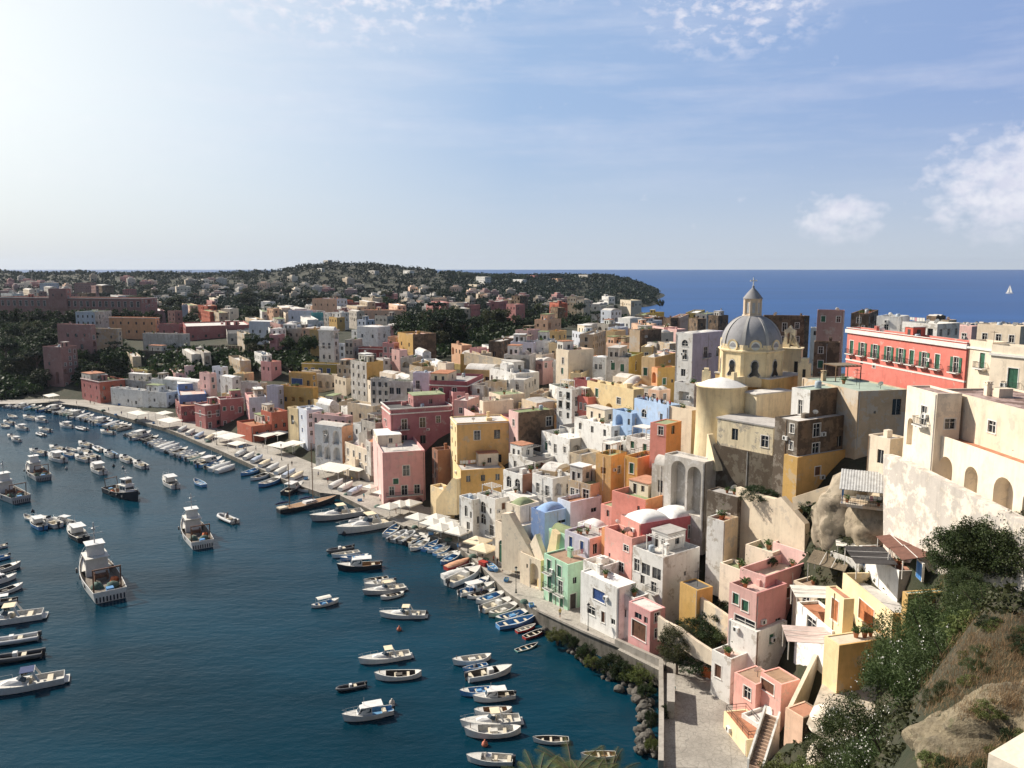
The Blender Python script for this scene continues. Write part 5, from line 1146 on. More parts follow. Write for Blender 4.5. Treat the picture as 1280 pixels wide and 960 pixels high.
h('sand coloured block with rounded white terrace beside the crimson house', 'white', 905, 652, 700, 884, 923, 50, D=119, R_='sand', L=0, Rw=0, roof='terra', par=.5, ex=['pot','pot','dish','laun'])
h('cream low vaulted terrace below the tall stair wall', 'cream', 951, 722, 745, 900, 966, 54, D=111, name='garden_terrace', cat='terrace', L=0, Rw=0, roof='green', par=.6, ex=['pot','pot','pot'])
slab('ramp_wall', 'long beige ramp wall leading up past the ochre storey', 'wall', [(990, 622), (1058, 600), (1082, 592), (1082, 604), (1056, 618), (992, 638)], 113.5, 106, .8, [sandw], 990, 1082)
slab('stair_wall', 'yellow sloping ramp wall with steps beside the parasols', 'wall', [(545, 643), (545, 625), (566, 597), (571, 599), (571, 644)], 184, 180, 1.4, [pl('yellow')], 545, 571)
slab('stair_wall', 'cream sloping stair wall between arched door and buttress', 'wall', [(627, 712), (627, 642), (636, 642), (668, 698), (668, 716)], 149.8, 144, 1.5, [creamw], 627, 668)
slab('buttress_wall', 'narrow cream buttress beside the brown stair on the quay', 'wall', [(656, 722), (657, 690), (669, 668), (681, 702), (680, 726)], 147, 141.5, 1.0, [creamw], 656, 681)
slab('buttress_wall', 'second cream buttress next to the yellow arch', 'wall', [(676, 722), (690, 662), (697, 668), (690, 728)], 144, 140, .9, [pl('yellow')], 676, 697)
# rock outcrop below the canopy
def rock(name, label, c, r, seed, mat, cat='rock', strata=0.0, sq=(1,1,1), sub=4, group=None):
    bm = bmesh.new(); bmesh.ops.create_icosphere(bm, subdivisions=sub, radius=1.0)
    from mathutils import noise as mn
    for v in bm.verts:
        p = v.co.copy(); q = p*1.3+Vector((seed*3.1, seed*1.7, 0))
        d = mn.fractal(q, 1.0, 2.0, 5)*.28 + (abs(mn.noise(q*.7))*.25)
        if strata: d += strata*math.sin(p.z*9+mn.noise(q*.8)*2.5)*(1-abs(p.z)*.6)
        v.co = Vector((p.x*sq[0], p.y*sq[1], p.z*sq[2]))*r*(1+d)
    for f in bm.faces: f.smooth = strata == 0 and sub > 2
    me = bpy.data.meshes.new(name); bm.to_mesh(me); bm.free(); me.materials.append(mat)
    o = link(name, me, None, c); tag(o, label, cat, group); return o
m_rock = plaster('tuff_rock', (.34, .28, .20), dirt=.5, blotch=.9, patch=.5, patchcol=(.20, .17, .12))
p = atd(1066, 652, 108); rock('rock_outcrop', 'rounded tuff outcrop carrying the corrugated canopy terrace', p, 4.6, 3, m_rock, sq=(1.1, .9, 1.25))
p = atd(1100, 662, 104); rock('rock_outcrop', 'broad grey tuff bulge under the mottled wall', p, 4.2, 8, m_rock, sq=(1.1, .9, 1.0))

def canopy_shed():
    p = atd(1079, 627, 103); root = empty('canopy_terrace', p, R(-24)); tag(root, 'balcony terrace under a grey corrugated canopy on blue posts above the rock', 'terrace')
    q = MB(); q.box(-2.7, 2.7, -2.2, 2.2, -.35, 0); q.build('floor', [pl('tan')], root)
    for x in (-2.5, 2.5):
        for y, z in ((-2.0, 2.1), (2.0, 3.4)):
            q = MB(); q.box(x-.07, x+.07, y-.07, y+.07, 0, z); q.build('post', [M_doorblue], root)
    q = MB(); n = 34
    for k in range(n):
        x0 = -2.9+5.8*k/n; x1 = -2.9+5.8*(k+1)/n; b = .05 if k % 2 else 0; b2 = 0 if k % 2 else .05
        q.quad((x0, -2.5, 2.0+b), (x1, -2.5, 2.0+b2), (x1, 2.3, 3.55+b2), (x0, 2.3, 3.55+b)); q.quad((x0, -2.5, 1.95+b), (x0, 2.3, 3.5+b), (x1, 2.3, 3.5+b2), (x1, -2.5, 1.95+b2))
    q.build('canopy', [simple('corrugated_sheet', (.46, .46, .45), .55, var=.25)], root)
    q = MB()
    for z in (.5, 1.0): q.bar((-2.65, -2.15, z), (2.65, -2.15, z), .05)
    for k in range(19): q.bar((-2.65+5.3*k/18, -2.15, 0), (-2.65+5.3*k/18, -2.15, 1.0), .03)
    q.build('railing', [M_iron], root)
    link('laundry_line', laundry_mesh(), root, (.6, -1.7, 0), 0, .8); put_pot(root, (1.8, -1.4, 0)); put_pot(root, (-1.9, -1.2, 0), 1)
canopy_shed()
def awning(label, c, w, d, h0, h1, rz, mat, group=None, name='awning', slack=0.0):
    """sloping sheet on four posts"""
    root = empty(name, c, rz); tag(root, label, 'awning', group)
    for x, y, z in ((-w/2, -d/2, h0), (w/2, -d/2, h0), (w/2, d/2, h1), (-w/2, d/2, h1)):
        q = MB(); q.box(x-.05, x+.05, y-.05, y+.05, 0, z); q.build('post', [M_trim], root)
    q = MB(); K = 6; vs = []
    for i in range(K+1):
        for j in range(K+1):
            u, v = i/K, j/K; vs.append((-w/2-.2+(w+.4)*u, -d/2-.2+(d+.4)*v, h0+(h1-h0)*v-slack*math.sin(math.pi*u)*math.sin(math.pi*v)+.06))
    fs = [(i*(K+1)+j, (i+1)*(K+1)+j, (i+1)*(K+1)+j+1, i*(K+1)+j+1) for i in range(K) for j in range(K)]
    q.add(vs, fs); q.add([(x, y, z-.05) for x, y, z in vs], [tuple(reversed(f)) for f in fs]); 
    q.build('sheet', [mat], root)
    for k in range(1, 3):
        q = MB(); y = -d/2+d*k/3; z = h0+(h1-h0)*k/3+.12; q.bar((-w/2-.2, y, z), (w/2+.2, y, z), .06); q.build('batten', [M_trim], root)
    return root
m_brownroof = simple('canopy_brown', (.16, .075, .055), .8, var=.25)
zt = atd(1124, 714, 91.5).z-.3
for lab_, px_, D_ in (('dark brown canopy with white battens on the tiled terrace by the trees', 1147, 91.5), ('second brown canopy behind the first against the mottled wall', 1128, 95.5)):
    p = atd(px_, 680, D_); awning(lab_, (p.x, p.y, zt), 3.9, 4.4, 2.3, 3.2, R(84-180), m_brownroof)
q = MB(); q.box(-.9, .9, -.12, .12, 0, 2.2, 0); q.box(-.75, -.05, -.16, -.121, .05, 2.0, 1); q.box(.05, .75, -.16, -.121, .05, 2.0, 1); p = atd(1152, 690, 89.8); o = q.build('door_screen', [M_trim, M_doorblue], None, (p.x, p.y, zt), R(84-180)); tag(o, 'bright blue double door screen under the brown canopy', 'door')
awning('brown shade net roof with white ropes beside the pink terrace', atd(1035, 722, 101), 5.0, 4.2, 2.1, 2.5, R(60), M_reed, slack=.25)
awning('black shade net stretched in front of the blue door wall', atd(1086, 716, 95), 4.4, 4.6, 2.0, 2.4, R(-6), M_net, slack=.25)
awning('white painted pergola roof behind the small yellow house', atd(1015, 762, 97), 4.5, 3.0, 2.2, 2.4, R(-6), M_canvas, slack=.1)
awning('white pergola canopy by the stepped pink parapet', atd(1062, 700, 103), 3.2, 2.6, 2.2, 2.3, R(-20), M_canvas, slack=.05)
awning('pinkish canvas awning over the courtyard with laundry', atd(1010, 818, 91), 5.2, 3.4, 2.3, 2.6, R(-8), simple('canvas_pinkish', (.62, .50, .46), .9, var=.12), slack=.35)
# courtyard
mb = MB(); w = [atz(x, y, 13.4) for x, y in ((1008, 905), (1034, 838), (1066, 842), (1112, 856), (1100, 890), (1064, 925), (1030, 925))]; mb.poly(w)
tag(mb.build('courtyard_pavement', [plaster('courtyard_floor', (.58, .50, .40), dirt=.25, blotch=.7)]), kind='structure')
slab('courtyard_wall', 'long pale beige wall dividing the laundry yard from the sandy courtyard', 'wall', [(1022, 818), (1026, 836), (995, 915), (986, 892)], 90, 83.5, .45, [creamw], 1024, 990)
for i, (x, y, r) in enumerate(((1080, 852, 2.4), (1033, 898, 1.7), (1036, 945, 2.0))):
    q = MB(); q.lathe([(r, -1.2), (r*.98, 0), (r*.8, .8), (r*.45, 1.25), (0, 1.4)], 24)
    o = q.build('vault_cap', [creamw], None, atz(x, y, 13.3)); tag(o, ['broad low cream vault cap in the sandy courtyard below the orange block', 'small cream vault cap at the corner of the sandy courtyard', 'cream vault cap half hidden by the oleander'][i], 'roof vault')
def stairway():
    a = atd(965, 895, 86.5); b = atd(944, 962, 84); root = empty('stairway', b); tag(root, 'brown outdoor stair between white parapets beside the pier house', 'stairs')
    d = Vector((a.x-b.x, a.y-b.y, 0)); L = max(d.length, 3.5); d.normalize(); n = Vector((-d.y, d.x, 0)); rise = a.z-b.z; K = 16; q = MB()
    ang = math.atan2(d.y, d.x)
    for k in range(K): q.box(L*k/K, L*(k+1)/K, -.75, .75, -3, rise*(k+1)/K)
    q.build('steps', [roofm['brown']], root, (0, 0, 0), ang)
    for s in (-1, 1):
        q = MB(); y0, y1 = (.76, 1.0) if s > 0 else (-1.0, -.76)
        q.add([(0, y0, -3), (L, y0, -3), (L, y1, -3), (0, y1, -3), (0, y0, .9), (L, y0, rise+.9), (L, y1, rise+.9), (0, y1, .9)], [(0, 1, 5, 4), (1, 2, 6, 5), (2, 3, 7, 6), (3, 0, 4, 7), (4, 5, 6, 7), (0, 3, 2, 1)]); q.build('side_wall', [pl('white')], root, (0, 0, 0), ang)
stairway()
h('tiled terracotta terrace with iron railing at the road edge', 'yellow', 934, 925, 960, 905, 945, 80, D=88.5, name='tiled_terrace', cat='terrace', L=0, Rw=0, roof='terra', par=.08, ex=['rail'])
# parapet of the viewpoint, close to the camera
e0, e1 = atz(1258, 970, 58.4), atz(1345, 914, 58.4); d = (e1-e0).normalized(); q = MB(); q.box(0, 1.6, -.45, 0, -1.4, 0); q.box(-.04, 1.64, -.49, .04, 0, .07)
o = q.build('viewpoint_parapet', [pl('cream')], None, (e0.x, e0.y, 58.4), math.atan2(d.y, d.x)); tag(o, 'cream corner of the viewpoint parapet at the very edge of the rock', 'wall')
# stratified tuff cliff ledge
m_cliff, nt, b = newmat('tuff_cliff'); p_ = posvec(nt)
c = mixc(nt, mapr(nt, noise(nt, p_, 1.1, 9, .7).outputs[0], .36, .64, 0, 1), (.13, .105, .065), (.30, .25, .165)); c = mixc(nt, mapr(nt, noise(nt, posvec(nt, (.5, .5, 6)), 1.0, 8, .7).outputs[0], .50, .66, 0, .75), c, (.07, .06, .042)); f_ = noise(nt, p_, 7.0, 9, .75).outputs[0]
c = mixc(nt, mapr(nt, f_, .5, .72, 0, .7), c, (.36, .31, .22)); c = mixc(nt, mapr(nt, noise(nt, p_, 2.4, 6, .7).outputs[0], .58, .66, 0, .6), c, (.09, .10, .045)); nt.links.new(c, b.inputs['Base Color']); b.inputs['Roughness'].default_value = .95; bump(nt, b, f_, .9, .12)
p = atd(1318, 985, 26.5); rock('tuff_ledge', 'layered tan tuff cliff ledge under the dry grass', (p.x, p.y+.4, p.z), 3.35, 5, m_cliff, 'rock', strata=.10, sq=(1.1, 1.0, .85), sub=6)
# crenellated wall
def battlement():
    pts = [atd(225, 442, 395), atd(262, 440, 388), atd(300, 441, 376), atd(348, 452, 350)]; root = empty('crenellated_wall', pts[0]); tag(root, 'old grey crenellated wall running along the hillside above the harbour', 'wall')
    q = MB(); mer = []
    for i in range(len(pts)-1):
        a, b = pts[i]-pts[0], pts[i+1]-pts[0]; q.bar(a+Vector((0, 0, -4)), b+Vector((0, 0, -4)), 1.0, 11); L = (b-a).length; k = int(L/2.6)
        for j in range(k): mer.append((a.lerp(b, (j+.2)/k), math.atan2(b.y-a.y, b.x-a.x)))
    q.build('wall', [pl('stone')], root)
    m = MB(); m.box(0, 1.3, -.45, .45, 1.5, 3.3); me = m.mesh('merlon', [pl('stone')])
    for p_, r_ in mer: link('merlon', me, root, p_, r_)
battlement()
for (nm, lab, px, D0, D1, hgt) in (('garden_wall', 'long low grey-beige garden wall below the dark wood', [(580, 440), (606, 445), (634, 450)], 262, 250, 3), ('garden_wall', 'low ochre garden wall beside the ochre cube house', [(516, 448), (546, 452), (580, 456)], 300, 280, 3)):
    a, b = px[0], px[-1]; slab(nm, lab, 'wall', [(a[0], a[1]), (b[0], b[1]), (b[0], b[1]+16), (a[0], a[1]+16)], D0, D1, .6, [pl('sand' if 'grey' in lab else 'mustard')], a[0], b[0])
# terraced dark stone wall at the far cliff
for k in range(4): slab('terrace_wall', ['lowest dry stone terrace wall on the slope by the pink tower', 'second dry stone terrace wall up the slope by the pink tower', 'third dry stone terrace wall up the slope by the pink tower', 'topmost dry stone terrace wall under the parked cars'][k], 'wall', [(150, 470-k*11), (181, 471-k*11), (181, 480-k*11), (150, 479-k*11)], 392+k*5, 388+k*5, 1.0, [pl('stone')], 150, 181)
# breakwater and far sailboat come with the boats
for i, (x0, x1, D_) in enumerate(((1130, 1320, 800),)):
    q = MB(); a, b = atz(1120, 405.5, .6), atz(1340, 407, .6); rr = random.Random(2)
    for k in range(90):
        c = a.lerp(b, k/89)+Vector((rr.uniform(-2, 2), rr.uniform(-4, 4), rr.uniform(-.6, .5))); s = rr.uniform(1.2, 2.4)
        q.box(-s, s, -s, s, -s, s, 0, M=Matrix.Translation(c-a) @ Matrix.Rotation(rr.uniform(0, 3), 4, 'Z') @ Matrix.Rotation(rr.uniform(0, 3), 4, 'X'))
    o = q.build('breakwater', [pl('grey')], None, a); tag(o, 'low grey boulder breakwater in the open sea beyond the palm', 'breakwater')
# ------------------------------------------------------------------ boats
m_hullw = simple('hull_white', (.72, .71, .69), .35, var=.12); m_hullg = simple('hull_grey', (.42, .42, .43), .4, var=.15); m_hulld = simple('hull_dark', (.03, .035, .045), .4, var=.3)
m_hullb = simple('hull_blue', (.10, .28, .56), .45, var=.2); m_hullr = simple('hull_red', (.42, .05, .04), .45, var=.25); m_hullc = simple('hull_cream', (.70, .62, .48), .45, var=.12); m_hullgn = simple('hull_green', (.10, .30, .25), .5, var=.25)
m_inw = simple('boat_inside_pale', (.60, .58, .53), .6, var=.25, scale=3); m_inb = simple('boat_inside_blue', (.12, .30, .52), .6, var=.3, scale=3); m_ind = simple('boat_inside_dark', (.10, .085, .07), .7, var=.4, scale=3)
m_inwd = simple('boat_inside_wood', (.34, .20, .10), .6, var=.35, scale=3); m_deck = simple('boat_deck', (.64, .62, .57), .6, var=.15, scale=3)
m_gun = simple('gunwale', (.66, .65, .62), .5, var=.15); m_eng = simple('engine_dark', (.06, .06, .065), .4, var=.2); m_seat = simple('boat_seat', (.62, .55, .42), .7, var=.15); m_navy = simple('canvas_navy', (.03, .05, .14), .8, var=.2)
m_tube = simple('rubber_grey', (.46, .47, .48), .6, var=.12); m_tubed = simple('rubber_dark', (.07, .075, .085), .6, var=.2); m_boot = simple('waterline_dark', (.05, .05, .06), .6, var=.3); m_orange = simple('gear_orange', (.62, .16, .05), .7, var=.2)
m_wind = simple('windscreen', (.03, .05, .07), .1, var=.1, spec=.6); m_tarpb = simple('tarp_blue', (.44, .50, .60), .85, var=.2); m_tarp = simple('tarp_white', (.62, .62, .60), .85, var=.2, scale=2); m_netg = simple('net_heap', (.10, .16, .13), .9, var=.5, scale=6)
def hull(mb, L, W, hgt, bow=.5, draft=.4, stern=.75, full=2.2, floor=.12, inside=True, K=14, sharp_stern=False, top=None):
    """lofted hull along +x (bow at +x); materials 0 side, 1 gunwale, 2 inside, 3 below waterline"""
    sec = []
    for i in range(K+1):
        t = i/K; x = -L/2+L*t
        if sharp_stern: wv = (1-abs(2*t-1)**full)**.75
        else: wv = stern+(1-stern)*min(1, t/.4) if t < .4 else max(0, 1-((t-.4)/.6)**full)**.8
        w = max(.02, W/2*wv); sh = hgt+bow*max(0, (t-.35)/.65)**2+(bow*.6*max(0, (.3-t)/.3)**2 if sharp_stern else 0)
        xs = x+(.06*L*max(0, (t-.6)/.4)**2)
        sec.append((x, xs, w, sh, t))
    def P(s, k):
        x, xs, w, sh, t = s; g = min(.1, w*.5)
        return [(x, 0, -draft*(1-t**4*.8)), (x, w*.72, -draft*.35), (x+(xs-x)*.3, w*.90, .08), (xs, w, sh), (xs-(.0), max(w-g, .005), sh), (x+(xs-x)*.4, max(w*.8-g, .004), floor+.0), (x, 0, floor)][k]
    mi = [3, 3, 0, 1, 2, 2]
    for side in (1, -1):
        for i in range(K):
            for k in range(6 if inside else 4):
                a, b, c, d = P(sec[i], k), P(sec[i+1], k), P(sec[i+1], k+1), P(sec[i], k+1)
                f = lambda v: (v[0], v[1]*side, v[2])
                q = [f(a), f(b), f(c), f(d)] if side < 0 else [f(d), f(c), f(b), f(a)]
                mb.add(q, [(0, 1, 2, 3)], mi[k], k in (0, 1, 2))
    if not sharp_stern:
        s = sec[0]; R_ = [P(s, k) for k in range(4)]; Lf = [(x, -y, z) for x, y, z in reversed(R_)]
        mb.poly(R_+Lf[:-1], 0)
        inn_ = [P(s, 4), P(s, 5)]; mb.poly([(v[0]+.06, v[1], v[2]) for v in inn_]+[(v[0]+.06, -v[1], v[2]) for v in reversed(inn_)], 2)
        a, b = P(s, 3), P(s, 4); mb.quad((a[0], a[1], a[2]), (a[0]+.06, b[1], b[2]), (a[0]+.06, -b[1], b[2]), (a[0], -a[1], a[2]), 1)
    return sec
def decked(mb, sec, t0, t1, z_off=-.02, mi=0, inset=.06):
    pts = [s for s in sec if t0-1e-6 <= s[4] <= t1+1e-6]
    for a, b in zip(pts, pts[1:]):
        wa, wb = max(a[2]-inset, .01), max(b[2]-inset, .01)
        mb.quad((a[1], -wa, a[3]+z_off), (b[1], -wb, b[3]+z_off), (b[1], wb, b[3]+z_off), (a[1], wa, a[3]+z_off), mi)
def outboard(root, x, z, s=1.0):
    q = MB(); q.box(-.28, .12, -.16, .16, .25, .75); q.box(-.18, .0, -.07, .07, -.7, .25); q.box(-.35, .1, -.1, .1, -.5, -.46)
    o = q.build('outboard_motor', [m_eng], root, (x, 0, z)); o.scale = (s, s, s)
def house_shape(q, x0, x1, w0, w1, z0, z1, rake0=.3, rake1=.15, mi=0, win=None, tumble=.12):
    """tapered cabin, front at x1"""
    vs = [(x0, -w0, z0), (x1, -w1, z0), (x1, w1, z0), (x0, w0, z0), (x0+rake1, -w0+tumble, z1), (x1-rake0, -w1+tumble, z1), (x1-rake0, w1-tumble, z1), (x0+rake1, w0-tumble, z1)]
    q.add(vs, [(0, 1, 5, 4), (1, 2, 6, 5), (2, 3, 7, 6), (3, 0, 4, 7), (4, 5, 6, 7)], mi)
def winband(root, x0, x1, w0, w1, z0, z1, rake0, rake1, name='cabin_window', tumble=.12, f0=.35, f1=.85, front=True):
    V = lambda u, s, f: (x0+rake1*f+(x1-rake0*f-x0-rake1*f)*u, s*((w0+(w1-w0)*u)-tumble*f+.012), z0+(z1-z0)*f)
    for s in (-1, 1):
        q = MB(); 
        for u0, u1 in ((.08, .46), (.52, .92)): q.quad(V(u0, s, f0), V(u1, s, f0), V(u1, s, f1), V(u0, s, f1))
        q.build(name, [m_wind], root)
    if front:
        q = MB(); g = lambda y, f: (x1-rake0*f+.012, y*(w1-tumble*f), z0+(z1-z0)*f)
        q.quad(g(-.88, f0), g(.88, f0), g(.88, f1), g(-.88, f1)); q.build('windscreen', [m_wind], root)
def rail(root, sec, t0, t1, h=.55, name='railing'):
    q = MB(); pts = [s for s in sec if t0 <= s[4] <= t1]
    for side in (-1, 1):
        L = [(s[1]-.05, side*max(s[2]-.08, .02), s[3]+h) for s in pts]; q.tube(L, .022, 4)
        for s in pts[::2]: q.bar((s[1]-.05, side*max(s[2]-.08, .02), s[3]), (s[1]-.05, side*max(s[2]-.08, .02), s[3]+h), .03)
    q.build(name, [M_metal], root)
def b_skiff(root, L=5):
    q = MB(); sec = hull(q, L, 1.75, .55, .35, .3, .7); q.build('hull', [m_hullw, m_gun, m_inw, m_boot], root)
    for x in (-.28, .02, .26):
        t = MB(); t.box(x*L-.16, x*L+.16, -.68+abs(x)*.5, .68-abs(x)*.5, .38, .43); t.build('thwart', [m_seat], root)
def b_gozzo(root, L=6):
    q = MB(); sec = hull(q, L, 2.1, .65, .45, .35, .7, full=2.4, sharp_stern=True); q.build('hull', [m_hullw, m_gun, m_inw, m_boot], root)
    t = MB(); decked(t, sec, .72, 1.0); decked(t, sec, 0, .16); t.build('deck', [m_deck], root)
    for x in (-.2, .08): t = MB(); t.box(x*L-.18, x*L+.18, -.8, .8, .42, .48); t.build('thwart', [m_seat], root)
    t = MB(); t.box(-.1*L+.2, -.1*L+1.1, -.35, .35, .12, .62); t.build('engine_box', [m_inw], root)
    t = MB(); t.tube([(.44*L, 0, .9), (.44*L, 0, 1.5)], .04, 5); t.build('bow_post', [M_wood], root)
def b_motor(root, L=6):
    q = MB(); sec = hull(q, L, 2.2, .75, .35, .35, .85, full=2.6); q.build('hull', [m_hullw, m_gun, m_inw, m_boot], root)
    t = MB(); decked(t, sec, .68, 1.0); t.build('deck', [m_deck], root)
    t = MB(); t.box(-.1, .6, -.45, .45, .12, 1.1); t.build('console', [m_hullw], root)
    t = MB(); t.quad((.62, -.45, 1.1), (.62, .45, 1.1), (.42, .42, 1.5), (.42, -.42, 1.5)); t.build('windscreen', [m_wind], root)
    t = MB(); t.box(-.9, -.45, -.5, .5, .12, .75); t.build('seat', [m_seat], root); t = MB(); t.box(-L/2+.25, -L/2+.75, -.8, .8, .12, .62); t.build('bench', [m_seat], root)
    outboard(root, -L/2-.05, .25, 1.2)
def b_rib(root, L=5.5):
    W = 2.0; pts = []; r = .27
    half = [(-L/2, W/2-r), (-L*.1, W/2-r), (L*.2, W/2-r-.03), (L*.38, W*.28), (L*.47, W*.1), (L*.49, 0)]
    q = MB(); q.tube([(x, y, .38+max(0, x/L)*.35) for x, y in half]+[(x, -y, .38+max(0, x/L)*.35) for x, y in reversed(half[:-1])], r, 9); q.build('inflatable_tube', [m_tube], root)
    q = MB(); q.poly([(x, y, .2) for x, y in half]+[(x, -y, .2) for x, y in reversed(half[:-1])]); q.box(-L/2, -L/2+.08, -.75, .75, -.2, .55); q.poly([(-L/2, -.7, -.05), (L*.3, -.55, -.05), (L*.46, 0, .2), (L*.3, .55, -.05), (-L/2, .7, -.05)]); q.build('floor', [m_inw], root)
    q = MB(); q.box(-.2, .3, -.32, .32, .2, 1.0); q.build('console', [m_hullw], root); q = MB(); q.box(-1.1, -.6, -.5, .5, .2, .6); q.build('seat', [m_seat], root); outboard(root, -L/2-.1, .2)
def b_cabin(root, L=7.5):
    q = MB(); sec = hull(q, L, 2.6, .85, .5, .45, .72, full=2.4, floor=.25); q.build('hull', [m_hullw, m_gun, m_inw, m_boot], root)
    t = MB(); decked(t, sec, .6, 1.0); t.build('deck', [m_deck], root)
    a = (-.05*L, .27*L, .95, .70, .75, 1.95, .7, .0); t = MB(); house_shape(t, *a); t.build('cabin', [m_hullw], root); winband(root, *a)
    t = MB(); t.box(-.28*L, .12*L, -.98, .98, 2.05, 2.12); t.build('canopy', [m_hullw], root)
    for s in (-1, 1): t = MB(); t.bar((-.26*L, s*.9, .8), (-.26*L, s*.9, 2.05), .05); t.build('canopy_post', [M_metal], root)
    t = MB(); t.box(-.36*L, -.28*L, -.8, .8, .25, .65); t.build('bench', [m_seat], root); rail(root, sec, .62, 1.0)
    t = MB(); t.tube([(.1*L, 0, 2.1), (.1*L, 0, 3.4)], .03, 5); t.build('antenna', [M_metal], root); outboard(root, -L/2, .4, 1.1)
def b_cruiser(root, L=10):
    q = MB(); sec = hull(q, L, 3.1, 1.0, .45, .5, .86, full=2.5, floor=.4); q.build('hull', [m_hullw, m_gun, m_inw, m_boot], root)
    t = MB(); decked(t, sec, .42, 1.0, .0); t.build('deck', [m_deck], root)
    a = (.0, .34*L, 1.15, .55, .95, 1.55, 1.6, .1); t = MB(); house_shape(t, *a, tumble=.3); t.build('cabin_trunk', [m_hullw], root); winband(root, *a, tumble=.3, f0=.35, f1=.8, front=False)
    t = MB(); V = lambda x, y, z: (x, y, z); fr = [(.9, 0, 1.5), (.55, .75, 1.45), (-.4, 1.12, 1.35)]; bk = [(.25, 0, 2.15), (.05, .68, 2.1), (-.6, 1.0, 1.95)]
    pts = [(x, -y, z) for x, y, z in reversed(fr[1:])]+fr; pb = [(x, -y, z) for x, y, z in reversed(bk[1:])]+bk
    for i in range(4): t.quad(pts[i], pts[i+1], pb[i+1], pb[i])
    t.build('windscreen', [m_wind], root)
    t = MB(); 
    for s in (-1, 1): t.bar((-.2*L, s*1.25, 1.1), (-.13*L, s*1.05, 2.5), .14, .3)
    t.box(-.15*L, -.08*L, -1.1, 1.1, 2.45, 2.58); t.build('radar_arch', [m_hullw], root)
    t = MB(); t.box(-.14*L, .03*L, -1.02, 1.02, 2.60, 2.66); t.build('canopy', [m_canv_boat], root)
    t = MB(); t.box(-.36*L, -.29*L, -1.1, 1.1, .4, .85); t.build('bench', [m_seat], root); t = MB(); t.box(-.10*L, -.04*L, -.9, -.2, .4, 1.1); t.build('helm_seat', [m_seat], root); t = MB(); t.box(-.56*L, -.5*L+.02, -1.2, 1.2, .22, .3); t.build('bathing_platform', [m_deck], root); rail(root, sec, .6, 1.0, .6)
m_canv_boat = M_canvasc
def b_trawler(root, L=17):
    q = MB(); sec = hull(q, L, 5.4, 1.7, 1.5, 1.0, .86, full=2.6, floor=.9); q.build('hull', [m_hullw, m_gun, m_deckd, m_boot], root)
    t = MB(); decked(t, sec, .64, 1.0, -.35, inset=.15); t.build('foredeck', [m_deck], root)
    a = (.08*L, .28*L, 1.7, 1.5, .9, 4.0, .3, .1); t = MB(); house_shape(t, *a); t.build('wheelhouse', [m_hullw], root); winband(root, *a, f0=.55, f1=.85)
    b = (.10*L, .25*L, 1.3, 1.15, 4.0, 5.9, .35, .1); t = MB(); house_shape(t, *b); t.build('flying_bridge', [m_hullw], root); winband(root, *b, f0=.35, f1=.85)
    t = MB(); t.box(.02*L, .27*L, -1.75, 1.75, 3.98, 4.1); t.build('bridge_deck', [m_deck], root); t = MB(); t.box(.08*L, .24*L, -1.4, 1.4, 5.9, 6.02); t.build('roof', [m_hullw], root)
    t = MB(); t.tube([(.14*L, 0, 6), (.14*L, 0, 9.4)], .1, 6); t.bar((.14*L, -1.2, 7.6), (.14*L, 1.2, 7.6), .08); t.bar((.14*L, -.8, 8.6), (.14*L, .8, 8.6), .06); t.lathe([(.0, 8.1), (.3, 8.1), (.3, 8.35), (0, 8.4)], 10, (.14*L+.4, 0)); t.build('mast', [M_metal], root)
    t = MB(); t.tube([(-.38*L, -1.9, .9), (-.40*L, -1.9, 4.6)], .11, 6); t.tube([(-.38*L, 1.9, .9), (-.40*L, 1.9, 4.6)], .11, 6); t.bar((-.40*L, -2.0, 4.6), (-.40*L, 2.0, 4.6), .2); t.build('stern_gantry', [m_rusty], root)
    t = MB(); t.lathe([(.0, -1.0), (.75, -1.0), (.75, -.8), (.4, -.78), (.4, .78), (.75, .8), (.75, 1.0), (0, 1.0)], 12); t2 = MB(); Mx = Matrix.Translation((-.08*L, 0, 1.75)) @ Matrix.Rotation(R(90), 4, 'X'); t2.add([Mx @ Vector(v) for v in t.v], t.f, 0); t2.build('net_drum', [m_rusty], root)
    rr = random.Random(4)
    for (x, y, s, mt) in ((-.25, .9, .9, m_netg), (-.3, -.8, 1.0, m_netg), (-.18, -1.3, .7, m_orange)):
        t = MB(); prof = [(s, 0), (s*.95, .3), (s*.6, .75), (.01, .9)]; t.lathe(prof, 9, (x*L, y*1.2)); t.v = [(a_+rr.uniform(-.12, .12), b_+rr.uniform(-.12, .12), c_+.9) for a_, b_, c_ in t.v]; t.build('net_heap', [mt], root)
    t = MB(); t.box(-.42*L, -.36*L, -.8, .2, .9, 1.5); t.build('fish_crate', [m_hullb], root)
    t = MB(); 
    for k in range(9): t.box(-L/2-.06, -L/2-.005, -1.9+k*.475-.1, -1.9+k*.475+.1, .1, .9)
    t.build('transom_stripes', [m_hulld], root)
    for s in (-1, 1):
        for x in (.3, .1, -.15): t = MB(); t.lathe([(0, 0), (.42, .02), (.48, .15), (.42, .28), (0, .3)], 10); t2 = MB(); Mx = Matrix.Translation((x*L, s*2.62, 1.1)) @ Matrix.Rotation(R(90), 4, 'X'); t2.add([Mx @ Vector(v) for v in t.v], t.f, 0, True); t2.build('tyre_fender', [m_eng], root)
    rail(root, sec, .68, 1.0, .7)
m_deckd = simple('work_deck', (.20, .17, .14), .8, var=.4, scale=2); m_rusty = simple('rusty_steel', (.16, .08, .05), .7, var=.4)
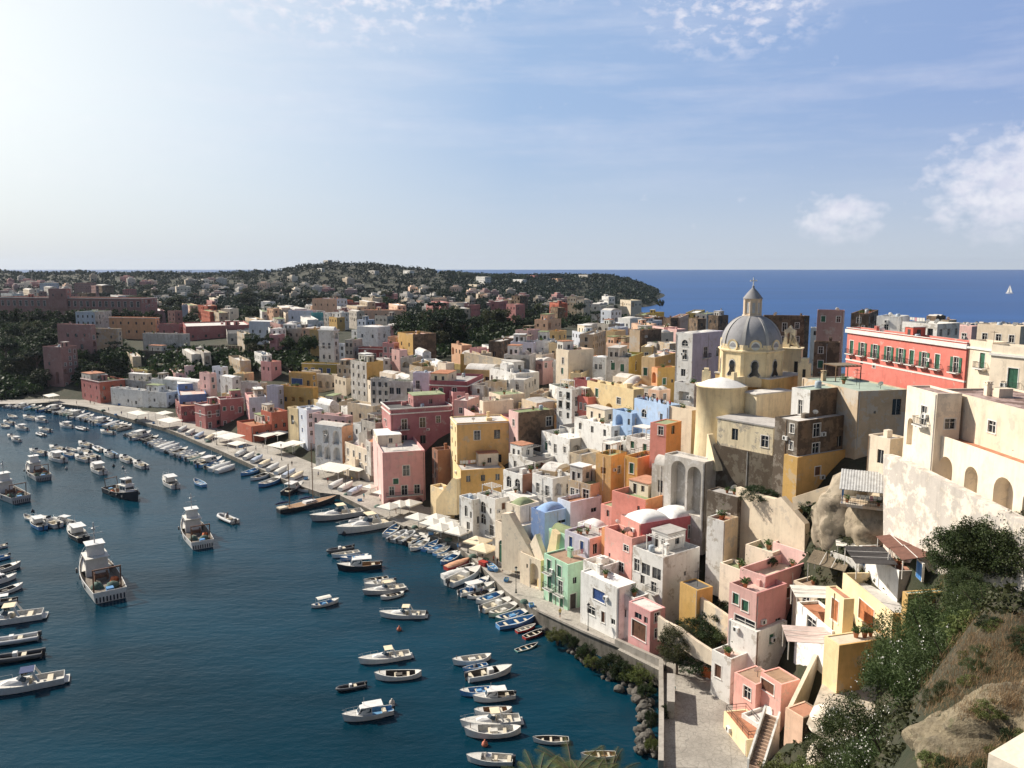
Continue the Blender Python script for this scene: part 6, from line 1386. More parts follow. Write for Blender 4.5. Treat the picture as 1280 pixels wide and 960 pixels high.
def b_sail(root, L=18):
    q = MB(); sec = hull(q, L, 4.4, 1.2, .5, .8, .6, full=2.2, floor=.6); q.build('hull', [m_hulld, m_gun, m_inwd, m_boot], root)
    t = MB(); decked(t, sec, .0, 1.0, .0); t.build('deck', [m_inwd], root)
    a = (-.05*L, .2*L, 1.2, .8, 1.2, 1.85, .8, .2); t = MB(); house_shape(t, *a); t.build('coachroof', [m_hullw], root); winband(root, *a, front=False)
    for x, hgt in ((.12, 19), (-.3, 14)):
        t = MB(); t.tube([(x*L, 0, 1.2), (x*L, 0, hgt)], .13, 8); t.bar((x*L, -1.1, hgt*.62), (x*L, 1.1, hgt*.62), .07); mt = t.build('mast', [M_wood], root)
        t = MB(); t.tube([(x*L-.2, 0, 2.6), (x*L-4.6, 0, 2.7)], .1, 6); t.build('boom', [M_wood], root); t = MB(); t.tube([(x*L-.5, 0, 2.85), (x*L-2.5, 0, 2.95), (x*L-4.3, 0, 2.85)], [.2, .32, .15], 8); t.build('furled_sail', [m_navy], root)
        t = MB()
        for sy in (-1.9, 1.9): t.bar((x*L-.4, sy, 1.2), (x*L, sy*.02, hgt*.97), .03)
        t.build('rigging', [M_iron], root)
    t = MB(); t.bar((.12*L, 0, 18.5), (.5*L, 0, 1.8), .03); t.build('forestay', [M_iron], root); rail(root, sec, .05, 1.0, .65)
    t = MB(); t.box(-.5*L, -.36*L, -1.2, 1.2, 1.2, 1.6); t.build('cushions', [m_seat], root)
def b_cover(root, L=6):
    q = MB(); sec = hull(q, L, 2.1, .75, .4, .3, .75); q.build('hull', [m_hullw, m_gun, m_inw, m_boot], root)
    t = MB(); rr = random.Random(6); K = 8
    for a, b in zip(sec, sec[1:]):
        ha, hb = .45*math.sin(math.pi*min(1, a[4]*.9+.08)), .45*math.sin(math.pi*min(1, b[4]*.9+.08))
        for i in range(K):
            f = lambda s, h_, u: (s[1], (u*2-1)*(s[2]+.03), s[3]+.02-(.12 if u in (0, 1) else 0)+h_*(1-(u*2-1)**2)+.03*math.sin(s[4]*23+u*9))
            t.add([f(a, ha, i/K), f(b, hb, i/K), f(b, hb, (i+1)/K), f(a, ha, (i+1)/K)], [(0, 1, 2, 3)], 0, True)
    t.build('tarp_cover', [m_tarp], root)
def b_canopy(root, L=6.5):
    b_gozzo(root, L)
    t = MB(); K = 6
    for i in range(K): f = lambda x, k: (x, -.95+1.9*k/K, 2.0+.22*math.sin(math.pi*k/K)); t.quad(f(-1.9, i), f(1.5, i), f(1.5, i+1), f(-1.9, i+1))
    t.build('sun_canopy', [M_canvas], root)
    for x in (-1.8, 1.4):
        for s in (-.9, .9): t = MB(); t.bar((x, s, .7), (x, s, 2.05), .04); t.build('canopy_post', [M_metal], root)
BT = dict(sk=(b_skiff, 5), gz=(b_gozzo, 6), mb=(b_motor, 6), rb=(b_rib, 5.5), cb=(b_cabin, 7.5), cr=(b_cruiser, 10), tr=(b_trawler, 17), sl=(b_sail, 18), cv=(b_cover, 6), ca=(b_canopy, 6.5))
BNAME = dict(sk='rowing_skiff', gz='wooden_gozzo', mb='motor_boat', rb='inflatable_dinghy', cb='cabin_boat', cr='motor_cruiser', tr='fishing_trawler', sl='sailing_yacht', cv='covered_boat', ca='canopy_boat')
BCAT = dict(sk='boat', gz='boat', mb='motorboat', rb='dinghy', cb='cabin boat', cr='motor yacht', tr='trawler', sl='sailboat', cv='boat', ca='boat')
HC = dict(w=m_hullw, g=m_hullg, d=m_hulld, b=m_hullb, r=m_hullr, c=m_hullc, n=m_hullgn); IC = dict(w=m_inw, b=m_inb, d=m_ind, o=m_inwd)
BPROTO = {}
BOATS = []
def boat(t, bow, stern, label, hc='w', ic='w', group=None, z=0.0, extra=None, smax=1.35):
    fn, L0 = BT[t]; a, b = atz(bow[0], bow[1], z+.3), atz(stern[0], stern[1], z+.3); c = (a+b)/2; d = a-b; L = d.length
    s = max(.75, min(smax, L/L0)); rz = math.atan2(d.y, d.x)
    if t not in BPROTO:
        root = empty(BNAME[t], (c.x, c.y, z), rz); fn(root); BPROTO[t] = root
        rc = {m_hullw.name: HC[hc], m_inw.name: IC[ic]}
    else: root = copy_tree(BPROTO[t])
    root.location = (c.x, c.y, z); root.rotation_euler = (0, 0, rz); root.scale = (s, s, s)
    for q in ('group',):
        if q in root: del root[q]
    tag(root, label, BCAT[t], group)
    hm_, im_ = HC[hc], IC[ic]
    for o in root.children_recursive:
        if o.type != 'MESH': continue
        for sl in o.material_slots:
            nm = o.data.materials[sl.slot_index].name if sl.slot_index < len(o.data.materials) else ''
            base = o.data.materials[sl.slot_index]
            new = hm_ if base == m_hullw and o.name.startswith('hull') and hc != 'w' else im_ if base == m_inw and ic != 'w' else (extra or {}).get(base.name)
            if new is not None: sl.link = 'OBJECT'; sl.material = new
            elif sl.link == 'OBJECT': sl.link = 'DATA'
    BOATS.append(root); return root
B = boat
# --- big boats in the bay
B('tr', (110, 703), (142, 755), 'large white fishing trawler with striped transom nearest in the bay', smax=1.2)
B('tr', (231, 652), (258, 690), 'white trawler with orange gear, smaller, beside the dinghy of people', ic='d', smax=1.0)
B('tr', (30, 581), (64, 606), 'grey fishing boat with high wheelhouse in the far moored cluster', 'g', smax=.9)
B('tr', (-14, 608), (38, 632), 'grey trawler cut by the edge of the picture beyond the cluster', 'g', smax=1.0)
B('tr', (177, 626), (131, 611), 'black hulled work boat with blue deck cover', 'd', smax=.85)
B('cb', (203, 598), (223, 612), 'white cabin cruiser between the black work boat and blue skiff')
B('sk', (243, 601), (256, 608), 'small blue skiff alone near the jetty rows', 'b', 'b')
B('rb', (274, 645), (294, 653), 'white inflatable carrying people under a folded bimini')
B('cb', (116, 584), (129, 592), 'small white cabin boat alone below the raft of motorboats')
B('cb', (88, 662), (105, 676), 'dark little cabin boat above the large trawler', 'd')
B('cb', (68, 650), (91, 654), 'cabin boat with tan hard top in the raft of four', 'c')
B('mb', (53, 650), (73, 658), 'open white motorboat second in the raft of four')
B('cb', (41, 651), (54, 661), 'blue cuddy boat in the raft of four', 'b')
B('sk', (31, 645), (42, 650), 'tiny white skiff at the end of the raft of four')
for i, (a, b, t, hc) in enumerate((((35, 564), (60, 569), 'mb', 'w'), ((63, 560), (80, 564), 'mb', 'w'), ((62, 571), (80, 577), 'cb', 'w'), ((80, 567), (93, 571), 'mb', 'b'), ((93, 571), (113, 577), 'mb', 'w'), ((106, 569), (122, 574), 'mb', 'g'), ((84, 561), (94, 564), 'sk', 'w'), ((98, 563), (112, 567), 'mb', 'w'))):
    B(t, a, b, ['long white motorboat at the outer end of the far raft', 'white motorboat behind the outer end of the far raft', 'white cuddy boat in front row of the far raft', 'light blue motorboat in the middle of the far raft', 'white motorboat with dark cockpit in the far raft', 'grey motorboat at the shore end of the far raft', 'little white skiff tucked in the far raft', 'white motorboat in back row of the far raft'][i], hc)
for i, (a, b) in enumerate((((97, 554), (116, 560)), ((115, 558), (132, 566)), ((130, 565), (145, 572)), ((149, 571), (166, 579)), ((166, 578), (184, 586)))):
    B('mb' if i != 1 else 'rb', a, b, ['first white motorboat of the diagonal string, farthest from the jetty', 'white inflatable second in the diagonal string of boats', 'white motorboat with blue cockpit third in the diagonal string', 'white motorboat fourth in the diagonal string', 'white motorboat last in the diagonal string, nearest the jetty'][i], ic='b' if i == 2 else 'w')
for i, (x, y, L_, t, hc) in enumerate(((11, 529, 11, 'mb', 'w'), (6, 533, 8, 'sk', 'g'), (27, 536, 14, 'cb', 'w'), (15, 546, 9, 'mb', 'w'), (20, 550, 10, 'cb', 'w'), (37, 523, 14, 'mb', 'w'), (51, 526, 13, 'cb', 'w'), (56, 538, 13, 'mb', 'w'), (51, 543, 9, 'rb', 'w'), (83, 533, 15, 'cb', 'w'), (102, 536, 12, 'rb', 'w'), (134, 541, 15, 'mb', 'w'), (15, 521, 9, 'sk', 'w'))):
    B(t, (x-L_/2, y-1.2), (x+L_/2, y+1.4), ['white motorboat at the picture edge near the far shore', 'grey skiff at the picture edge near the far shore', 'white cuddy boat moored alone off the far cliff', 'white motorboat of a close pair off the cliff', 'white cabin boat of a close pair off the cliff', 'long white motorboat touching another off the far quay', 'cuddy boat touching the long motorboat off the far quay', 'flat white motorboat above the round inflatable', 'round looking white inflatable below the flat motorboat', 'white cuddy boat off the pink and orange house', 'white ring shaped inflatable off the blue-door house', 'white motorboat with a red-clad rider and wake', 'faint small skiff farthest out off the cliff'][i], hc)
# --- left edge marina
for i, (a, b, t, hc, ic) in enumerate((((-24, 704), (11, 695), 'mb', 'b', 'b'), ((24, 707), (-24, 719), 'gz', 'g', 'd'), ((19, 721), (-24, 733), 'cb', 'w', 'w'), ((27, 733), (-16, 746), 'gz', 'w', 'd'), ((-24, 757), (20, 750), 'cb', 'g', 'd'), ((-40, 782), (54, 769), 'cr', 'w', 'w'), ((-18, 807), (48, 796), 'rb', 'w', 'w'), ((-14, 828), (53, 817), 'rb', 'd', 'd'), ((-24, 868), (81, 848), 'cr', 'w', 'w'), ((-20, 688), (6, 682), 'mb', 'w', 'w'))):
    o = B(t, a, b, ['blue motorboat at the top of the edge marina', 'grey double-ended boat with long spar in the edge marina', 'white cabin boat with pole in the edge marina', 'white double-ended boat with raised prow in the edge marina', 'grey cabin boat above the cream motor yacht', 'cream motor yacht with hard top at the picture edge', 'long pale inflatable between the cream yacht and dark inflatable', 'long dark inflatable above the navy topped yacht', 'white motor yacht with navy canopy, lowest at the edge', 'small white motorboat highest in the edge marina'][i], hc, ic, smax=1.6, extra={M_canvasc.name: m_navy} if i == 8 else {m_tube.name: m_tubed} if i == 7 else None)
# --- foreground moorings
B('cr', (455, 827), (509, 819), 'white flybridge cruiser with gangway pole in open foreground water', smax=1.0)
B('gz', (471, 847), (527, 843), 'long white open boat with dark inside below the gangway cruiser', 'w', 'd', smax=1.5)
B('rb', (421, 862), (456, 855), 'dark grey inflatable drifting beside the long open boat', 'd', 'd', extra={m_tube.name: m_tubed})
B('cb', (431, 899), (491, 888), 'white and blue cabin boat with hard top, lowest in open water', 'w', 'b', smax=1.3)
B('cr', (487, 769), (522, 769), 'small white sports cruiser alone above the red buoy', smax=.6)
B('ca', (421, 751), (390, 758), 'open boat with white canopy and blue bow alone in mid bay', 'w', 'b')
B('rb', (409, 690), (441, 684), 'black inflatable at the back of the three boat raft', 'd', 'd', extra={m_tube.name: m_tubed}, smax=1.5)
B('sk', (416, 696), (449, 690), 'white skiff with blue sail cloth in the three boat raft', smax=1.6)
B('gz', (427, 700), (461, 695), 'blue wooden boat behind the hard top cabin boat', 'b', 'b', smax=1.4)
B('cb', (424, 711), (476, 707), 'cabin boat with cream hard top and dark hull', 'd', 'o', smax=1.5)
B('sk', (456, 727), (485, 722), 'white skiff at the back of the four boat raft', ic='d', smax=1.5)
B('mb', (457, 733), (493, 727), 'white motorboat second from the back in the four boat raft', smax=1.5)
B('cr', (460, 741), (502, 735), 'mauve grey sports boat in the four boat raft', 'g', smax=.75)
B('gz', (477, 748), (505, 741), 'white double-ended boat at the front of the four boat raft', ic='d')
for i, (a, b, t, hc, ic, sm) in enumerate((((568, 829), (614, 821), 'gz', 'w', 'w', 1.5), ((580, 837), (609, 830), 'sk', 'b', 'b', 1.2), ((637, 838), (584, 848), 'mb', 'w', 'd', 1.5), ((577, 867), (621, 861), 'gz', 'b', 'b', 1.4), ((596, 874), (641, 869), 'cb', 'w', 'd', 1.1), ((595, 891), (640, 887), 'gz', 'w', 'o', 1.4), ((590, 905), (639, 901), 'cr', 'w', 'w', .8), ((584, 917), (651, 914), 'gz', 'w', 'w', 1.8), ((586, 949), (641, 951), 'mb', 'w', 'w', 1.5), ((668, 925), (711, 925), 'sk', 'w', 'd', 1.4), ((728, 945), (770, 943), 'sk', 'w', 'o', 1.5))):
    B(t, a, b, ['long white covered-bow boat at the top of the foreground mooring line', 'small light blue skiff under the long white boat', 'white motorboat with console and fenders in the mooring line', 'bright blue open boat with white seat in the mooring line', 'white cuddy boat with dark cockpit in the mooring line', 'white boat with orange gear and folded mast in the mooring line', 'white sports cruiser with clear screen in the mooring line', 'long white pointed boat, widest in the mooring line', 'pale motorboat lowest in the mooring line', 'grey rowing skiff with three thwarts near the rocks', 'white skiff with yellow inside beside the palm fronds'][i], hc, ic, smax=sm)
B('sk', (671, 806), (645, 814), 'sunken greenish dinghy with only its stern dry', 'n', 'd', z=-.25)
# --- quay row from the parasols to the rocks
ROW = [((500, 657), (481, 671), 'sk', 'w', 'b', 'white skiff with light blue inside next to the big yachts'), ((508, 665), (487, 676), 'rb', 'w', 'w', 'white inflatable beside the light blue skiff'), ((518, 666), (497, 678), 'rb', 'w', 'w', 'second white inflatable beside the first at the parasols'),
 ((531, 669), (508, 681), 'mb', 'd', 'd', 'dark motorboat under the first parasol terrace'), ((534, 673), (511, 684), 'gz', 'w', 'b', 'boat with pale blue deck beside the dark motorboat'), ((536, 677), (513, 688), 'gz', 'w', 'w', 'white double-ended boat with cream deck near parasols'), ((547, 678), (529, 688), 'sk', 'b', 'b', 'blue skiff followed by a white and blue boat'),
 ((557, 682), (534, 690), 'gz', 'w', 'b', 'white boat with blue stripes below the parasol cluster'), ((562, 685), (543, 693), 'sk', 'b', 'w', 'small blue skiff with white thwarts at the parasol cluster'), ((571, 691), (546, 696), 'gz', 'w', 'w', 'flat white boat before the orange covered boat'), ((574, 694), (551, 705), 'gz', 'b', 'b', 'deep blue boat before the orange covered boat'),
 ((586, 702), (557, 711), 'cv', 'r', 'w', 'red striped boat under a pale orange cover'), ((595, 706), (570, 713), 'gz', 'b', 'd', 'dark blue boat following the orange covered boat'), ((591, 714), (553, 722), 'cv', 'w', 'w', 'white boat under white cover at the quay'), ((602, 713), (557, 733), 'mb', 'w', 'w', 'big white motorboat nosed to the quay beside the covered boat'),
 ((610, 725), (583, 738), 'gz', 'b', 'b', 'bright blue boat with white cuddy below the street lamp'), ((616, 733), (574, 743), 'cb', 'w', 'b', 'white cuddy boat with open blue stern'), ((617, 740), (584, 747), 'gz', 'w', 'd', 'white boat crowded with people in dark clothes'), ((630, 743), (595, 753), 'gz', 'w', 'b', 'white boat with leaning mast and grey sole'),
 ((641, 751), (602, 763), 'mb', 'w', 'w', 'white ribbed motorboat between leaning mast boat and cream gozzo'), ((647, 757), (611, 770), 'gz', 'c', 'w', 'large cream varnished boat near the end of the quay'), ((652, 762), (632, 772), 'sk', 'w', 'w', 'white skiff after the cream varnished boat'), ((662, 766), (619, 776), 'gz', 'n', 'b', 'blue boat with green topsides near the sea wall'),
 ((668, 774), (622, 784), 'sk', 'b', 'b', 'dark blue skiff with white stern near the sea wall'), ((668, 782), (646, 789), 'sk', 'r', 'w', 'red skiff with white thwarts by the rocks'), ((680, 788), (655, 797), 'sk', 'r', 'd', 'red and black skiff last before the rocks'),
 ((326, 587), (301, 594), 'gz', 'b', 'b', 'blue boat at the corner of the covered boats quay'), ((338, 593), (313, 600), 'gz', 'w', 'd', 'grey boat between two blue boats at the covered boats quay'), ((352, 599), (322, 609), 'gz', 'b', 'w', 'long blue boat lowest at the covered boats quay'),
 ((377, 607), (355, 618), 'cb', 'd', 'd', 'dark cabin boat beside the sailing yacht'), ((394, 615), (371, 611), 'sk', 'w', 'w', 'white tender behind the sailing yacht')]
for a, b, t, hc, ic, lab in ROW: B(t, a, b, lab, hc, ic, group='boats moored along the quay', smax=1.45, extra={m_tarp.name: simple('tarp_orange', (.66, .36, .22), .85, var=.15)} if 'orange cover' in lab else None)
B('sl', (417, 625), (348, 640), 'black hulled two masted sailing yacht at the quay', smax=1.25)
B('cr', (391, 650), (453, 641), 'light grey motor yacht with dark windscreen beside the sailing yacht', 'g', smax=1.6)
B('cr', (424, 666), (493, 653), 'white motor yacht with black hull band by the pink house', 'w', smax=1.7)
B('rb', (437, 654), (466, 647), 'cream inflatable tender between the two motor yachts', smax=1.4)
# --- rows in front of the far quays
def rowline(p0, p1, n, length, names, where, seed, types='mb gz sk cb cv rb', tilt=(.55, -.2)):
    rr = random.Random(seed); types = types.split(); rings = ['first', 'second', 'third', 'fourth', 'fifth', 'sixth', 'seventh', 'eighth', 'ninth', 'tenth', 'eleventh', 'twelfth', 'thirteenth', 'fourteenth', 'fifteenth', 'sixteenth', 'seventeenth', 'eighteenth', 'nineteenth', 'twentieth', 'twenty-first', 'twenty-second', 'twenty-third', 'twenty-fourth']
    for i in range(n):
        f = (i+.5)/n; x = p0[0]+(p1[0]-p0[0])*f+rr.uniform(-1, 1); y = p0[1]+(p1[1]-p0[1])*f+rr.uniform(-.6, .6)
        t = rr.choice(types); hc = rr.choice('wwwwwgbdnc'); ic = rr.choice('wwbd'); L_ = length*rr.uniform(.85, 1.2)
        cn = dict(w='white', g='grey', b='blue', d='dark', n='green', c='cream')[hc]; nn = dict(mb='motorboat', gz='open boat', sk='skiff', cb='cabin boat', cv='covered boat', rb='inflatable', ca='canopy boat')[t]
        if t == 'rb': cn = 'grey'
        B(t, (x+L_*.46, y-L_*.13), (x-L_*.5, y+L_*.15), f'{cn} {nn}, {rings[i]} from {where}', hc, ic, group=names, smax=1.3)
rowline((66, 512), (158, 536), 20, 20, 'boats moored along the far quay', 'the pink tower in the far quay row', 11)
rowline((8, 507), (58, 512), 6, 14, 'boats under the wooded cliff', 'the wooded cliff in the short far row', 12)
rowline((164, 541), (226, 566), 12, 24, 'boats moored below the jetty', 'the far end in the row below the jetty parasols', 13)
rowline((228, 566), (286, 588), 9, 26, 'boats moored beside the jetty', 'the jetty end in the row beside the jetty', 14)
def landrow(pts, where, seed):
    rr = random.Random(seed)
    for i, (x, y) in enumerate(pts):
        B('cv', (x+9, y-4.5), (x-8, y+3.5), f'{["white", "pale", "bluish", "cream"][i % 4]} tarpaulin covered boat on land, {["first","second","third","fourth","fifth","sixth","seventh","eighth","ninth","tenth","eleventh"][i]} {where}', 'w', 'w', group='covered boats stored on the quay', z=1.45, smax=1.0,
          extra={m_tarp.name: [m_tarp, M_canvas, m_tarpb, M_canvasc][i % 4]} if i % 4 else None)
landrow([(301, 567), (311, 571), (321, 575), (331, 580), (341, 585), (351, 589), (361, 593), (371, 596)], 'from the jetty on the covered boats quay', 21)
landrow([(228, 537), (238, 541), (249, 545), (262, 548)], 'from the white canopy on the jetty', 22)
landrow([(420, 606), (432, 609), (444, 614)], 'from the sailing yacht on its quay', 23)
# --- buoys
for i, (x, y) in enumerate(((499, 788), (490, 880), (41, 640), (606, 932), (533, 768), (655, 742), (595, 836), (154, 585), (142, 583), (83, 586), (430, 668), (607, 948))):
    q = MB(); q.lathe([(0, -.2), (.28, -.12), (.42, .15), (.34, .45), (.1, .62), (.1, .8), (0, .82)], 12); p = atz(x, y, 0); o = q.build('mooring_buoy', [simple('buoy_red', (.5, .16, .10), .6) if i in (0, 3) else simple('buoy_pale', (.55, .5, .45), .6) if i % 2 else m_boot], None, p)
    tag(o, ['red and white buoy above the gangway cruiser', 'dark buoy near the blue cabin boat', 'dark buoy by the tiny white skiff', 'red buoy below the widest moored boat', 'dark buoy beside the sports cruiser', 'pale buoy off the cream varnished boat', 'dark buoy by the console motorboat', 'pale buoy below the diagonal string of boats', 'dark buoy next to a pale buoy below the diagonal string', 'pale buoy near the far raft', 'dark buoy off the black inflatable', 'pale buoy near the lowest moored motorboat'][i], 'buoy')
# far sailing boat
p = atz(1262, 367, 0); root = empty('sailing_boat', p, R(127)); tag(root, 'tiny white sailing boat alone on the open sea', 'sailboat')
q = MB(); hull(q, 14, 4, 1.2, .5, .8, .6); q.build('hull', [m_hullw, m_gun, m_inw, m_boot], root); q = MB(); q.tube([(1, 0, 1), (1, 0, 19)], .12, 6); q.build('mast', [M_metal], root)
q = MB(); q.add([(.8, .1, 2), (-5.5, .8, 2.2), (.8, 0, 18.5), (.8, .16, 2), (-5.5, .86, 2.2), (.8, .06, 18.5)], [(0, 1, 2), (3, 5, 4)]); q.build('main_sail', [M_canvas], root); q = MB(); q.add([(1.3, 0, 16), (6.4, 0, 1.6), (1.4, .9, 2.2), (1.3, .06, 16), (6.4, .06, 1.6), (1.4, .96, 2.2)], [(0, 1, 2), (3, 5, 4)]); q.build('jib', [M_canvas], root)

# ------------------------------------------------------------------ parasols, canopies, lamps, tables, people
def parasol_mesh():
    q = MB(); K = 8
    vs = [(-1.9, -1.9, 2.25), (1.9, -1.9, 2.25), (1.9, 1.9, 2.25), (-1.9, 1.9, 2.25), (0, 0, 3.05)]; q.add(vs, [(0, 1, 4), (1, 2, 4), (2, 3, 4), (3, 0, 4)])
    for i in range(4): a, b = vs[i], vs[(i+1) % 4]; q.quad((a[0], a[1], 2.0), (b[0], b[1], 2.0), b, a)
    q.add([(x, y, z-.04) for x, y, z in vs], [(1, 0, 4), (2, 1, 4), (3, 2, 4), (0, 3, 4)])
    return q
PAR = None
def parasol(x, y, label, z=1.25, mat=None, s=1.0, rz=None, group='square parasols on the quay'):
    global PAR
    p = atz(x, y, z+2.5*s); rz = rz if rz is not None else R(-35)
    if PAR is None:
        PAR = empty('parasol', (p.x, p.y, z), rz); parasol_mesh().build('canopy', [M_canvas], PAR); q = MB(); q.tube([(0, 0, 0), (0, 0, 3.1)], .05, 6); q.build('pole', [M_metal], PAR); q = MB(); q.box(-.4, .4, -.4, .4, 0, .1); q.build('base', [m_kerb], PAR)
        for dx, dy in ((.02, 0), (0, .02)): pass
        r = PAR
    else: r = copy_tree(PAR)
    r.location = (p.x, p.y, z); r.rotation_euler = (0, 0, rz); r.scale = (s, s, s); tag(r, label, 'parasol', group)
    for o in r.children:
        if o.name.startswith('canopy'):
            for sl in o.material_slots: sl.link = 'OBJECT'; sl.material = mat or M_canvas
    return r
for i, (x, y, c, lab) in enumerate(((487, 631, 0, 'white parasol in front of the bright pink house, nearest its corner'), (500, 628, 0, 'white parasol in the middle along the bright pink house'), (512, 627, 0, 'white parasol along the bright pink house beside the alley'), (523, 644, 0, 'lone white parasol between the pink house and the parasol cluster'),
    (546, 645, 0, 'white parasol at the back of the big cluster below the ochre ramp'), (556, 650, 0, 'white parasol in the centre of the big cluster'), (541, 651, 0, 'white parasol at the water side of the big cluster'), (551, 657, 0, 'white parasol in front of the big cluster'), (566, 655, 0, 'white parasol beside the white tank house in the cluster'), (573, 662, 0, 'white parasol at the quay end of the big cluster'),
    (597, 674, 1, 'cream parasol behind its twin near the arched door'), (605, 683, 1, 'cream parasol in front, next to the arched door'), (463, 607, 0, 'small white parasol at the side of the bright pink house'), (476, 614, 0, 'second small white parasol by the corner of the bright pink house'))):
    parasol(x, y, lab, mat=M_canvasc if c else None, s=1.15 if i < 12 else .8)
def wide_canopy(x, y, w, d, rz, label, z=1.3, mat=None):
    p = atz(x, y, z+2.7); return awning(label, (p.x, p.y, z), w, d, 2.5, 2.8, rz, mat or M_canvas, name='terrace_canopy', group='white restaurant canopies', slack=-.25)
for (x, y, w, d, a, lab) in ((417, 584, 9.5, 7, -30, 'large ribbed white canopy in front of the arched white house'), (351, 556, 7, 5, -36, 'cream canopy before the white stair wall'), (366, 554, 6, 5, -36, 'cream canopy next to the white stair wall'), (332, 543, 6, 5, -36, 'cream canopy by the rust red terraces'), (347, 541, 6, 5, -36, 'second cream canopy by the rust red terraces'),
    (287, 545, 8, 6, -38, 'big white canopy on the jetty'), (296, 554, 5, 3.5, -38, 'small white canopy in front of the big jetty canopy'), (276, 541, 4, 4, -38, 'white canopy beside the covered boats on the jetty'), (212, 525, 9, 5, -40, 'white canopy on the quay before the maroon house'), (205, 516, 6, 4, -40, 'white awning against the white arched house'), (172, 516, 9, 4, -42, 'long white awning before the blue-door house'), (64, 494, 8, 4, -45, 'white canopy under the pink tower at the cliff'), (403, 556, 4, 3, -30, 'small cream canopy by the white arched house stair'), (446, 586, 4, 3, -30, 'white awning under the cream balcony house')):
    wide_canopy(x, y, w, d, R(a), lab)
LAMP = None
def lamp(x, y, z, label):
    global LAMP
    p = atz(x, y, z)
    if LAMP is None:
        LAMP = empty('street_lamp', p); q = MB(); q.tube([(0, 0, 0), (0, 0, .7), (0, 0, .75), (0, 0, 4.1)], [.14, .11, .06, .045], 8); q.lathe([(.22, 0), (.22, .12), (.12, .2)], 10); q.build('post', [M_iron], LAMP)
        q = MB(); q.lathe([(.1, 4.1), (.22, 4.6), (.24, 4.65)], 6, smooth=False); q.build('lantern_glass', [M_dish], LAMP); q = MB(); q.lathe([(.28, 4.65), (.16, 4.85), (.03, 4.95), (0, 5.05)], 6, smooth=False); q.build('lantern_cap', [M_iron], LAMP); r = LAMP
    else: r = copy_tree(LAMP); r.location = p
    tag(r, label, 'street lamp', 'street lamps along the quay')
lamp(645, 741, 2.0, 'street lamp on the quay edge before the yellow arch'); lamp(735, 791, 2.7, 'street lamp by the steps in front of the shop window house'); lamp(832, 838, 3.1, 'street lamp at the bend of the road by the wasteland'); lamp(585, 691, 1.3, 'street lamp by the cream parasols'); lamp(352, 575, 1.3, 'street lamp beside the cream canopies'); lamp(271, 556, 1.3, 'street lamp on the jetty'); lamp(432, 612, 1.3, 'street lamp behind the sailing yacht')
TBL = None
def table(p, rz):
    global TBL
    if TBL is None:
        TBL = empty('cafe_table', p, rz); q = MB(); q.box(-.4, .4, -.4, .4, .70, .74); q.build('table_top', [M_canvas], TBL); q = MB(); q.tube([(0, 0, 0), (0, 0, .7)], .04, 6); q.box(-.25, .25, -.25, .25, 0, .04); q.build('pedestal', [M_iron], TBL); return TBL
    r = copy_tree(TBL); r.location = p; r.rotation_euler = (0, 0, rz); return r
CH = None
def chair(p, rz):
    global CH
    if CH is None:
        CH = empty('cafe_chair', p, rz); q = MB(); q.box(-.21, .21, -.21, .21, .42, .46); q.build('seat', [M_wood], CH); q = MB(); q.box(-.21, .21, .17, .21, .46, .88); q.build('backrest', [M_wood], CH)
        for sx in (-.18, .18):
            for sy in (-.18, .18): q = MB(); q.box(sx-.02, sx+.02, sy-.02, sy+.02, 0, .42); q.build('leg', [M_wood], CH)
        return CH
    r = copy_tree(CH); r.location = p; r.rotation_euler = (0, 0, rz); return r
rr = random.Random(31)
for ti, (x, y) in enumerate(((488, 636), (503, 633), (524, 650), (541, 656), (548, 651), (556, 656), (565, 662), (553, 664), (573, 668), (597, 681), (605, 690), (610, 686), (420, 592), (410, 590), (355, 562))):
    p = atz(x, y, 1.27); a = rr.uniform(0, 1.5); t = table(p, a); wh = 'under the parasols of the big cluster' if 4 <= ti <= 8 else 'in the shade of the quay canopies'
    tag(t, 'small cafe table with pale top '+wh, 'table', 'cafe tables '+wh)
    for k in range(3):
        b = a+k*2.1; c = chair(p+Vector((math.sin(b)*.75, -math.cos(b)*.75, 0)), b+math.pi); tag(c, 'wooden cafe chair drawn up to a table '+wh, 'chair', 'cafe chairs '+wh)
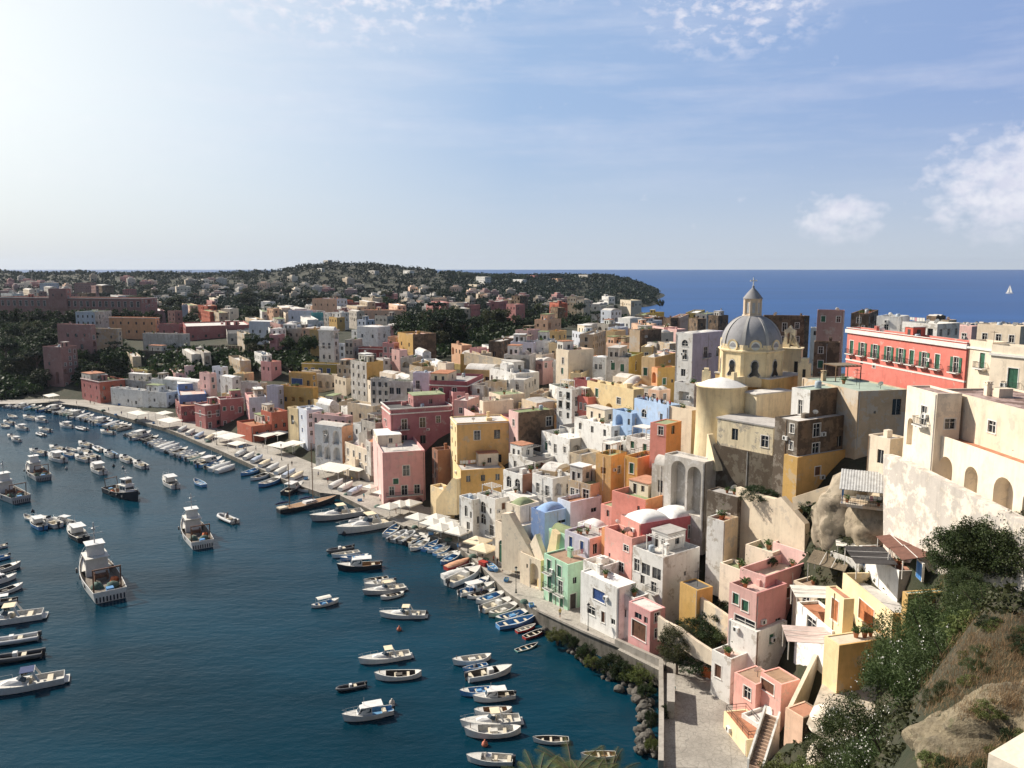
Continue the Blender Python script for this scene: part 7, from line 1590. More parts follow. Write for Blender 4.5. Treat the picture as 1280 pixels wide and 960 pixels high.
# people: one continuous skinned body
def person_mesh(stride=.18):
    me = bpy.data.meshes.new('person_skin'); J = [(0, 0, .95), (0, 0, 1.15), (0, 0, 1.38), (0, 0, 1.5), (0, .01, 1.62), (0, .01, 1.72), (-.19, 0, 1.36), (-.26, .04, 1.1), (-.24, -.06, .86), (.19, 0, 1.36), (.26, -.04, 1.1), (.25, .08, .86),
         (-.09, 0, .9), (-.1, -stride*.6, .5), (-.1, -stride*.4, .07), (-.1, -stride*.4-.16, .04), (.09, 0, .9), (.1, stride*.35, .5), (.1, stride*1.2, .1), (.1, stride*1.2-.15, .04)]
    E_ = [(0, 1), (1, 2), (2, 3), (3, 4), (4, 5), (2, 6), (6, 7), (7, 8), (2, 9), (9, 10), (10, 11), (0, 12), (12, 13), (13, 14), (14, 15), (0, 16), (16, 17), (17, 18), (18, 19)]
    rad = [.14, .13, .15, .06, .095, .07, .07, .045, .035, .07, .045, .035, .1, .065, .04, .035, .1, .065, .04, .035]
    me.from_pydata(J, E_, []); o = bpy.data.objects.new('person_skin', me); COL.objects.link(o); sm = o.modifiers.new('s', 'SKIN'); ss = o.modifiers.new('u', 'SUBSURF'); ss.levels = 1; ss.render_levels = 1
    for v, r_ in zip(me.skin_vertices[0].data, rad): v.radius = (r_, r_*.8)
    me.skin_vertices[0].data[0].use_root = True
    dg = bpy.context.evaluated_depsgraph_get(); new = bpy.data.meshes.new_from_object(o.evaluated_get(dg)); bpy.data.objects.remove(o)
    skin = simple('skin', (.42, .24, .16), .6, var=.1); top = simple('shirt_white', (.6, .6, .58), .9, var=.1); leg = simple('trousers_dark', (.05, .06, .09), .9, var=.2); hair = simple('hair_dark', (.03, .02, .015), .8, var=.2)
    new.materials.clear()
    for m_ in (skin, top, leg, hair): new.materials.append(m_)
    for pl_ in new.polygons:
        z = pl_.center.z; x = abs(pl_.center.x); pl_.use_smooth = True
        pl_.material_index = 3 if z > 1.69 or (z > 1.6 and pl_.center.y > .05) else 0 if z > 1.46 or (x > .2 and z < 1.12) else 1 if z > .93 else 2 if z > .5 else 0
    return new
PM = person_mesh()
SH = dict(white=None, red=simple('shirt_red', (.45, .06, .05), .9), navy=simple('shirt_navy', (.05, .07, .18), .9), black=simple('shirt_black', (.03, .03, .03), .9), teal=simple('shirt_teal', (.08, .3, .32), .9), yellow=simple('shirt_yellow', (.6, .45, .1), .9), pink=simple('shirt_pink', (.6, .3, .32), .9))
def person(p, rz, shirt, label, group='people about the harbour'):
    o = link('person', PM, None, p, rz); tag(o, label, 'person', group)
    if SH[shirt]: o.material_slots[1].link = 'OBJECT'; o.material_slots[1].material = SH[shirt]
for i, (x, y, z, rz, sh, lab) in enumerate(((575, 688, 1.26, .5, 'white', 'person in white top walking past the quay parasols'), (617, 704, 1.35, 2, 'red', 'person in red top near the arched door'), (622, 707, 1.4, 1, 'black', 'person in black top near the arched door'), (641, 716, 1.6, 3, 'navy', 'person in navy top before the cream buttress stairs'), (647, 719, 1.7, .3, 'white', 'person in white top before the cream buttress stairs'),
    (113, 505, 1.27, 1, 'black', 'person in black on the far quay by the stone base'), (118, 506, 1.27, 2, 'white', 'person in white on the far quay by the stone base'), (152, 519, 1.27, .5, 'navy', 'person in navy outside the blue door'), (305, 566, 1.27, 1, 'red', 'person in red between the covered boats'), (455, 624, 1.27, 2.5, 'teal', 'person in teal behind the motor yachts'), (440, 603, 1.27, 2.5, 'yellow', 'person in yellow near the big ribbed canopy'), (329, 560, 1.27, .2, 'white', 'person in white crossing the quay by the street lamp'))):
    person(atz(x, y, z), rz, sh, lab)
terr = next(t for t in HOUSES if t[1].startswith('sky blue house'))
rr = random.Random(9)
tb = terr[0].location; tz = terr[4]-.75
for i in range(9):
    sh = ['red', 'white', 'black', 'navy', 'red', 'white', 'teal', 'black', 'pink'][i]; rp = terr[5]; d1 = Vector((-math.cos(R(60)), math.sin(R(60)), 0)); d2 = Vector((math.sin(R(60)), math.cos(R(60)), 0))
    person(Vector((rp.x, rp.y, tz))+d1*(1.0+i*1.0)+d2*rr.uniform(.8, 1.6), rr.uniform(0, 6), sh, f'person in {sh} top standing on the sky blue roof terrace', 'people on the sky blue roof terrace')
for bt, off in (('white inflatable carrying', [(-.6, .3), (.2, -.3), (.9, .2)]), ('white boat crowded', [(-1, .3), (0, -.3), (.8, .2)]), ('white motorboat with a red-clad', [(-.4, 0)])):
    r0 = next(b for b in BOATS if b['label'].startswith(bt)); c, s_ = math.cos(r0.rotation_euler.z), math.sin(r0.rotation_euler.z)
    for k, (u, v) in enumerate(off): person(r0.location+Vector((u*c-v*s_, u*s_+v*c, .22)), k*1.3, 'red' if 'red' in bt else ['black', 'navy', 'white'][k], f'person in {"red" if "red" in bt else ["black", "navy", "white"][k]} top standing in the {"motorboat with a wake" if "red" in bt else "crowded white boat" if "crowded" in bt else "white inflatable"}', 'people in boats')
# orange bin, quayside boxes
q = MB(); q.box(-.7, .7, -.5, .5, .1, 1.0); q.box(-.75, .75, -.55, .55, 1.0, 1.1); 
for sx in (-.5, .5): q.box(sx-.08, sx+.08, -.4, .4, 0, .1)
o = q.build('waste_bin', [m_orange], None, atz(884, 846, 3.1), R(-35)); tag(o, 'bright orange bin at the end of the yard fence', 'bin')
q = MB(); q.box(-.8, .8, -.55, .55, .05, .8); q.box(-.85, .85, -.6, .6, .8, .9); q.box(-.2, .2, -.62, -.601, .3, .6); o = q.build('storage_chest', [m_hullr], None, atz(604, 707, 1.35), R(-40)); tag(o, 'red chest on the quay beside the overturned boat', 'chest')
B('sk', (609, 703), (620, 712), 'light blue rowing boat pulled up on the quay', 'b', 'b', z=1.5)

# quayside gear
rr = random.Random(71); CRT = None; HEAP = None
GEAR = [(608, 700), (613, 712), (590, 696), (575, 684), (560, 676), (540, 667), (520, 660), (630, 727), (655, 752), (663, 757), (470, 634), (452, 625), (436, 617), (380, 600), (368, 592), (340, 574), (322, 567), (304, 558), (262, 552), (246, 549), (222, 538), (190, 529), (170, 525), (146, 518), (128, 513)]
for i, (x, y) in enumerate(GEAR):
    p = atz(x+rr.uniform(-3, 3), y+rr.uniform(-1.5, 1.5), 1.28 if x < 600 else 1.5 if x < 640 else 2.1)
    if i % 2:
        if CRT is None:
            CRT = empty('fish_crate', p); q = MB(); q.box(-.4, .4, -.28, .28, .0, .06); q.box(-.4, -.36, -.28, .28, .06, .34); q.box(.36, .4, -.28, .28, .06, .34); q.box(-.36, .36, -.28, -.24, .06, .34); q.box(-.36, .36, .24, .28, .06, .34); q.build('crate_body', [m_hullb], CRT); q = MB(); q.box(-.3, .3, -.2, .2, .061, .26); q.build('net', [m_netg], CRT); r = CRT
        else: r = copy_tree(CRT); r.location = p
        r.rotation_euler = (0, 0, rr.uniform(0, 3)); r.scale = (1.4, 1.4, 1.4); tag(r, 'blue fish crate with net standing on the quay paving', 'crate', 'fish crates on the quay')
    else:
        if HEAP is None:
            q = MB(); q.lathe([(1.0, 0), (.95, .25), (.6, .55), (.01, .7)], 11); q.v = [(a*rr.uniform(.8, 1.15), b*rr.uniform(.8, 1.15), c) for a, b, c in q.v]; HEAP = q.mesh('net_heap', [m_netg])
        o = link('net_heap', HEAP, None, p, rr.uniform(0, 6), rr.uniform(.7, 1.2)); tag(o, 'dark heap of fishing net lying on the quay', 'net heap', 'net heaps on the quay')
PPL = [(597, 700), (603, 698), (628, 716), (533, 655), (545, 664), (561, 671), (495, 642), (447, 616), (410, 604), (398, 596), (365, 583), (320, 563), (293, 561), (240, 547), (200, 531), (182, 526), (136, 514), (96, 506), (842, 870), (700, 772)]
for i, (x, y) in enumerate(PPL):
    sh = ['white', 'red', 'navy', 'black', 'teal', 'yellow', 'pink'][i % 7]
    person(atz(x, y, 1.27 if x < 600 else 1.5 if x < 650 else 2.5 if x < 800 else 3.06), rr.uniform(0, 6), sh, f'person in {sh} top on the open quay paving', 'people on the quay paving')
# ------------------------------------------------------------------ plants
def leaf_mesh(name, n, shape, size, mat, seed, clumps=0, flat=.0, aspect=.55, hollow=.0, blossom=None, nb=0, bs=.12):
    """many small leaf faces in clumps through a crown volume; shape(rng) gives a clump centre and radius in unit space"""
    rr = random.Random(seed); vs = []; fs = []; ms = []
    C = [shape(rr) for _ in range(clumps)]
    def leaf(c, s, mi, asp):
        a = Vector((rr.gauss(0, 1), rr.gauss(0, 1), rr.gauss(0, .6)-flat)); a.normalize()
        b = a.cross(Vector((rr.gauss(0, 1), rr.gauss(0, 1), rr.gauss(0, 1)))); b.normalize()
        k = len(vs); s *= rr.uniform(.6, 1.3); vs.extend([c-a*s, c-b*s*asp, c+a*s, c+b*s*asp]); fs.append((k, k+1, k+2, k+3)); ms.append(mi)
    for i in range(n):
        c, r = C[i % len(C)]; d = Vector((rr.gauss(0, 1), rr.gauss(0, 1), rr.gauss(0, 1))).normalized()*(r*(rr.random()**.4)); d.z *= .75
        leaf(c+d, size, 0, aspect)
    for i in range(nb):
        c, r = C[rr.randrange(len(C))]; d = Vector((rr.gauss(0, 1), rr.gauss(0, 1), rr.gauss(0, 1)+.5)).normalized()*(r*1.02); p = c+d
        for _ in range(5): leaf(p+Vector((rr.gauss(0, .04), rr.gauss(0, .04), rr.gauss(0, .04))), bs, 1, .9)
    me = bpy.data.meshes.new(name); me.from_pydata([tuple(v) for v in vs], [], fs); me.materials.append(mat)
    if blossom: me.materials.append(blossom)
    me.polygons.foreach_set('material_index', ms); me.update(); return me
def sh_round(rr):
    while True:
        p = Vector((rr.uniform(-1, 1), rr.uniform(-1, 1), rr.uniform(-.7, 1)))
        if .35 < p.length < 1.0: return (Vector((p.x, p.y, p.z*.8)), rr.uniform(.2, .38))
def sh_pine(rr):
    a = rr.uniform(0, 6.283); r = rr.random()**.5; return (Vector((r*math.cos(a), r*math.sin(a), .12*(1-r*r)+rr.uniform(-.06, .08))), rr.uniform(.12, .22))
def sh_bush(rr):
    a = rr.uniform(0, 6.283); r = rr.random()**.5; return (Vector((r*math.cos(a), r*math.sin(a), rr.uniform(.1, .9)*(1-.5*r*r))), rr.uniform(.16, .3))
def sh_cyp(rr):
    z = rr.random(); r = .26*(1-z)**.6; a = rr.uniform(0, 6.283); return (Vector((r*math.cos(a), r*math.sin(a), z*2-1)), .14)
LF = leafmat('leaf_green', (.012, .026, .009), (.032, .055, .017)); LO = leafmat('leaf_olive', (.035, .045, .018), (.075, .085, .035)); LP = leafmat('leaf_pine', (.008, .018, .011), (.018, .034, .018)); LD = leafmat('leaf_oleander', (.026, .048, .014), (.075, .10, .034)); LY = leafmat('leaf_yellow', (.06, .085, .02), (.13, .15, .045))
m_bark = simple('bark', (.10, .075, .055), .9, var=.4, scale=5); m_blos = simple('blossom_white', (.74, .72, .68), .7, var=.05)
CR = {'round': [leaf_mesh('crown', 2600, sh_round, .085, LF, s, 46) for s in (1, 2, 3)], 'olive': [leaf_mesh('crown', 2400, sh_round, .08, LO, s, 34) for s in (4, 5)], 'pine': [leaf_mesh('crown', 2200, sh_pine, .075, LP, s, 40) for s in (6, 7)], 'cyp': [leaf_mesh('crown', 1500, sh_cyp, .06, LP, 8, 40)],
      'near': [leaf_mesh('crown', 15000, sh_round, .034, leafmat('leaf_near', (.024, .042, .014), (.06, .082, .026)), s, 90) for s in (11, 12)], 'nearolive': [leaf_mesh('crown', 12000, sh_round, .036, LO, 13, 80)]}
TR = {}
def trunk_mesh(kind):
    if kind in TR: return TR[kind]
    q = MB(); rr = random.Random(len(TR)+3); hgt = 1.0
    q.tube([(0, 0, -.6), (.02, .01, .3), (-.02, .03, .75), (.02, 0, 1.0)], [.085, .07, .055, .035], 8)
    for k in range(6):
        a = k*1.05+rr.uniform(-.3, .3); z = rr.uniform(.55, .9); q.tube([(0, 0, z), (.25*math.cos(a), .25*math.sin(a), z+.2), (.5*math.cos(a), .5*math.sin(a), z+rr.uniform(.3, .5))], [.035, .025, .01], 5)
    TR[kind] = q.mesh('trunk', [m_bark]); return TR[kind]
TREES = []
def tree(kind, base, hgt, wid, label, name='tree', cat='tree', group=None, trunk=.45, rz=None, mi=0):
    root = empty(name, base, rz if rz is not None else (base[0]*7.3+base[1]) % 6.28); tag(root, label, cat, group)
    th = hgt*trunk; link('trunk', trunk_mesh(kind), root, (0, 0, 0), 0, (th, th, th*1.15))
    L = CR[kind]; c = link('crown', L[mi % len(L)], root, (0, 0, th*.9+hgt*(1-trunk)*.5 if kind != 'pine' else hgt*.86), 0, (wid/2, wid/2, hgt*(1-trunk)*.7 if kind != 'pine' else wid/2))
    TREES.append(root); return root
def gz_at(x, y): return float(ground_z([(x, y)])[0])
# --- near trees by the mottled wall
for i, (px, py, D, hh, ww, k, lab) in enumerate(((1190, 708, 83, 5.6, 5.4, 'near', 'pale spotted green tree beside the brown canopies'), (1222, 702, 82, 5.8, 6.4, 'near', 'dense dark green tree in the middle below the mottled wall'), (1262, 706, 80, 6.2, 7.2, 'near', 'wide dark tree at the picture edge below the mottled wall'), (1290, 700, 78, 6.0, 7, 'near', 'tree cut by the picture edge at the end of the mottled wall'))):
    p = atd(px, py+14, D); p.z -= .5; tree(k, p, hh, ww, lab, name='broadleaf_tree', trunk=.16, mi=i)
p = atd(1203, 752, 72); tree('near', p, 3.0, 3.2, 'small dark fig tree in front of the white garden post', name='fig_tree', trunk=.35, mi=1)
p = atd(846, 838, 108); tree('nearolive', (p.x, p.y, 3.0), 7.2, 5.2, 'thin straggly tree over the rubble by the road', name='straggly_tree', trunk=.35)
p = atd(892, 812, 110); tree('near', (p.x, p.y, p.z-1), 4.0, 5.0, 'round dark bush in the overgrown yard', name='garden_bush', cat='bush', trunk=.2)
# shrub protos
BU = [leaf_mesh('foliage', 5200, sh_bush, .055, LF, s, 50, aspect=.35) for s in (21, 22)]; BUY = [leaf_mesh('foliage', 4200, sh_bush, .06, LY, 23, 44, aspect=.3)]
OL = [leaf_mesh('foliage', 14000, sh_bush, .040, LD, s, 80, aspect=.20, blossom=m_blos, nb=nb, bs=.016) for s, nb in ((31, 150), (32, 48), (33, 8))]
def shrub(px, py, D, w, hgt, label, me, name='shrub', cat='bush', z=None, group=None):
    p = atd(px, py, D); 
    if z is not None: p = atz(px, py, z)
    root = empty(name, p, (px*.37) % 6.28); tag(root, label, cat, group)
    q = MB(); rr = random.Random(int(px))
    for k in range(7): a = rr.uniform(0, 6.28); q.tube([(0, 0, -.6), (.25*math.cos(a), .25*math.sin(a), .35), (.6*math.cos(a), .6*math.sin(a), .8)], [.03, .022, .008], 5)
    link('stems', q.mesh('stems', [m_bark]), root, (0, 0, 0), 0, (w/2, w/2, hgt)); link('foliage', me, root, (0, 0, 0), 0, (w/2, w/2, hgt)); return root
# oleander slope
for i, (px, py, D, w, hgt, mi, lab) in enumerate(((1085, 935, 62, 7.4, 5.0, 0, 'oleander thick with white flowers below the sandy courtyard'), (1125, 985, 52, 7.0, 4.6, 0, 'flowering oleander beside the tuff ledge'), (1040, 965, 66, 6.0, 3.4, 1, 'oleander with fewer flowers at the bottom near the pier house'), (1145, 880, 60, 7.2, 5.4, 1, 'dense green oleander between courtyard and dry grass'), (1160, 820, 66, 7.6, 5.6, 2, 'tall dark green bush against the yellow house'),
      (1195, 785, 70, 7.4, 4.6, 2, 'dark bush behind the dry grass under the fig tree'), (1190, 850, 50, 6.4, 4.0, 1, 'sparse flowering bush on the crest of the dry slope'), (1120, 850, 70, 5.4, 4.6, 2, 'dark green bush touching the yellow house wall'), (1085, 990, 56, 6.4, 4.4, 0, 'white flowered oleander lowest in the picture'), (1235, 775, 56, 6.0, 2.6, 2, 'low green bush by the garden path'), (1175, 950, 46, 5.5, 3.6, 1, 'oleander in shade behind the tuff ledge'))):
    shrub(px, py, D, w, hgt, lab, OL[mi], 'oleander_bush')
for i, (px, py, D, w, hgt, lab) in enumerate(((985, 985, 70, 5.0, 3.2, 'light green shrub at the bottom by the brown stair'), (1020, 985, 62, 4.6, 2.6, 'light green shrub under the oleanders'), (1268, 800, 44, 4.6, 2.2, 'yellowing bush at the picture edge above the dry grass'), (1232, 806, 42, 4.0, 1.8, 'yellow green bush on the crest of the dry grass'))):
    shrub(px, py, D, w, hgt, lab, BUY[0], 'shrub')
# shrubs on the sea wall
for i, (x, y, z, w, hgt) in enumerate(((697, 800, 0.9, 3.6, 2.2), (713, 806, 0.9, 2.6, 1.8), (733, 823, 0.8, 3.2, 2.4), (741, 832, .8, 2.6, 1.8), (765, 838, .8, 4.0, 2.6), (780, 846, .8, 3.6, 2.6), (797, 852, .8, 4.4, 2.8), (808, 868, .9, 2.6, 1.6), (814, 905, 1.0, 1.8, 2.0), (815, 936, 1.0, 1.8, 1.8), (832, 895, 3.0, 1.6, 1.6), (952, 632, 0, 0, 0), (933, 618, 0, 0, 0))):
    lab = ['green shrub nearest the red skiffs on the sea wall', 'small shrub second along the sea wall', 'shrub hanging under the seaside steps', 'small shrub below the seaside steps', 'broad shrub in the middle of the sea wall', 'yellowish shrub beside the broad sea wall shrub', 'largest shrub near the bend of the sea wall', 'low shrub at the bend of the sea wall', 'creeping shrub halfway down the straight sea wall', 'creeping shrub lowest on the straight sea wall', 'weed tuft by the low wall on the road', '', ''][i]
    if w: shrub(x, y, 0, w, hgt, lab, BU[i % 2] if i % 3 else BUY[0], 'shrub', z=z, group='shrubs growing on the sea wall')
for px, py, D, w, hgt, lab in ((948, 622, 120.5, 5.5, 1.8, 'dry dark scrub on the ledge above the tall stair wall'), (1025, 640, 110.5, 5.0, 2.0, 'dark green scrub in the gap beside the tuff outcrop'), (965, 705, 111.8, 1.6, 1.2, 'spiky plant on the cream garden terrace'), (1225, 765, 62, 3, 1.0, 'low scrub by the white garden path'), (872, 790, 112, 6, 2.2, 'bramble patch in the shaded yard'), (905, 775, 113, 6, 2.6, 'second bramble patch against the yard wall'), (860, 806, 110, 5, 1.6, 'weeds spilling over the yard wall'), (870, 835, 105.5, 5, 1.2, 'low weeds in the rubble strip beside the road')):
    shrub(px, py, D, w, hgt, lab, BU[int(px) % 2], 'shrub')
# wasteland fence wall along the yard
slab('yard_wall', 'broken cream yard wall with ivy between road rubble and yard', 'wall', [(822, 770), (830, 776), (850, 786), (868, 800), (891, 815), (891, 833), (868, 822), (845, 806), (822, 800)], 111.5, 104.5, .5, [pl('cream')], 822, 891)
slab('yard_wall', 'long shaded beige wall at the back of the overgrown yard', 'wall', [(868, 742), (912, 772), (912, 808), (868, 790)], 117, 110, .5, [pl('sand')], 868, 912)
# sea wall parapet and boulders
def parapet():
    pts = [atz(x, y, z) for x, y, z in ((672, 763, 2.3), (725, 788, 2.7), (770, 807, 2.9), (826, 833, 3.05), (826.5, 900, 3.05), (826, 962, 3.05))]
    root = empty('sea_wall', pts[0]); tag(root, 'low weathered parapet wall along the sea side of the road', 'wall')
    for i in range(len(pts)-1):
        a, b = pts[i]-pts[0], pts[i+1]-pts[0]; d = (b-a).normalized(); n = Vector((-d.y, d.x, 0))*.3; q = MB()
        hgt = .35 if i < 2 else 1.15
        vs = [a-n, b-n, b+n, a+n]; q.add(vs+[v+Vector((0, 0, hgt)) for v in vs], [(0, 1, 5, 4), (1, 2, 6, 5), (2, 3, 7, 6), (3, 0, 4, 7), (4, 5, 6, 7)]); q.build('wall', [m_kerb], root)
parapet()
p0, p1 = atz(838, 862, 3.05), atz(838, 898, 3.05); q = MB(); d = p1-p0; L = d.length; q.box(0, L, -.45, .45, 0, 2.2); q.box(-.05, L+.05, -.5, .5, 2.2, 2.32); o = q.build('roadside_wall', [m_kerb], None, p0, math.atan2(d.y, d.x)); tag(o, 'thick short wall on the road casting a dark shadow', 'wall')
RK = []
for s in range(4):
    bm = bmesh.new(); bmesh.ops.create_icosphere(bm, subdivisions=2, radius=1); r2 = random.Random(s)
    from mathutils import noise as mn
    for v in bm.verts: v.co *= 1+.35*mn.noise(v.co*1.2+Vector((s*5, 0, 0))); v.co.z *= .75
    me = bpy.data.meshes.new('boulder'); bm.to_mesh(me); bm.free(); me.materials.append(plaster('boulder_stone', (.11, .10, .085), dirt=.6, dirtcol=(.02, .02, .018), blotch=.9)); RK.append(me)
rr = random.Random(17); line = [(678, 786), (700, 806), (722, 822), (745, 838), (768, 852), (790, 866), (800, 880), (800, 905), (797, 930), (808, 955)]
for k in range(115):
    f = rr.random()*(len(line)-1.001); i = int(f); x = line[i][0]+(line[i+1][0]-line[i][0])*(f-i)+rr.uniform(-4, 16); y = line[i][1]+(line[i+1][1]-line[i][1])*(f-i)+rr.uniform(-10, 4)
    s = rr.uniform(.3, .85); o = link('boulder', RK[k % 4], None, atz(x, y, rr.uniform(-.1, .7)), rr.uniform(0, 6), s); o.rotation_euler = (rr.uniform(-.5, .5), rr.uniform(-.5, .5), rr.uniform(0, 6)); tag(o, 'dark boulder in the heap at the foot of the sea wall', 'boulder', 'boulders heaped along the sea wall')
for k in range(26):
    x = rr.uniform(842, 886); y = 816+(x-842)*.55+rr.uniform(-4, 8); o = link('rubble_stone', RK[k % 4], None, atz(x, y, 3.1), rr.uniform(0, 6), rr.uniform(.12, .4)); tag(o, 'pale rubble stone on the strip beside the road', 'stone', 'rubble stones beside the road')
    o.material_slots[0].link = 'OBJECT'; o.material_slots[0].material = roofm['pale']
# palm fronds at the bottom and the palm behind the cream palace
def palm_crown(n, L, seed, droop=1.0, mat=LY):
    rr = random.Random(seed); q = MB()
    for k in range(n):
        a = k*2.4+rr.uniform(-.2, .2); up = rr.uniform(.1, 1.15); pts = []
        for j in range(9):
            t = j/8; r = L*t*math.cos(up*(1-t*.5)); z = L*(math.sin(up)*t-droop*.55*t*t); pts.append(Vector((r*math.cos(a), r*math.sin(a), z)))
        q.tube(pts, [.05*(1-j/9) +.008 for j in range(9)], 4, 1, cap=False)
        side = Vector((-math.sin(a), math.cos(a), 0))
        for j in range(56):
            t = .12+.88*j/56; f = t*8; i = min(7, int(f)); p = pts[i].lerp(pts[i+1], f-i); d = (pts[i+1]-pts[i]).normalized(); ln = L*.22*(math.sin(math.pi*min(1, t*.92+.06))**.6)
            for s in (-1, 1):
                tip = p+side*s*ln*.8+d*ln*.55-Vector((0, 0, ln*.25)); w = d*.013*L/3; q.add([p-w, p+w, tip], [(0, 1, 2)], 0)
    return q.mesh('fronds', [mat, m_bark])
LPALM = leafmat('leaf_palm', (.05, .075, .018), (.11, .13, .035)); pc = palm_crown(22, 3.0, 5, .8, mat=LPALM)
for i, (px, py, D) in enumerate(((716, 975, 46), (672, 985, 44), (762, 980, 47), (735, 995, 42))):
    p = atd(px, py, D); root = empty('palm_tree', (p.x, p.y, p.z-6)); tag(root, ['palm crown with bright fronds reaching over the harbour at the bottom', 'palm fronds at the bottom nearest the moored motorboat', 'palm fronds at the bottom overlapping the white skiff', 'lowest palm fronds hidden by the picture edge'][i], 'palm', 'palm tops at the bottom edge')
    q = MB(); q.tube([(0, 0, -6), (.1, 0, 0), (0, 0, 6)], [.25, .2, .17], 8); q.build('trunk', [m_bark], root); link('fronds', pc, root, (0, 0, 6), i*1.3, (1.0, .85, .9, .95)[i])
pcd = palm_crown(34, 3.2, 8, 1.3, leafmat('leaf_palm_dark', (.02, .03, .012), (.05, .055, .022)))
p = atd(1234, 409, 255); root = empty('palm_tree', (p.x, p.y, p.z-4)); tag(root, 'dark palm standing against the sea behind the cream palace', 'palm'); q = MB(); q.tube([(0, 0, -4), (0, 0, 4.4)], [.3, .25], 8); q.build('trunk', [m_bark], root); link('fronds', pcd, root, (0, 0, 4.4), 0, 1.0)
# --- skyline and hillside trees
rr = random.Random(41)
def hill_tree(px, py, D, hgt, wid, kind, lab, grp=None, nm=None):
    p = atd(px, py, D); p.z = gz_at(p.x, p.y)-.5 if D > 700 else p.z; hgt *= .8
    tree(kind, p, hgt, wid*.8, lab, name=nm or {'pine': 'umbrella_pine', 'round': 'broadleaf_tree', 'olive': 'olive_tree', 'cyp': 'cypress_tree'}[kind], group=grp, trunk=.6 if kind == 'pine' else .2, mi=rr.randrange(3))
SKY = [(98, 341, 900, 14, 22, 'pine', 'flat umbrella pine left of the far bell tower'), (128, 341, 900, 14, 24, 'pine', 'flat umbrella pine right of the far bell tower'), (180, 344, 900, 16, 20, 'round', 'big round tree standing above the far skyline'), (160, 345, 950, 10, 14, 'round', 'small round tree beside the big skyline tree'), (208, 346, 1000, 10, 18, 'pine', 'pine on the skyline past the big round tree'),
       (690, 348, 1500, 18, 34, 'pine', 'broad dark pine on the headland crest'), (655, 349, 1500, 14, 24, 'round', 'dark tree on the headland crest near white villas'), (742, 350, 1600, 14, 26, 'round', 'tree clump beside the last villa on the headland'), (620, 346, 1500, 14, 30, 'round', 'round dark tree on the ridge by the white villa'), (580, 347, 1500, 12, 28, 'round', 'tree on the ridge where the hill meets the sea'),
       (726, 392, 640, 9, 9, 'pine', 'single pine poking above the far roofs by the headland'), (825, 385, 620, 8, 7, 'olive', 'small tree on the shore roofs near the sea'), (300, 340, 1500, 14, 30, 'round', 'tree on the skyline below the hill'), (40, 346, 900, 10, 16, 'round', 'tree on the skyline by the far white block'), (65, 345, 930, 9, 18, 'round', 'low tree on the skyline between far blocks')]
for s in SKY: hill_tree(*s)
for i in range(17):
    px = -4+i*12.2+rr.uniform(-3, 3); p = atd(px, 389+rr.uniform(-2.5, 1.5), 498+rr.uniform(-6, 6)); g = gz_at(p.x, p.y); tree('round', (p.x, p.y, g), max(7, p.z-g), rr.uniform(8, 11), 'dark tree standing against the long dusky pink institute', name='broadleaf_tree', group='trees before the institute', trunk=.3, mi=i)
WOODS = [('in the dark wood behind the ochre cube house', [(508, 436), (634, 418), (628, 400), (560, 392), (500, 404)], 34, 8.5, 9), ('in the grove behind the long pink house', [(140, 406), (345, 398), (340, 382), (160, 384)], 14, 7, 9), ('in the garden above the battlements', [(300, 440), (392, 440), (388, 420), (330, 424)], 12, 6, 6.5), ('on the slope beside the pink tower', [(92, 478), (150, 486), (150, 432), (120, 426)], 14, 7.5, 7.5), ('on the wooded cliff at the far end', [(2, 494), (52, 488), (66, 440), (90, 410), (0, 402)], 34, 8, 9), ('among the far houses of the plain', [(150, 384), (560, 386), (560, 366), (150, 362)], 34, 8, 14), ('among the roofs near the far shore', [(640, 408), (800, 402), (780, 386), (640, 380)], 16, 6, 8)]
def inpoly(x, y, P_):
    c = False
    for i in range(len(P_)):
        x1, y1 = P_[i]; x2, y2 = P_[(i+1) % len(P_)]
        if (y1 > y) != (y2 > y) and x < (x2-x1)*(y-y1)/(y2-y1)+x1: c = not c
    return c
for wh, poly, n, hh, ww in WOODS:
    xs = [p[0] for p in poly]; ys = [p[1] for p in poly]; k = 0; tries = 0
    while k < n and tries < 2000:
        tries += 1; x = rr.uniform(min(xs), max(xs)); y = rr.uniform(min(ys), max(ys))
        if not inpoly(x, y, poly): continue
        D = DS(x, y)*1.01; s = rr.uniform(.75, 1.3); kind = rr.choice(['round', 'round', 'olive', 'pine', 'round']); p = atd(x, y, D); p.z = max(p.z-2, gz_at(p.x, p.y))
        tree(kind, p, hh*s*(1.2 if kind == 'pine' else 1), ww*s, f'dark green tree {wh}', name={'pine': 'umbrella_pine', 'round': 'broadleaf_tree', 'olive': 'olive_tree'}[kind], group='trees '+wh, trunk=.65 if kind == 'pine' else .28, mi=k); k += 1
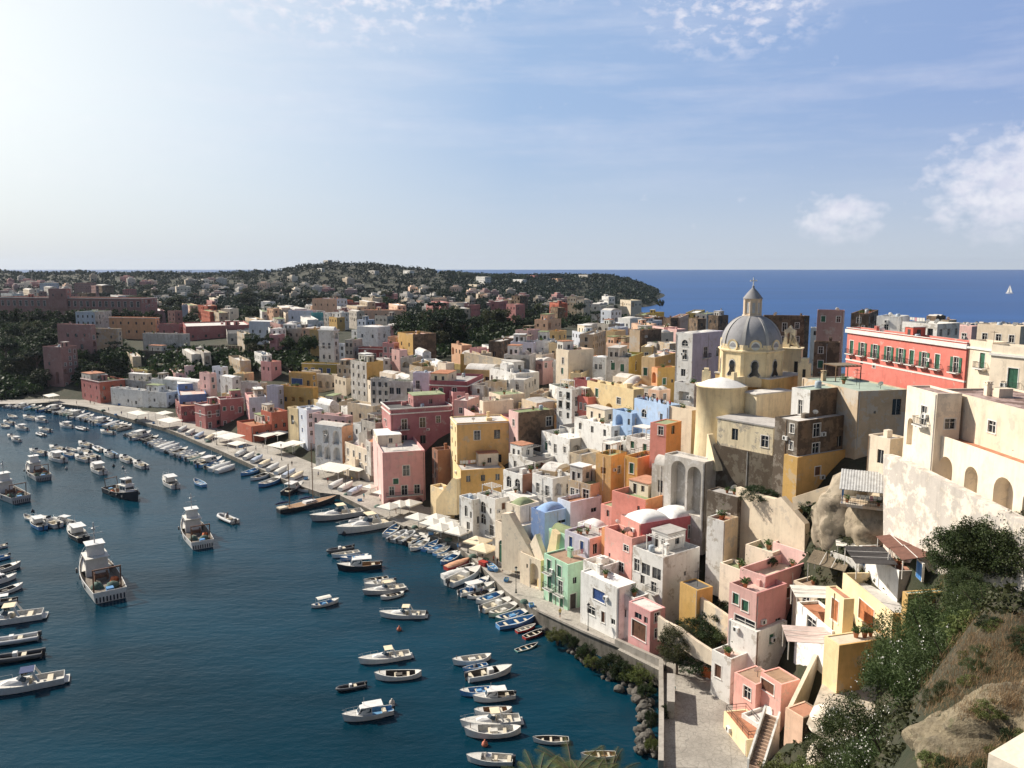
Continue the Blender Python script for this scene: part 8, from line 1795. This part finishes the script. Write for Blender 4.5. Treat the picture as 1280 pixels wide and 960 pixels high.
# --- woodland masses
def woodland(name, polys, n, cl, leaf, mat, seed, per=26, Dfun=None, zlift=.45):
    r2 = np.random.RandomState(seed); P_ = []
    rp = random.Random(seed)
    for poly, m in polys:
        xs = [p[0] for p in poly]; ys = [p[1] for p in poly]; k = 0
        while k < int(n*m):
            x = rp.uniform(min(xs), max(xs)); y = rp.uniform(min(ys), max(ys))
            if inpoly(x, y, poly): P_.append((x, y)); k += 1
    V = []
    for x, y in P_:
        c = Dfun(x, y, rp); V.append((c.x, c.y, c.z, math.sqrt(c.y/400)))
    V = np.array(V); K = len(V); cen = np.repeat(V[:, :3], per, 0); sc = np.repeat(V[:, 3], per)*cl*np.repeat(r2.uniform(.6, 1.4, K), per)
    d = r2.normal(size=(K*per, 3)); d /= np.linalg.norm(d, axis=1)[:, None]; d[:, 2] = np.abs(d[:, 2])*.9-.12; c = cen+d*sc[:, None]*(r2.rand(K*per, 1)**.35)
    a = r2.normal(size=c.shape); a /= np.linalg.norm(a, axis=1)[:, None]; b = np.cross(a, r2.normal(size=c.shape)); b /= np.linalg.norm(b, axis=1)[:, None]
    ls = (np.repeat(V[:, 3], per)*leaf*r2.uniform(.6, 1.3, K*per))[:, None]
    vs = np.stack([c-a*ls, c-b*ls*.6, c+a*ls, c+b*ls*.6], 1).reshape(-1, 3)
    me = bpy.data.meshes.new(name); nf = K*per; me.vertices.add(nf*4); me.vertices.foreach_set('co', vs.ravel()); me.loops.add(nf*4); me.loops.foreach_set('vertex_index', np.arange(nf*4)); me.polygons.add(nf); me.polygons.foreach_set('loop_start', np.arange(nf)*4); me.update(calc_edges=True); me.materials.append(mat)
    return tag(link(name, me), kind='stuff')
def march(x, y, rp, lo=30, hi=130, n=140):
    r = np.array(ray(x, y)); D = np.linspace(lo, hi, n)+rp.uniform(0, .4); t = D/r[1]; z = H+r[2]*t; g = ground_z(np.stack([r[0]*t, D], 1)); k = np.nonzero(g > z)[0]
    return Vector((r[0]*t[k[0]], D[k[0]], z[k[0]]+.15)) if len(k) else Vector((0, 100, -20))
def cliffD(x, y, rp):
    p = march(x, y, rp, 330, 470, 70); p.z += 1.0; return p
def onground(x, y, rp):
    D = DS(x, y); p = atd(x, y, D); z = gz_at(p.x, p.y); return Vector((p.x, p.y, z+1.5))
woodland('cliff_woodland', [([(-5, 503), (52, 494), (54, 436), (92, 405), (130, 396), (130, 389), (0, 388)], 1.2), ([(96, 486), (150, 488), (152, 430), (120, 424), (95, 445)], .5), ([(150, 478), (230, 476), (300, 470), (320, 448), (225, 436), (150, 440)], .35)], 560, 3.2, 1.0, LF, 51, Dfun=cliffD)
woodland('town_woodland', [([(500, 440), (640, 424), (650, 402), (610, 386), (500, 392), (488, 410)], 1), ([(130, 410), (350, 402), (350, 378), (130, 380)], .4), ([(290, 444), (396, 446), (390, 420), (330, 424)], .3), ([(640, 405), (790, 400), (780, 384), (640, 378)], .35)], 520, 3.0, 1.0, LF, 52, Dfun=onground)
def farD(x, y, rp):
    # plant over the real far terrain: choose a distance, keep the azimuth
    l = rp.uniform(math.log(620), math.log(2050)); D = math.exp(l); X = (x-640)/F*D*.99; z = gz_at(X, D); return Vector((X, D, z+1.0))
woodland('hill_woodland', [([(-40, 300), (700, 300), (700, 400), (-40, 400)], 1)], 5200, 3.8, 1.15, LP, 53, per=22, Dfun=farD)
def headD(x, y, rp):
    D = rp.uniform(1050, 1950); X = (x-640)/F*D*.99; z = gz_at(X, D); return Vector((X, D, z+1.0 if z > 1 else -30))
woodland('headland_woodland', [([(560, 300), (822, 300), (822, 400), (560, 400)], 1)], 2200, 3.4, 1.1, LP, 54, per=22, Dfun=headD)
woodland('slope_scrub', [([(1000, 640), (1070, 655), (1135, 735), (1040, 800), (1000, 760)], 1), ([(985, 900), (1140, 880), (1165, 975), (985, 975)], 1.2), ([(900, 640), (1000, 650), (1000, 740), (900, 760)], .6), ([(1150, 735), (1300, 735), (1300, 775), (1150, 775)], .5)], 150, 1.5, .42, LO, 55, per=22, Dfun=march)
# --- dry grass on the ledge and slope
def blades(name, pts, mat, seed, hgt, wdt, per):
    r2 = np.random.RandomState(seed); P_ = np.repeat(np.array(pts), per, 0); n = len(P_); P_[:, :2] += r2.normal(scale=.22, size=(n, 2)); lean = r2.normal(scale=.38, size=(n, 2)); hh = hgt*r2.uniform(.4, 1.3, n); w = wdt*r2.uniform(.6, 1.4, n); an = r2.uniform(0, 6.28, n); dx = np.cos(an)*w; dy = np.sin(an)*w
    tip = P_+np.stack([lean[:, 0]*hh, lean[:, 1]*hh, hh], 1); vs = np.stack([P_-np.stack([dx, dy, 0*dx], 1), P_+np.stack([dx, dy, 0*dx], 1), tip], 1).reshape(-1, 3)
    me = bpy.data.meshes.new(name); me.vertices.add(n*3); me.vertices.foreach_set('co', vs.ravel()); me.loops.add(n*3); me.loops.foreach_set('vertex_index', np.arange(n*3)); me.polygons.add(n); me.polygons.foreach_set('loop_start', np.arange(n)*3); me.update(calc_edges=True); me.materials.append(mat)
    return tag(link(name, me), kind='stuff')
DG = leafmat('grass_dry', (.20, .125, .06), (.36, .25, .13), .15)
r2 = random.Random(61); pts = []
dg = bpy.context.evaluated_depsgraph_get(); dg.update()
for k in range(2300):
    px = r2.uniform(1160, 1310); py = r2.uniform(770, 965)
    o_ = Vector((0, 0, H)); d_ = Vector(ray(px, py)).normalized()
    hit, loc, nor, idx, ob, mtx = scene.ray_cast(dg, o_+d_*5.5, d_, distance=60)
    if hit and ob.name.startswith(('tuff_ledge', 'terrain')) and nor.z > (.8 if ob.name.startswith('tuff') else .2) and loc.y < 52 and (py < 900 or ob.name == 'terrain'): pts.append(tuple(loc-Vector((0, 0, .03))))
GRASS_N = len(pts)
blades('dry_grass', pts or [(0, 5, 40)], DG, 62, .30, .007, 11)
gp = []
for k in range(2600):
    x = r2.uniform(28, 62); y = r2.uniform(58, 92); z = gz_at(x, y); u, v, d = proj((x, y, z))
    if 1175 < u < 1300 and 715 < v < 790: gp.append((x, y, z))
if gp: blades('dry_field_grass', gp, DG, 63, .4, .03, 10)

# mixed tufts on the dry ledge
for i in range(26):
    if not pts: break
    c = pts[r2.randrange(len(pts))]; root = empty('dry_tuft', (c[0], c[1], c[2]-.05), r2.uniform(0, 6)); w_ = r2.uniform(.5, 1.3)
    link('foliage', (BUY[0], OL[2], BU[0])[i % 3], root, (0, 0, 0), 0, (w_*.5, w_*.5, w_*.45)); tag(root, 'small scrubby tuft among the dry grass on the ledge', 'shrub', 'tufts in the dry grass')
# ------------------------------------------------------------------ the rest of the town: houses filling the lanes and the plain
CN = dict(white='white', greywhite='grey-white', cream='cream', sand='beige', palepink='pale pink', pink='pink', ochre='ochre', mustard='mustard', tan='tan', grey='grey', rose='dusky pink', yellow='yellow', bluewhite='bluish white', brown='brown', duskpink='mauve pink', rust='rust red', peach='peach', stone='stone')
STOP = set('with and behind beside above below under at between over by on facing in near among the catching standing squeezed rising next joined left'.split())
def short(lab):
    w = lab.split(); out = []
    for i, t in enumerate(w):
        if i >= 2 and t in STOP: break
        out.append(t)
    return ' '.join(out[:6])
MAIN = [h_ for h_ in HOUSES]
USED = {}
WORDS = ['second ', 'third ', 'fourth ', 'fifth ', 'sixth ', 'seventh ', 'eighth ']
def fill(px, py, hgt_m, wpx, cols, rn, far=False, group=None, roofs=('pale', 'pale', 'white', 'grey', 'terra', 'green', 'brown')):
    D = DS(px, py)*1.015 if not far else DS(px, py)
    p = atd(px, py, D)
    for h_ in HOUSES:
        dd = math.hypot(h_[2].x-p.x, h_[2].y-p.y)
        if dd < (h_[3]*.5+2.4 if not far else h_[3]*.5+3.5): return False
    c = rn.choice(cols); z0 = gz_at(p.x, p.y)
    z1 = p.z+hgt_m; u, yt, _ = proj((p.x, p.y, z1)); w = wpx*rn.uniform(.75, 1.35)
    roof = rn.choice(roofs); top = ('vault' if rn.random() < .6 else 'dome', 'pale', rn.choice([1, 2]), rn.uniform(.8, 1.5)) if rn.random() < .22 else None
    us = sorted(MAIN, key=lambda q: (q[2]-Vector((p.x, p.y, 0))).length)[:2]
    near = us[0]; pos = 'behind' if p.y > near[2].y+5 else 'before' if p.y < near[2].y-5 else 'next to'
    rl = {'pale': 'flat', 'white': 'white-roofed', 'grey': 'grey-roofed', 'terra': 'red-roofed', 'green': 'mossy-roofed', 'brown': 'brown-roofed', 'dark': 'dark-roofed'}[roof] if not top else {'vault': 'barrel-roofed', 'dome': 'domed'}[top[0]]
    sz = 'small' if wpx*w < 0 or hgt_m < 3.2 else 'tall' if hgt_m > 6 else 'plain'
    b = f'{sz} {CN[c]} {rl} house {pos} the {short(near[1])}'
    if b in USED: b = f'{CN[c]} {rl} house between the {short(near[1])} and {short(us[1][1])}'
    n = USED.get(b, 0); USED[b] = n+1
    if n: b = f'{WORDS[min(n-1, 6)]}{b}'
    b = ' '.join(b.split()[:16])
    th = rn.choice([20, 35, 50, 60, 70])
    house(b, c, px, yt, py, px-w*.5, px+w*.5, th, D=D, roof=roof, top=top, group=group, wk='n' if D > 260 else 'w', deep=max(4, p.z-z0+1.5), par=rn.choice([.4, .7, 1.0]), ex=None if D < 420 else rn.choice([[], ['box'], ['hut'], ['dish', 'box']]), W=None)
    return True
rn = random.Random(77); nf = 0
MIDC = ['white', 'white', 'white', 'greywhite', 'cream', 'cream', 'palepink', 'pink', 'ochre', 'yellow', 'tan', 'bluewhite', 'peach']
CN['bluewhite'] = 'bluish white'
def zone(poly, n, hlo, hhi, wp, cols, far=False, group=None, seed=1):
    global nf
    r_ = random.Random(seed); xs = [p[0] for p in poly]; ys = [p[1] for p in poly]; k = 0
    for _ in range(n*14):
        if k >= n: break
        x = r_.uniform(min(xs), max(xs)); y = r_.uniform(min(ys), max(ys))
        if not inpoly(x, y, poly): continue
        if fill(x, y, r_.uniform(hlo, hhi), wp(y), cols, r_, far, group): k += 1; nf += 1
zone([(240, 505), (300, 520), (360, 505), (430, 530), (470, 530), (600, 560), (620, 440), (480, 455), (400, 470), (250, 455)], 62, 2.6, 5.0, lambda y: 22+(y-450)*.1, MIDC, seed=3)
zone([(600, 560), (640, 600), (700, 610), (760, 590), (840, 560), (840, 455), (640, 455), (600, 470)], 54, 2.2, 4.6, lambda y: 25+(y-450)*.1, MIDC, seed=4)
zone([(690, 700), (760, 640), (860, 640), (840, 560), (760, 590), (640, 600), (620, 640)], 22, 2.4, 4.2, lambda y: 38, MIDC, seed=5)
zone([(620, 450), (850, 452), (850, 405), (640, 412)], 30, 3.0, 6.0, lambda y: 27, MIDC+['brown', 'tan', 'grey'], seed=6)
zone([(150, 480), (260, 505), (330, 470), (330, 448), (235, 446), (160, 455)], 30, 3, 5.5, lambda y: 22, ['greywhite', 'sand', 'palepink', 'grey', 'white', 'tan', 'duskpink'], seed=8)
zone([(300, 430), (500, 440), (500, 400), (330, 395)], 26, 3.5, 6.5, lambda y: 24, MIDC+['grey', 'tan', 'bluewhite', 'duskpink'], far=True, seed=9)
FARC = ['duskpink', 'rose', 'tan', 'brown', 'peach', 'greywhite', 'white', 'cream', 'rust', 'bluewhite', 'sand']
zone([(0, 400), (130, 398), (190, 392), (190, 362), (0, 358)], 16, 5, 9, lambda y: 22, FARC, far=True, seed=10)
zone([(380, 398), (640, 398), (800, 406), (790, 384), (640, 382), (400, 384)], 30, 5, 9, lambda y: 20, FARC, far=True, seed=11)
FT = []
def far_block(poly, n, seed):
    r_ = random.Random(seed); xs = [p[0] for p in poly]; ys = [p[1] for p in poly]; k = 0
    while k < n:
        x = r_.uniform(min(xs), max(xs)); y = r_.uniform(min(ys), max(ys))
        if not inpoly(x, y, poly): continue
        k += 1; D = DS(x, y); p = atd(x, y, D); z = gz_at(p.x, p.y); FT.append((p.x, p.y, min(z, p.z)-1, r_.uniform(7, 15)*D/900, r_.uniform(6, 11)*D/900, r_.uniform(5, 9)*(.6+D/1500), r_.uniform(0, 3), r_.randrange(6)))
far_block([(130, 372), (400, 372), (480, 352), (130, 350)], 46, 12); far_block([(380, 384), (640, 384), (780, 384), (740, 372), (640, 362), (480, 358), (400, 370)], 70, 15); far_block([(0, 372), (130, 372), (130, 352), (0, 352)], 26, 16)
q = MB(); fm = [pl(c) for c in ('duskpink', 'tan', 'greywhite', 'rose', 'cream', 'peach')]+[roofm['pale'], M_dark]
for x, y, z, w_, d_, h_, a, m_ in FT:
    Mx = Matrix.Translation((x, y, z)) @ Matrix.Rotation(a, 4, 'Z'); q.box(-w_/2, w_/2, -d_/2, d_/2, -3, h_, m_, 6, Mx); q.box(-w_*.3, w_*.2, -d_*.2, d_*.3, h_, h_+2.2, m_, 6, Mx)
    for k in range(4):
        for j in range(2): q.box(-w_/2+w_*(k+.5)/4-.6, -w_/2+w_*(k+.5)/4+.6, -d_/2-.06, d_/2+.06, h_*(.15+.45*j), h_*(.15+.45*j)+1.6, 7, None, Mx)
tag(q.build('distant_town', fm), kind='stuff')
zone([(190, 402), (480, 404), (480, 384), (190, 386)], 22, 4, 7, lambda y: 18, FARC+['white', 'greywhite'], far=True, seed=17)
zone([(790, 412), (900, 412), (900, 398), (800, 398)], 8, 3, 5, lambda y: 22, ['white', 'greywhite', 'brown', 'tan', 'mustard'], far=True, seed=13)
zone([(1000, 430), (1230, 425), (1230, 405), (1000, 402)], 8, 2, 4, lambda y: 24, ['brown', 'white', 'greywhite', 'duskpink', 'tan'], far=True, seed=14)
# villas on the crest of the hill and headland, planted directly on the ground
def villa(px, D, w, hgt, c, lab, name='villa', tower=False):
    X = (px-640)/F*D*.99; z = gz_at(X, D); u, v, _ = proj((X, D, z)); u2, v2, _ = proj((X, D, z+hgt+1)); wp = w*F/D
    house(lab, c, u, v2, v, u-wp*.7, u+wp*.3, 62 if not tower else 45, D=D, roof='pale', ex=[], wk='n', name=name, cat='villa' if not tower else 'tower', deep=5)
for a in ((410, 1690, 30, 9, 'greywhite', 'pale fortress-like villa on top of the wooded hill'), (402, 1500, 16, 6, 'white', 'white villa just under the hill top'), (468, 1450, 26, 7, 'greywhite', 'pale villa on the flank of the wooded hill'), (512, 1480, 26, 8, 'white', 'white villa where the hill slopes to the plain'), (606, 1350, 34, 14, 'white', 'bright white villa on the ridge by the headland'), (596, 1280, 20, 7, 'cream', 'cream villa just below the bright white villa'), (653, 1380, 24, 8, 'white', 'low white villa on the headland wood edge'), (700, 1500, 20, 6, 'peach', 'peach villa on the headland wood'), (735, 1600, 30, 7, 'greywhite', 'last pale villa on the tip of the headland'), (668, 1560, 24, 6, 'rose', 'red-roofed villa behind the headland pine'),
      (265, 800, 12, 8, 'cream', 'sunlit cream house standing alone in the far trees'), (262, 760, 9, 7, 'rose', 'pinkish house in front of the sunlit cream house'), (20, 850, 40, 9, 'duskpink', 'long hazy block on the far skyline at the picture edge'), (80, 880, 44, 10, 'duskpink', 'hazy flat block on the far skyline beside the tower'), (45, 900, 28, 12, 'duskpink', 'hazy round-roofed hall on the far skyline')): villa(*a)
villa(116, 860, 7, 19, 'duskpink', 'hazy slender bell tower on the far skyline', 'bell_tower', True)
h('long dusky pink institute with a row of arched windows', 'duskpink', 176, 373, 386, -20, 196, 12, D=520, lst=[((k+.5)/24,.18,1.9,3.4,'w') for k in range(24)], cornice=[(.4,.4,.4)], roof='terra', deep=9, W=(110, None), ex=['hut', 'box', 'box']); h('dusky pink attic block on the long pink institute', 'duskpink', 82, 361, 374, 60, 88, 14, D=530, L=(2,1,'n'), roof='terra', ex=[])

print('HOUSES', NHOUSE[0], nf)
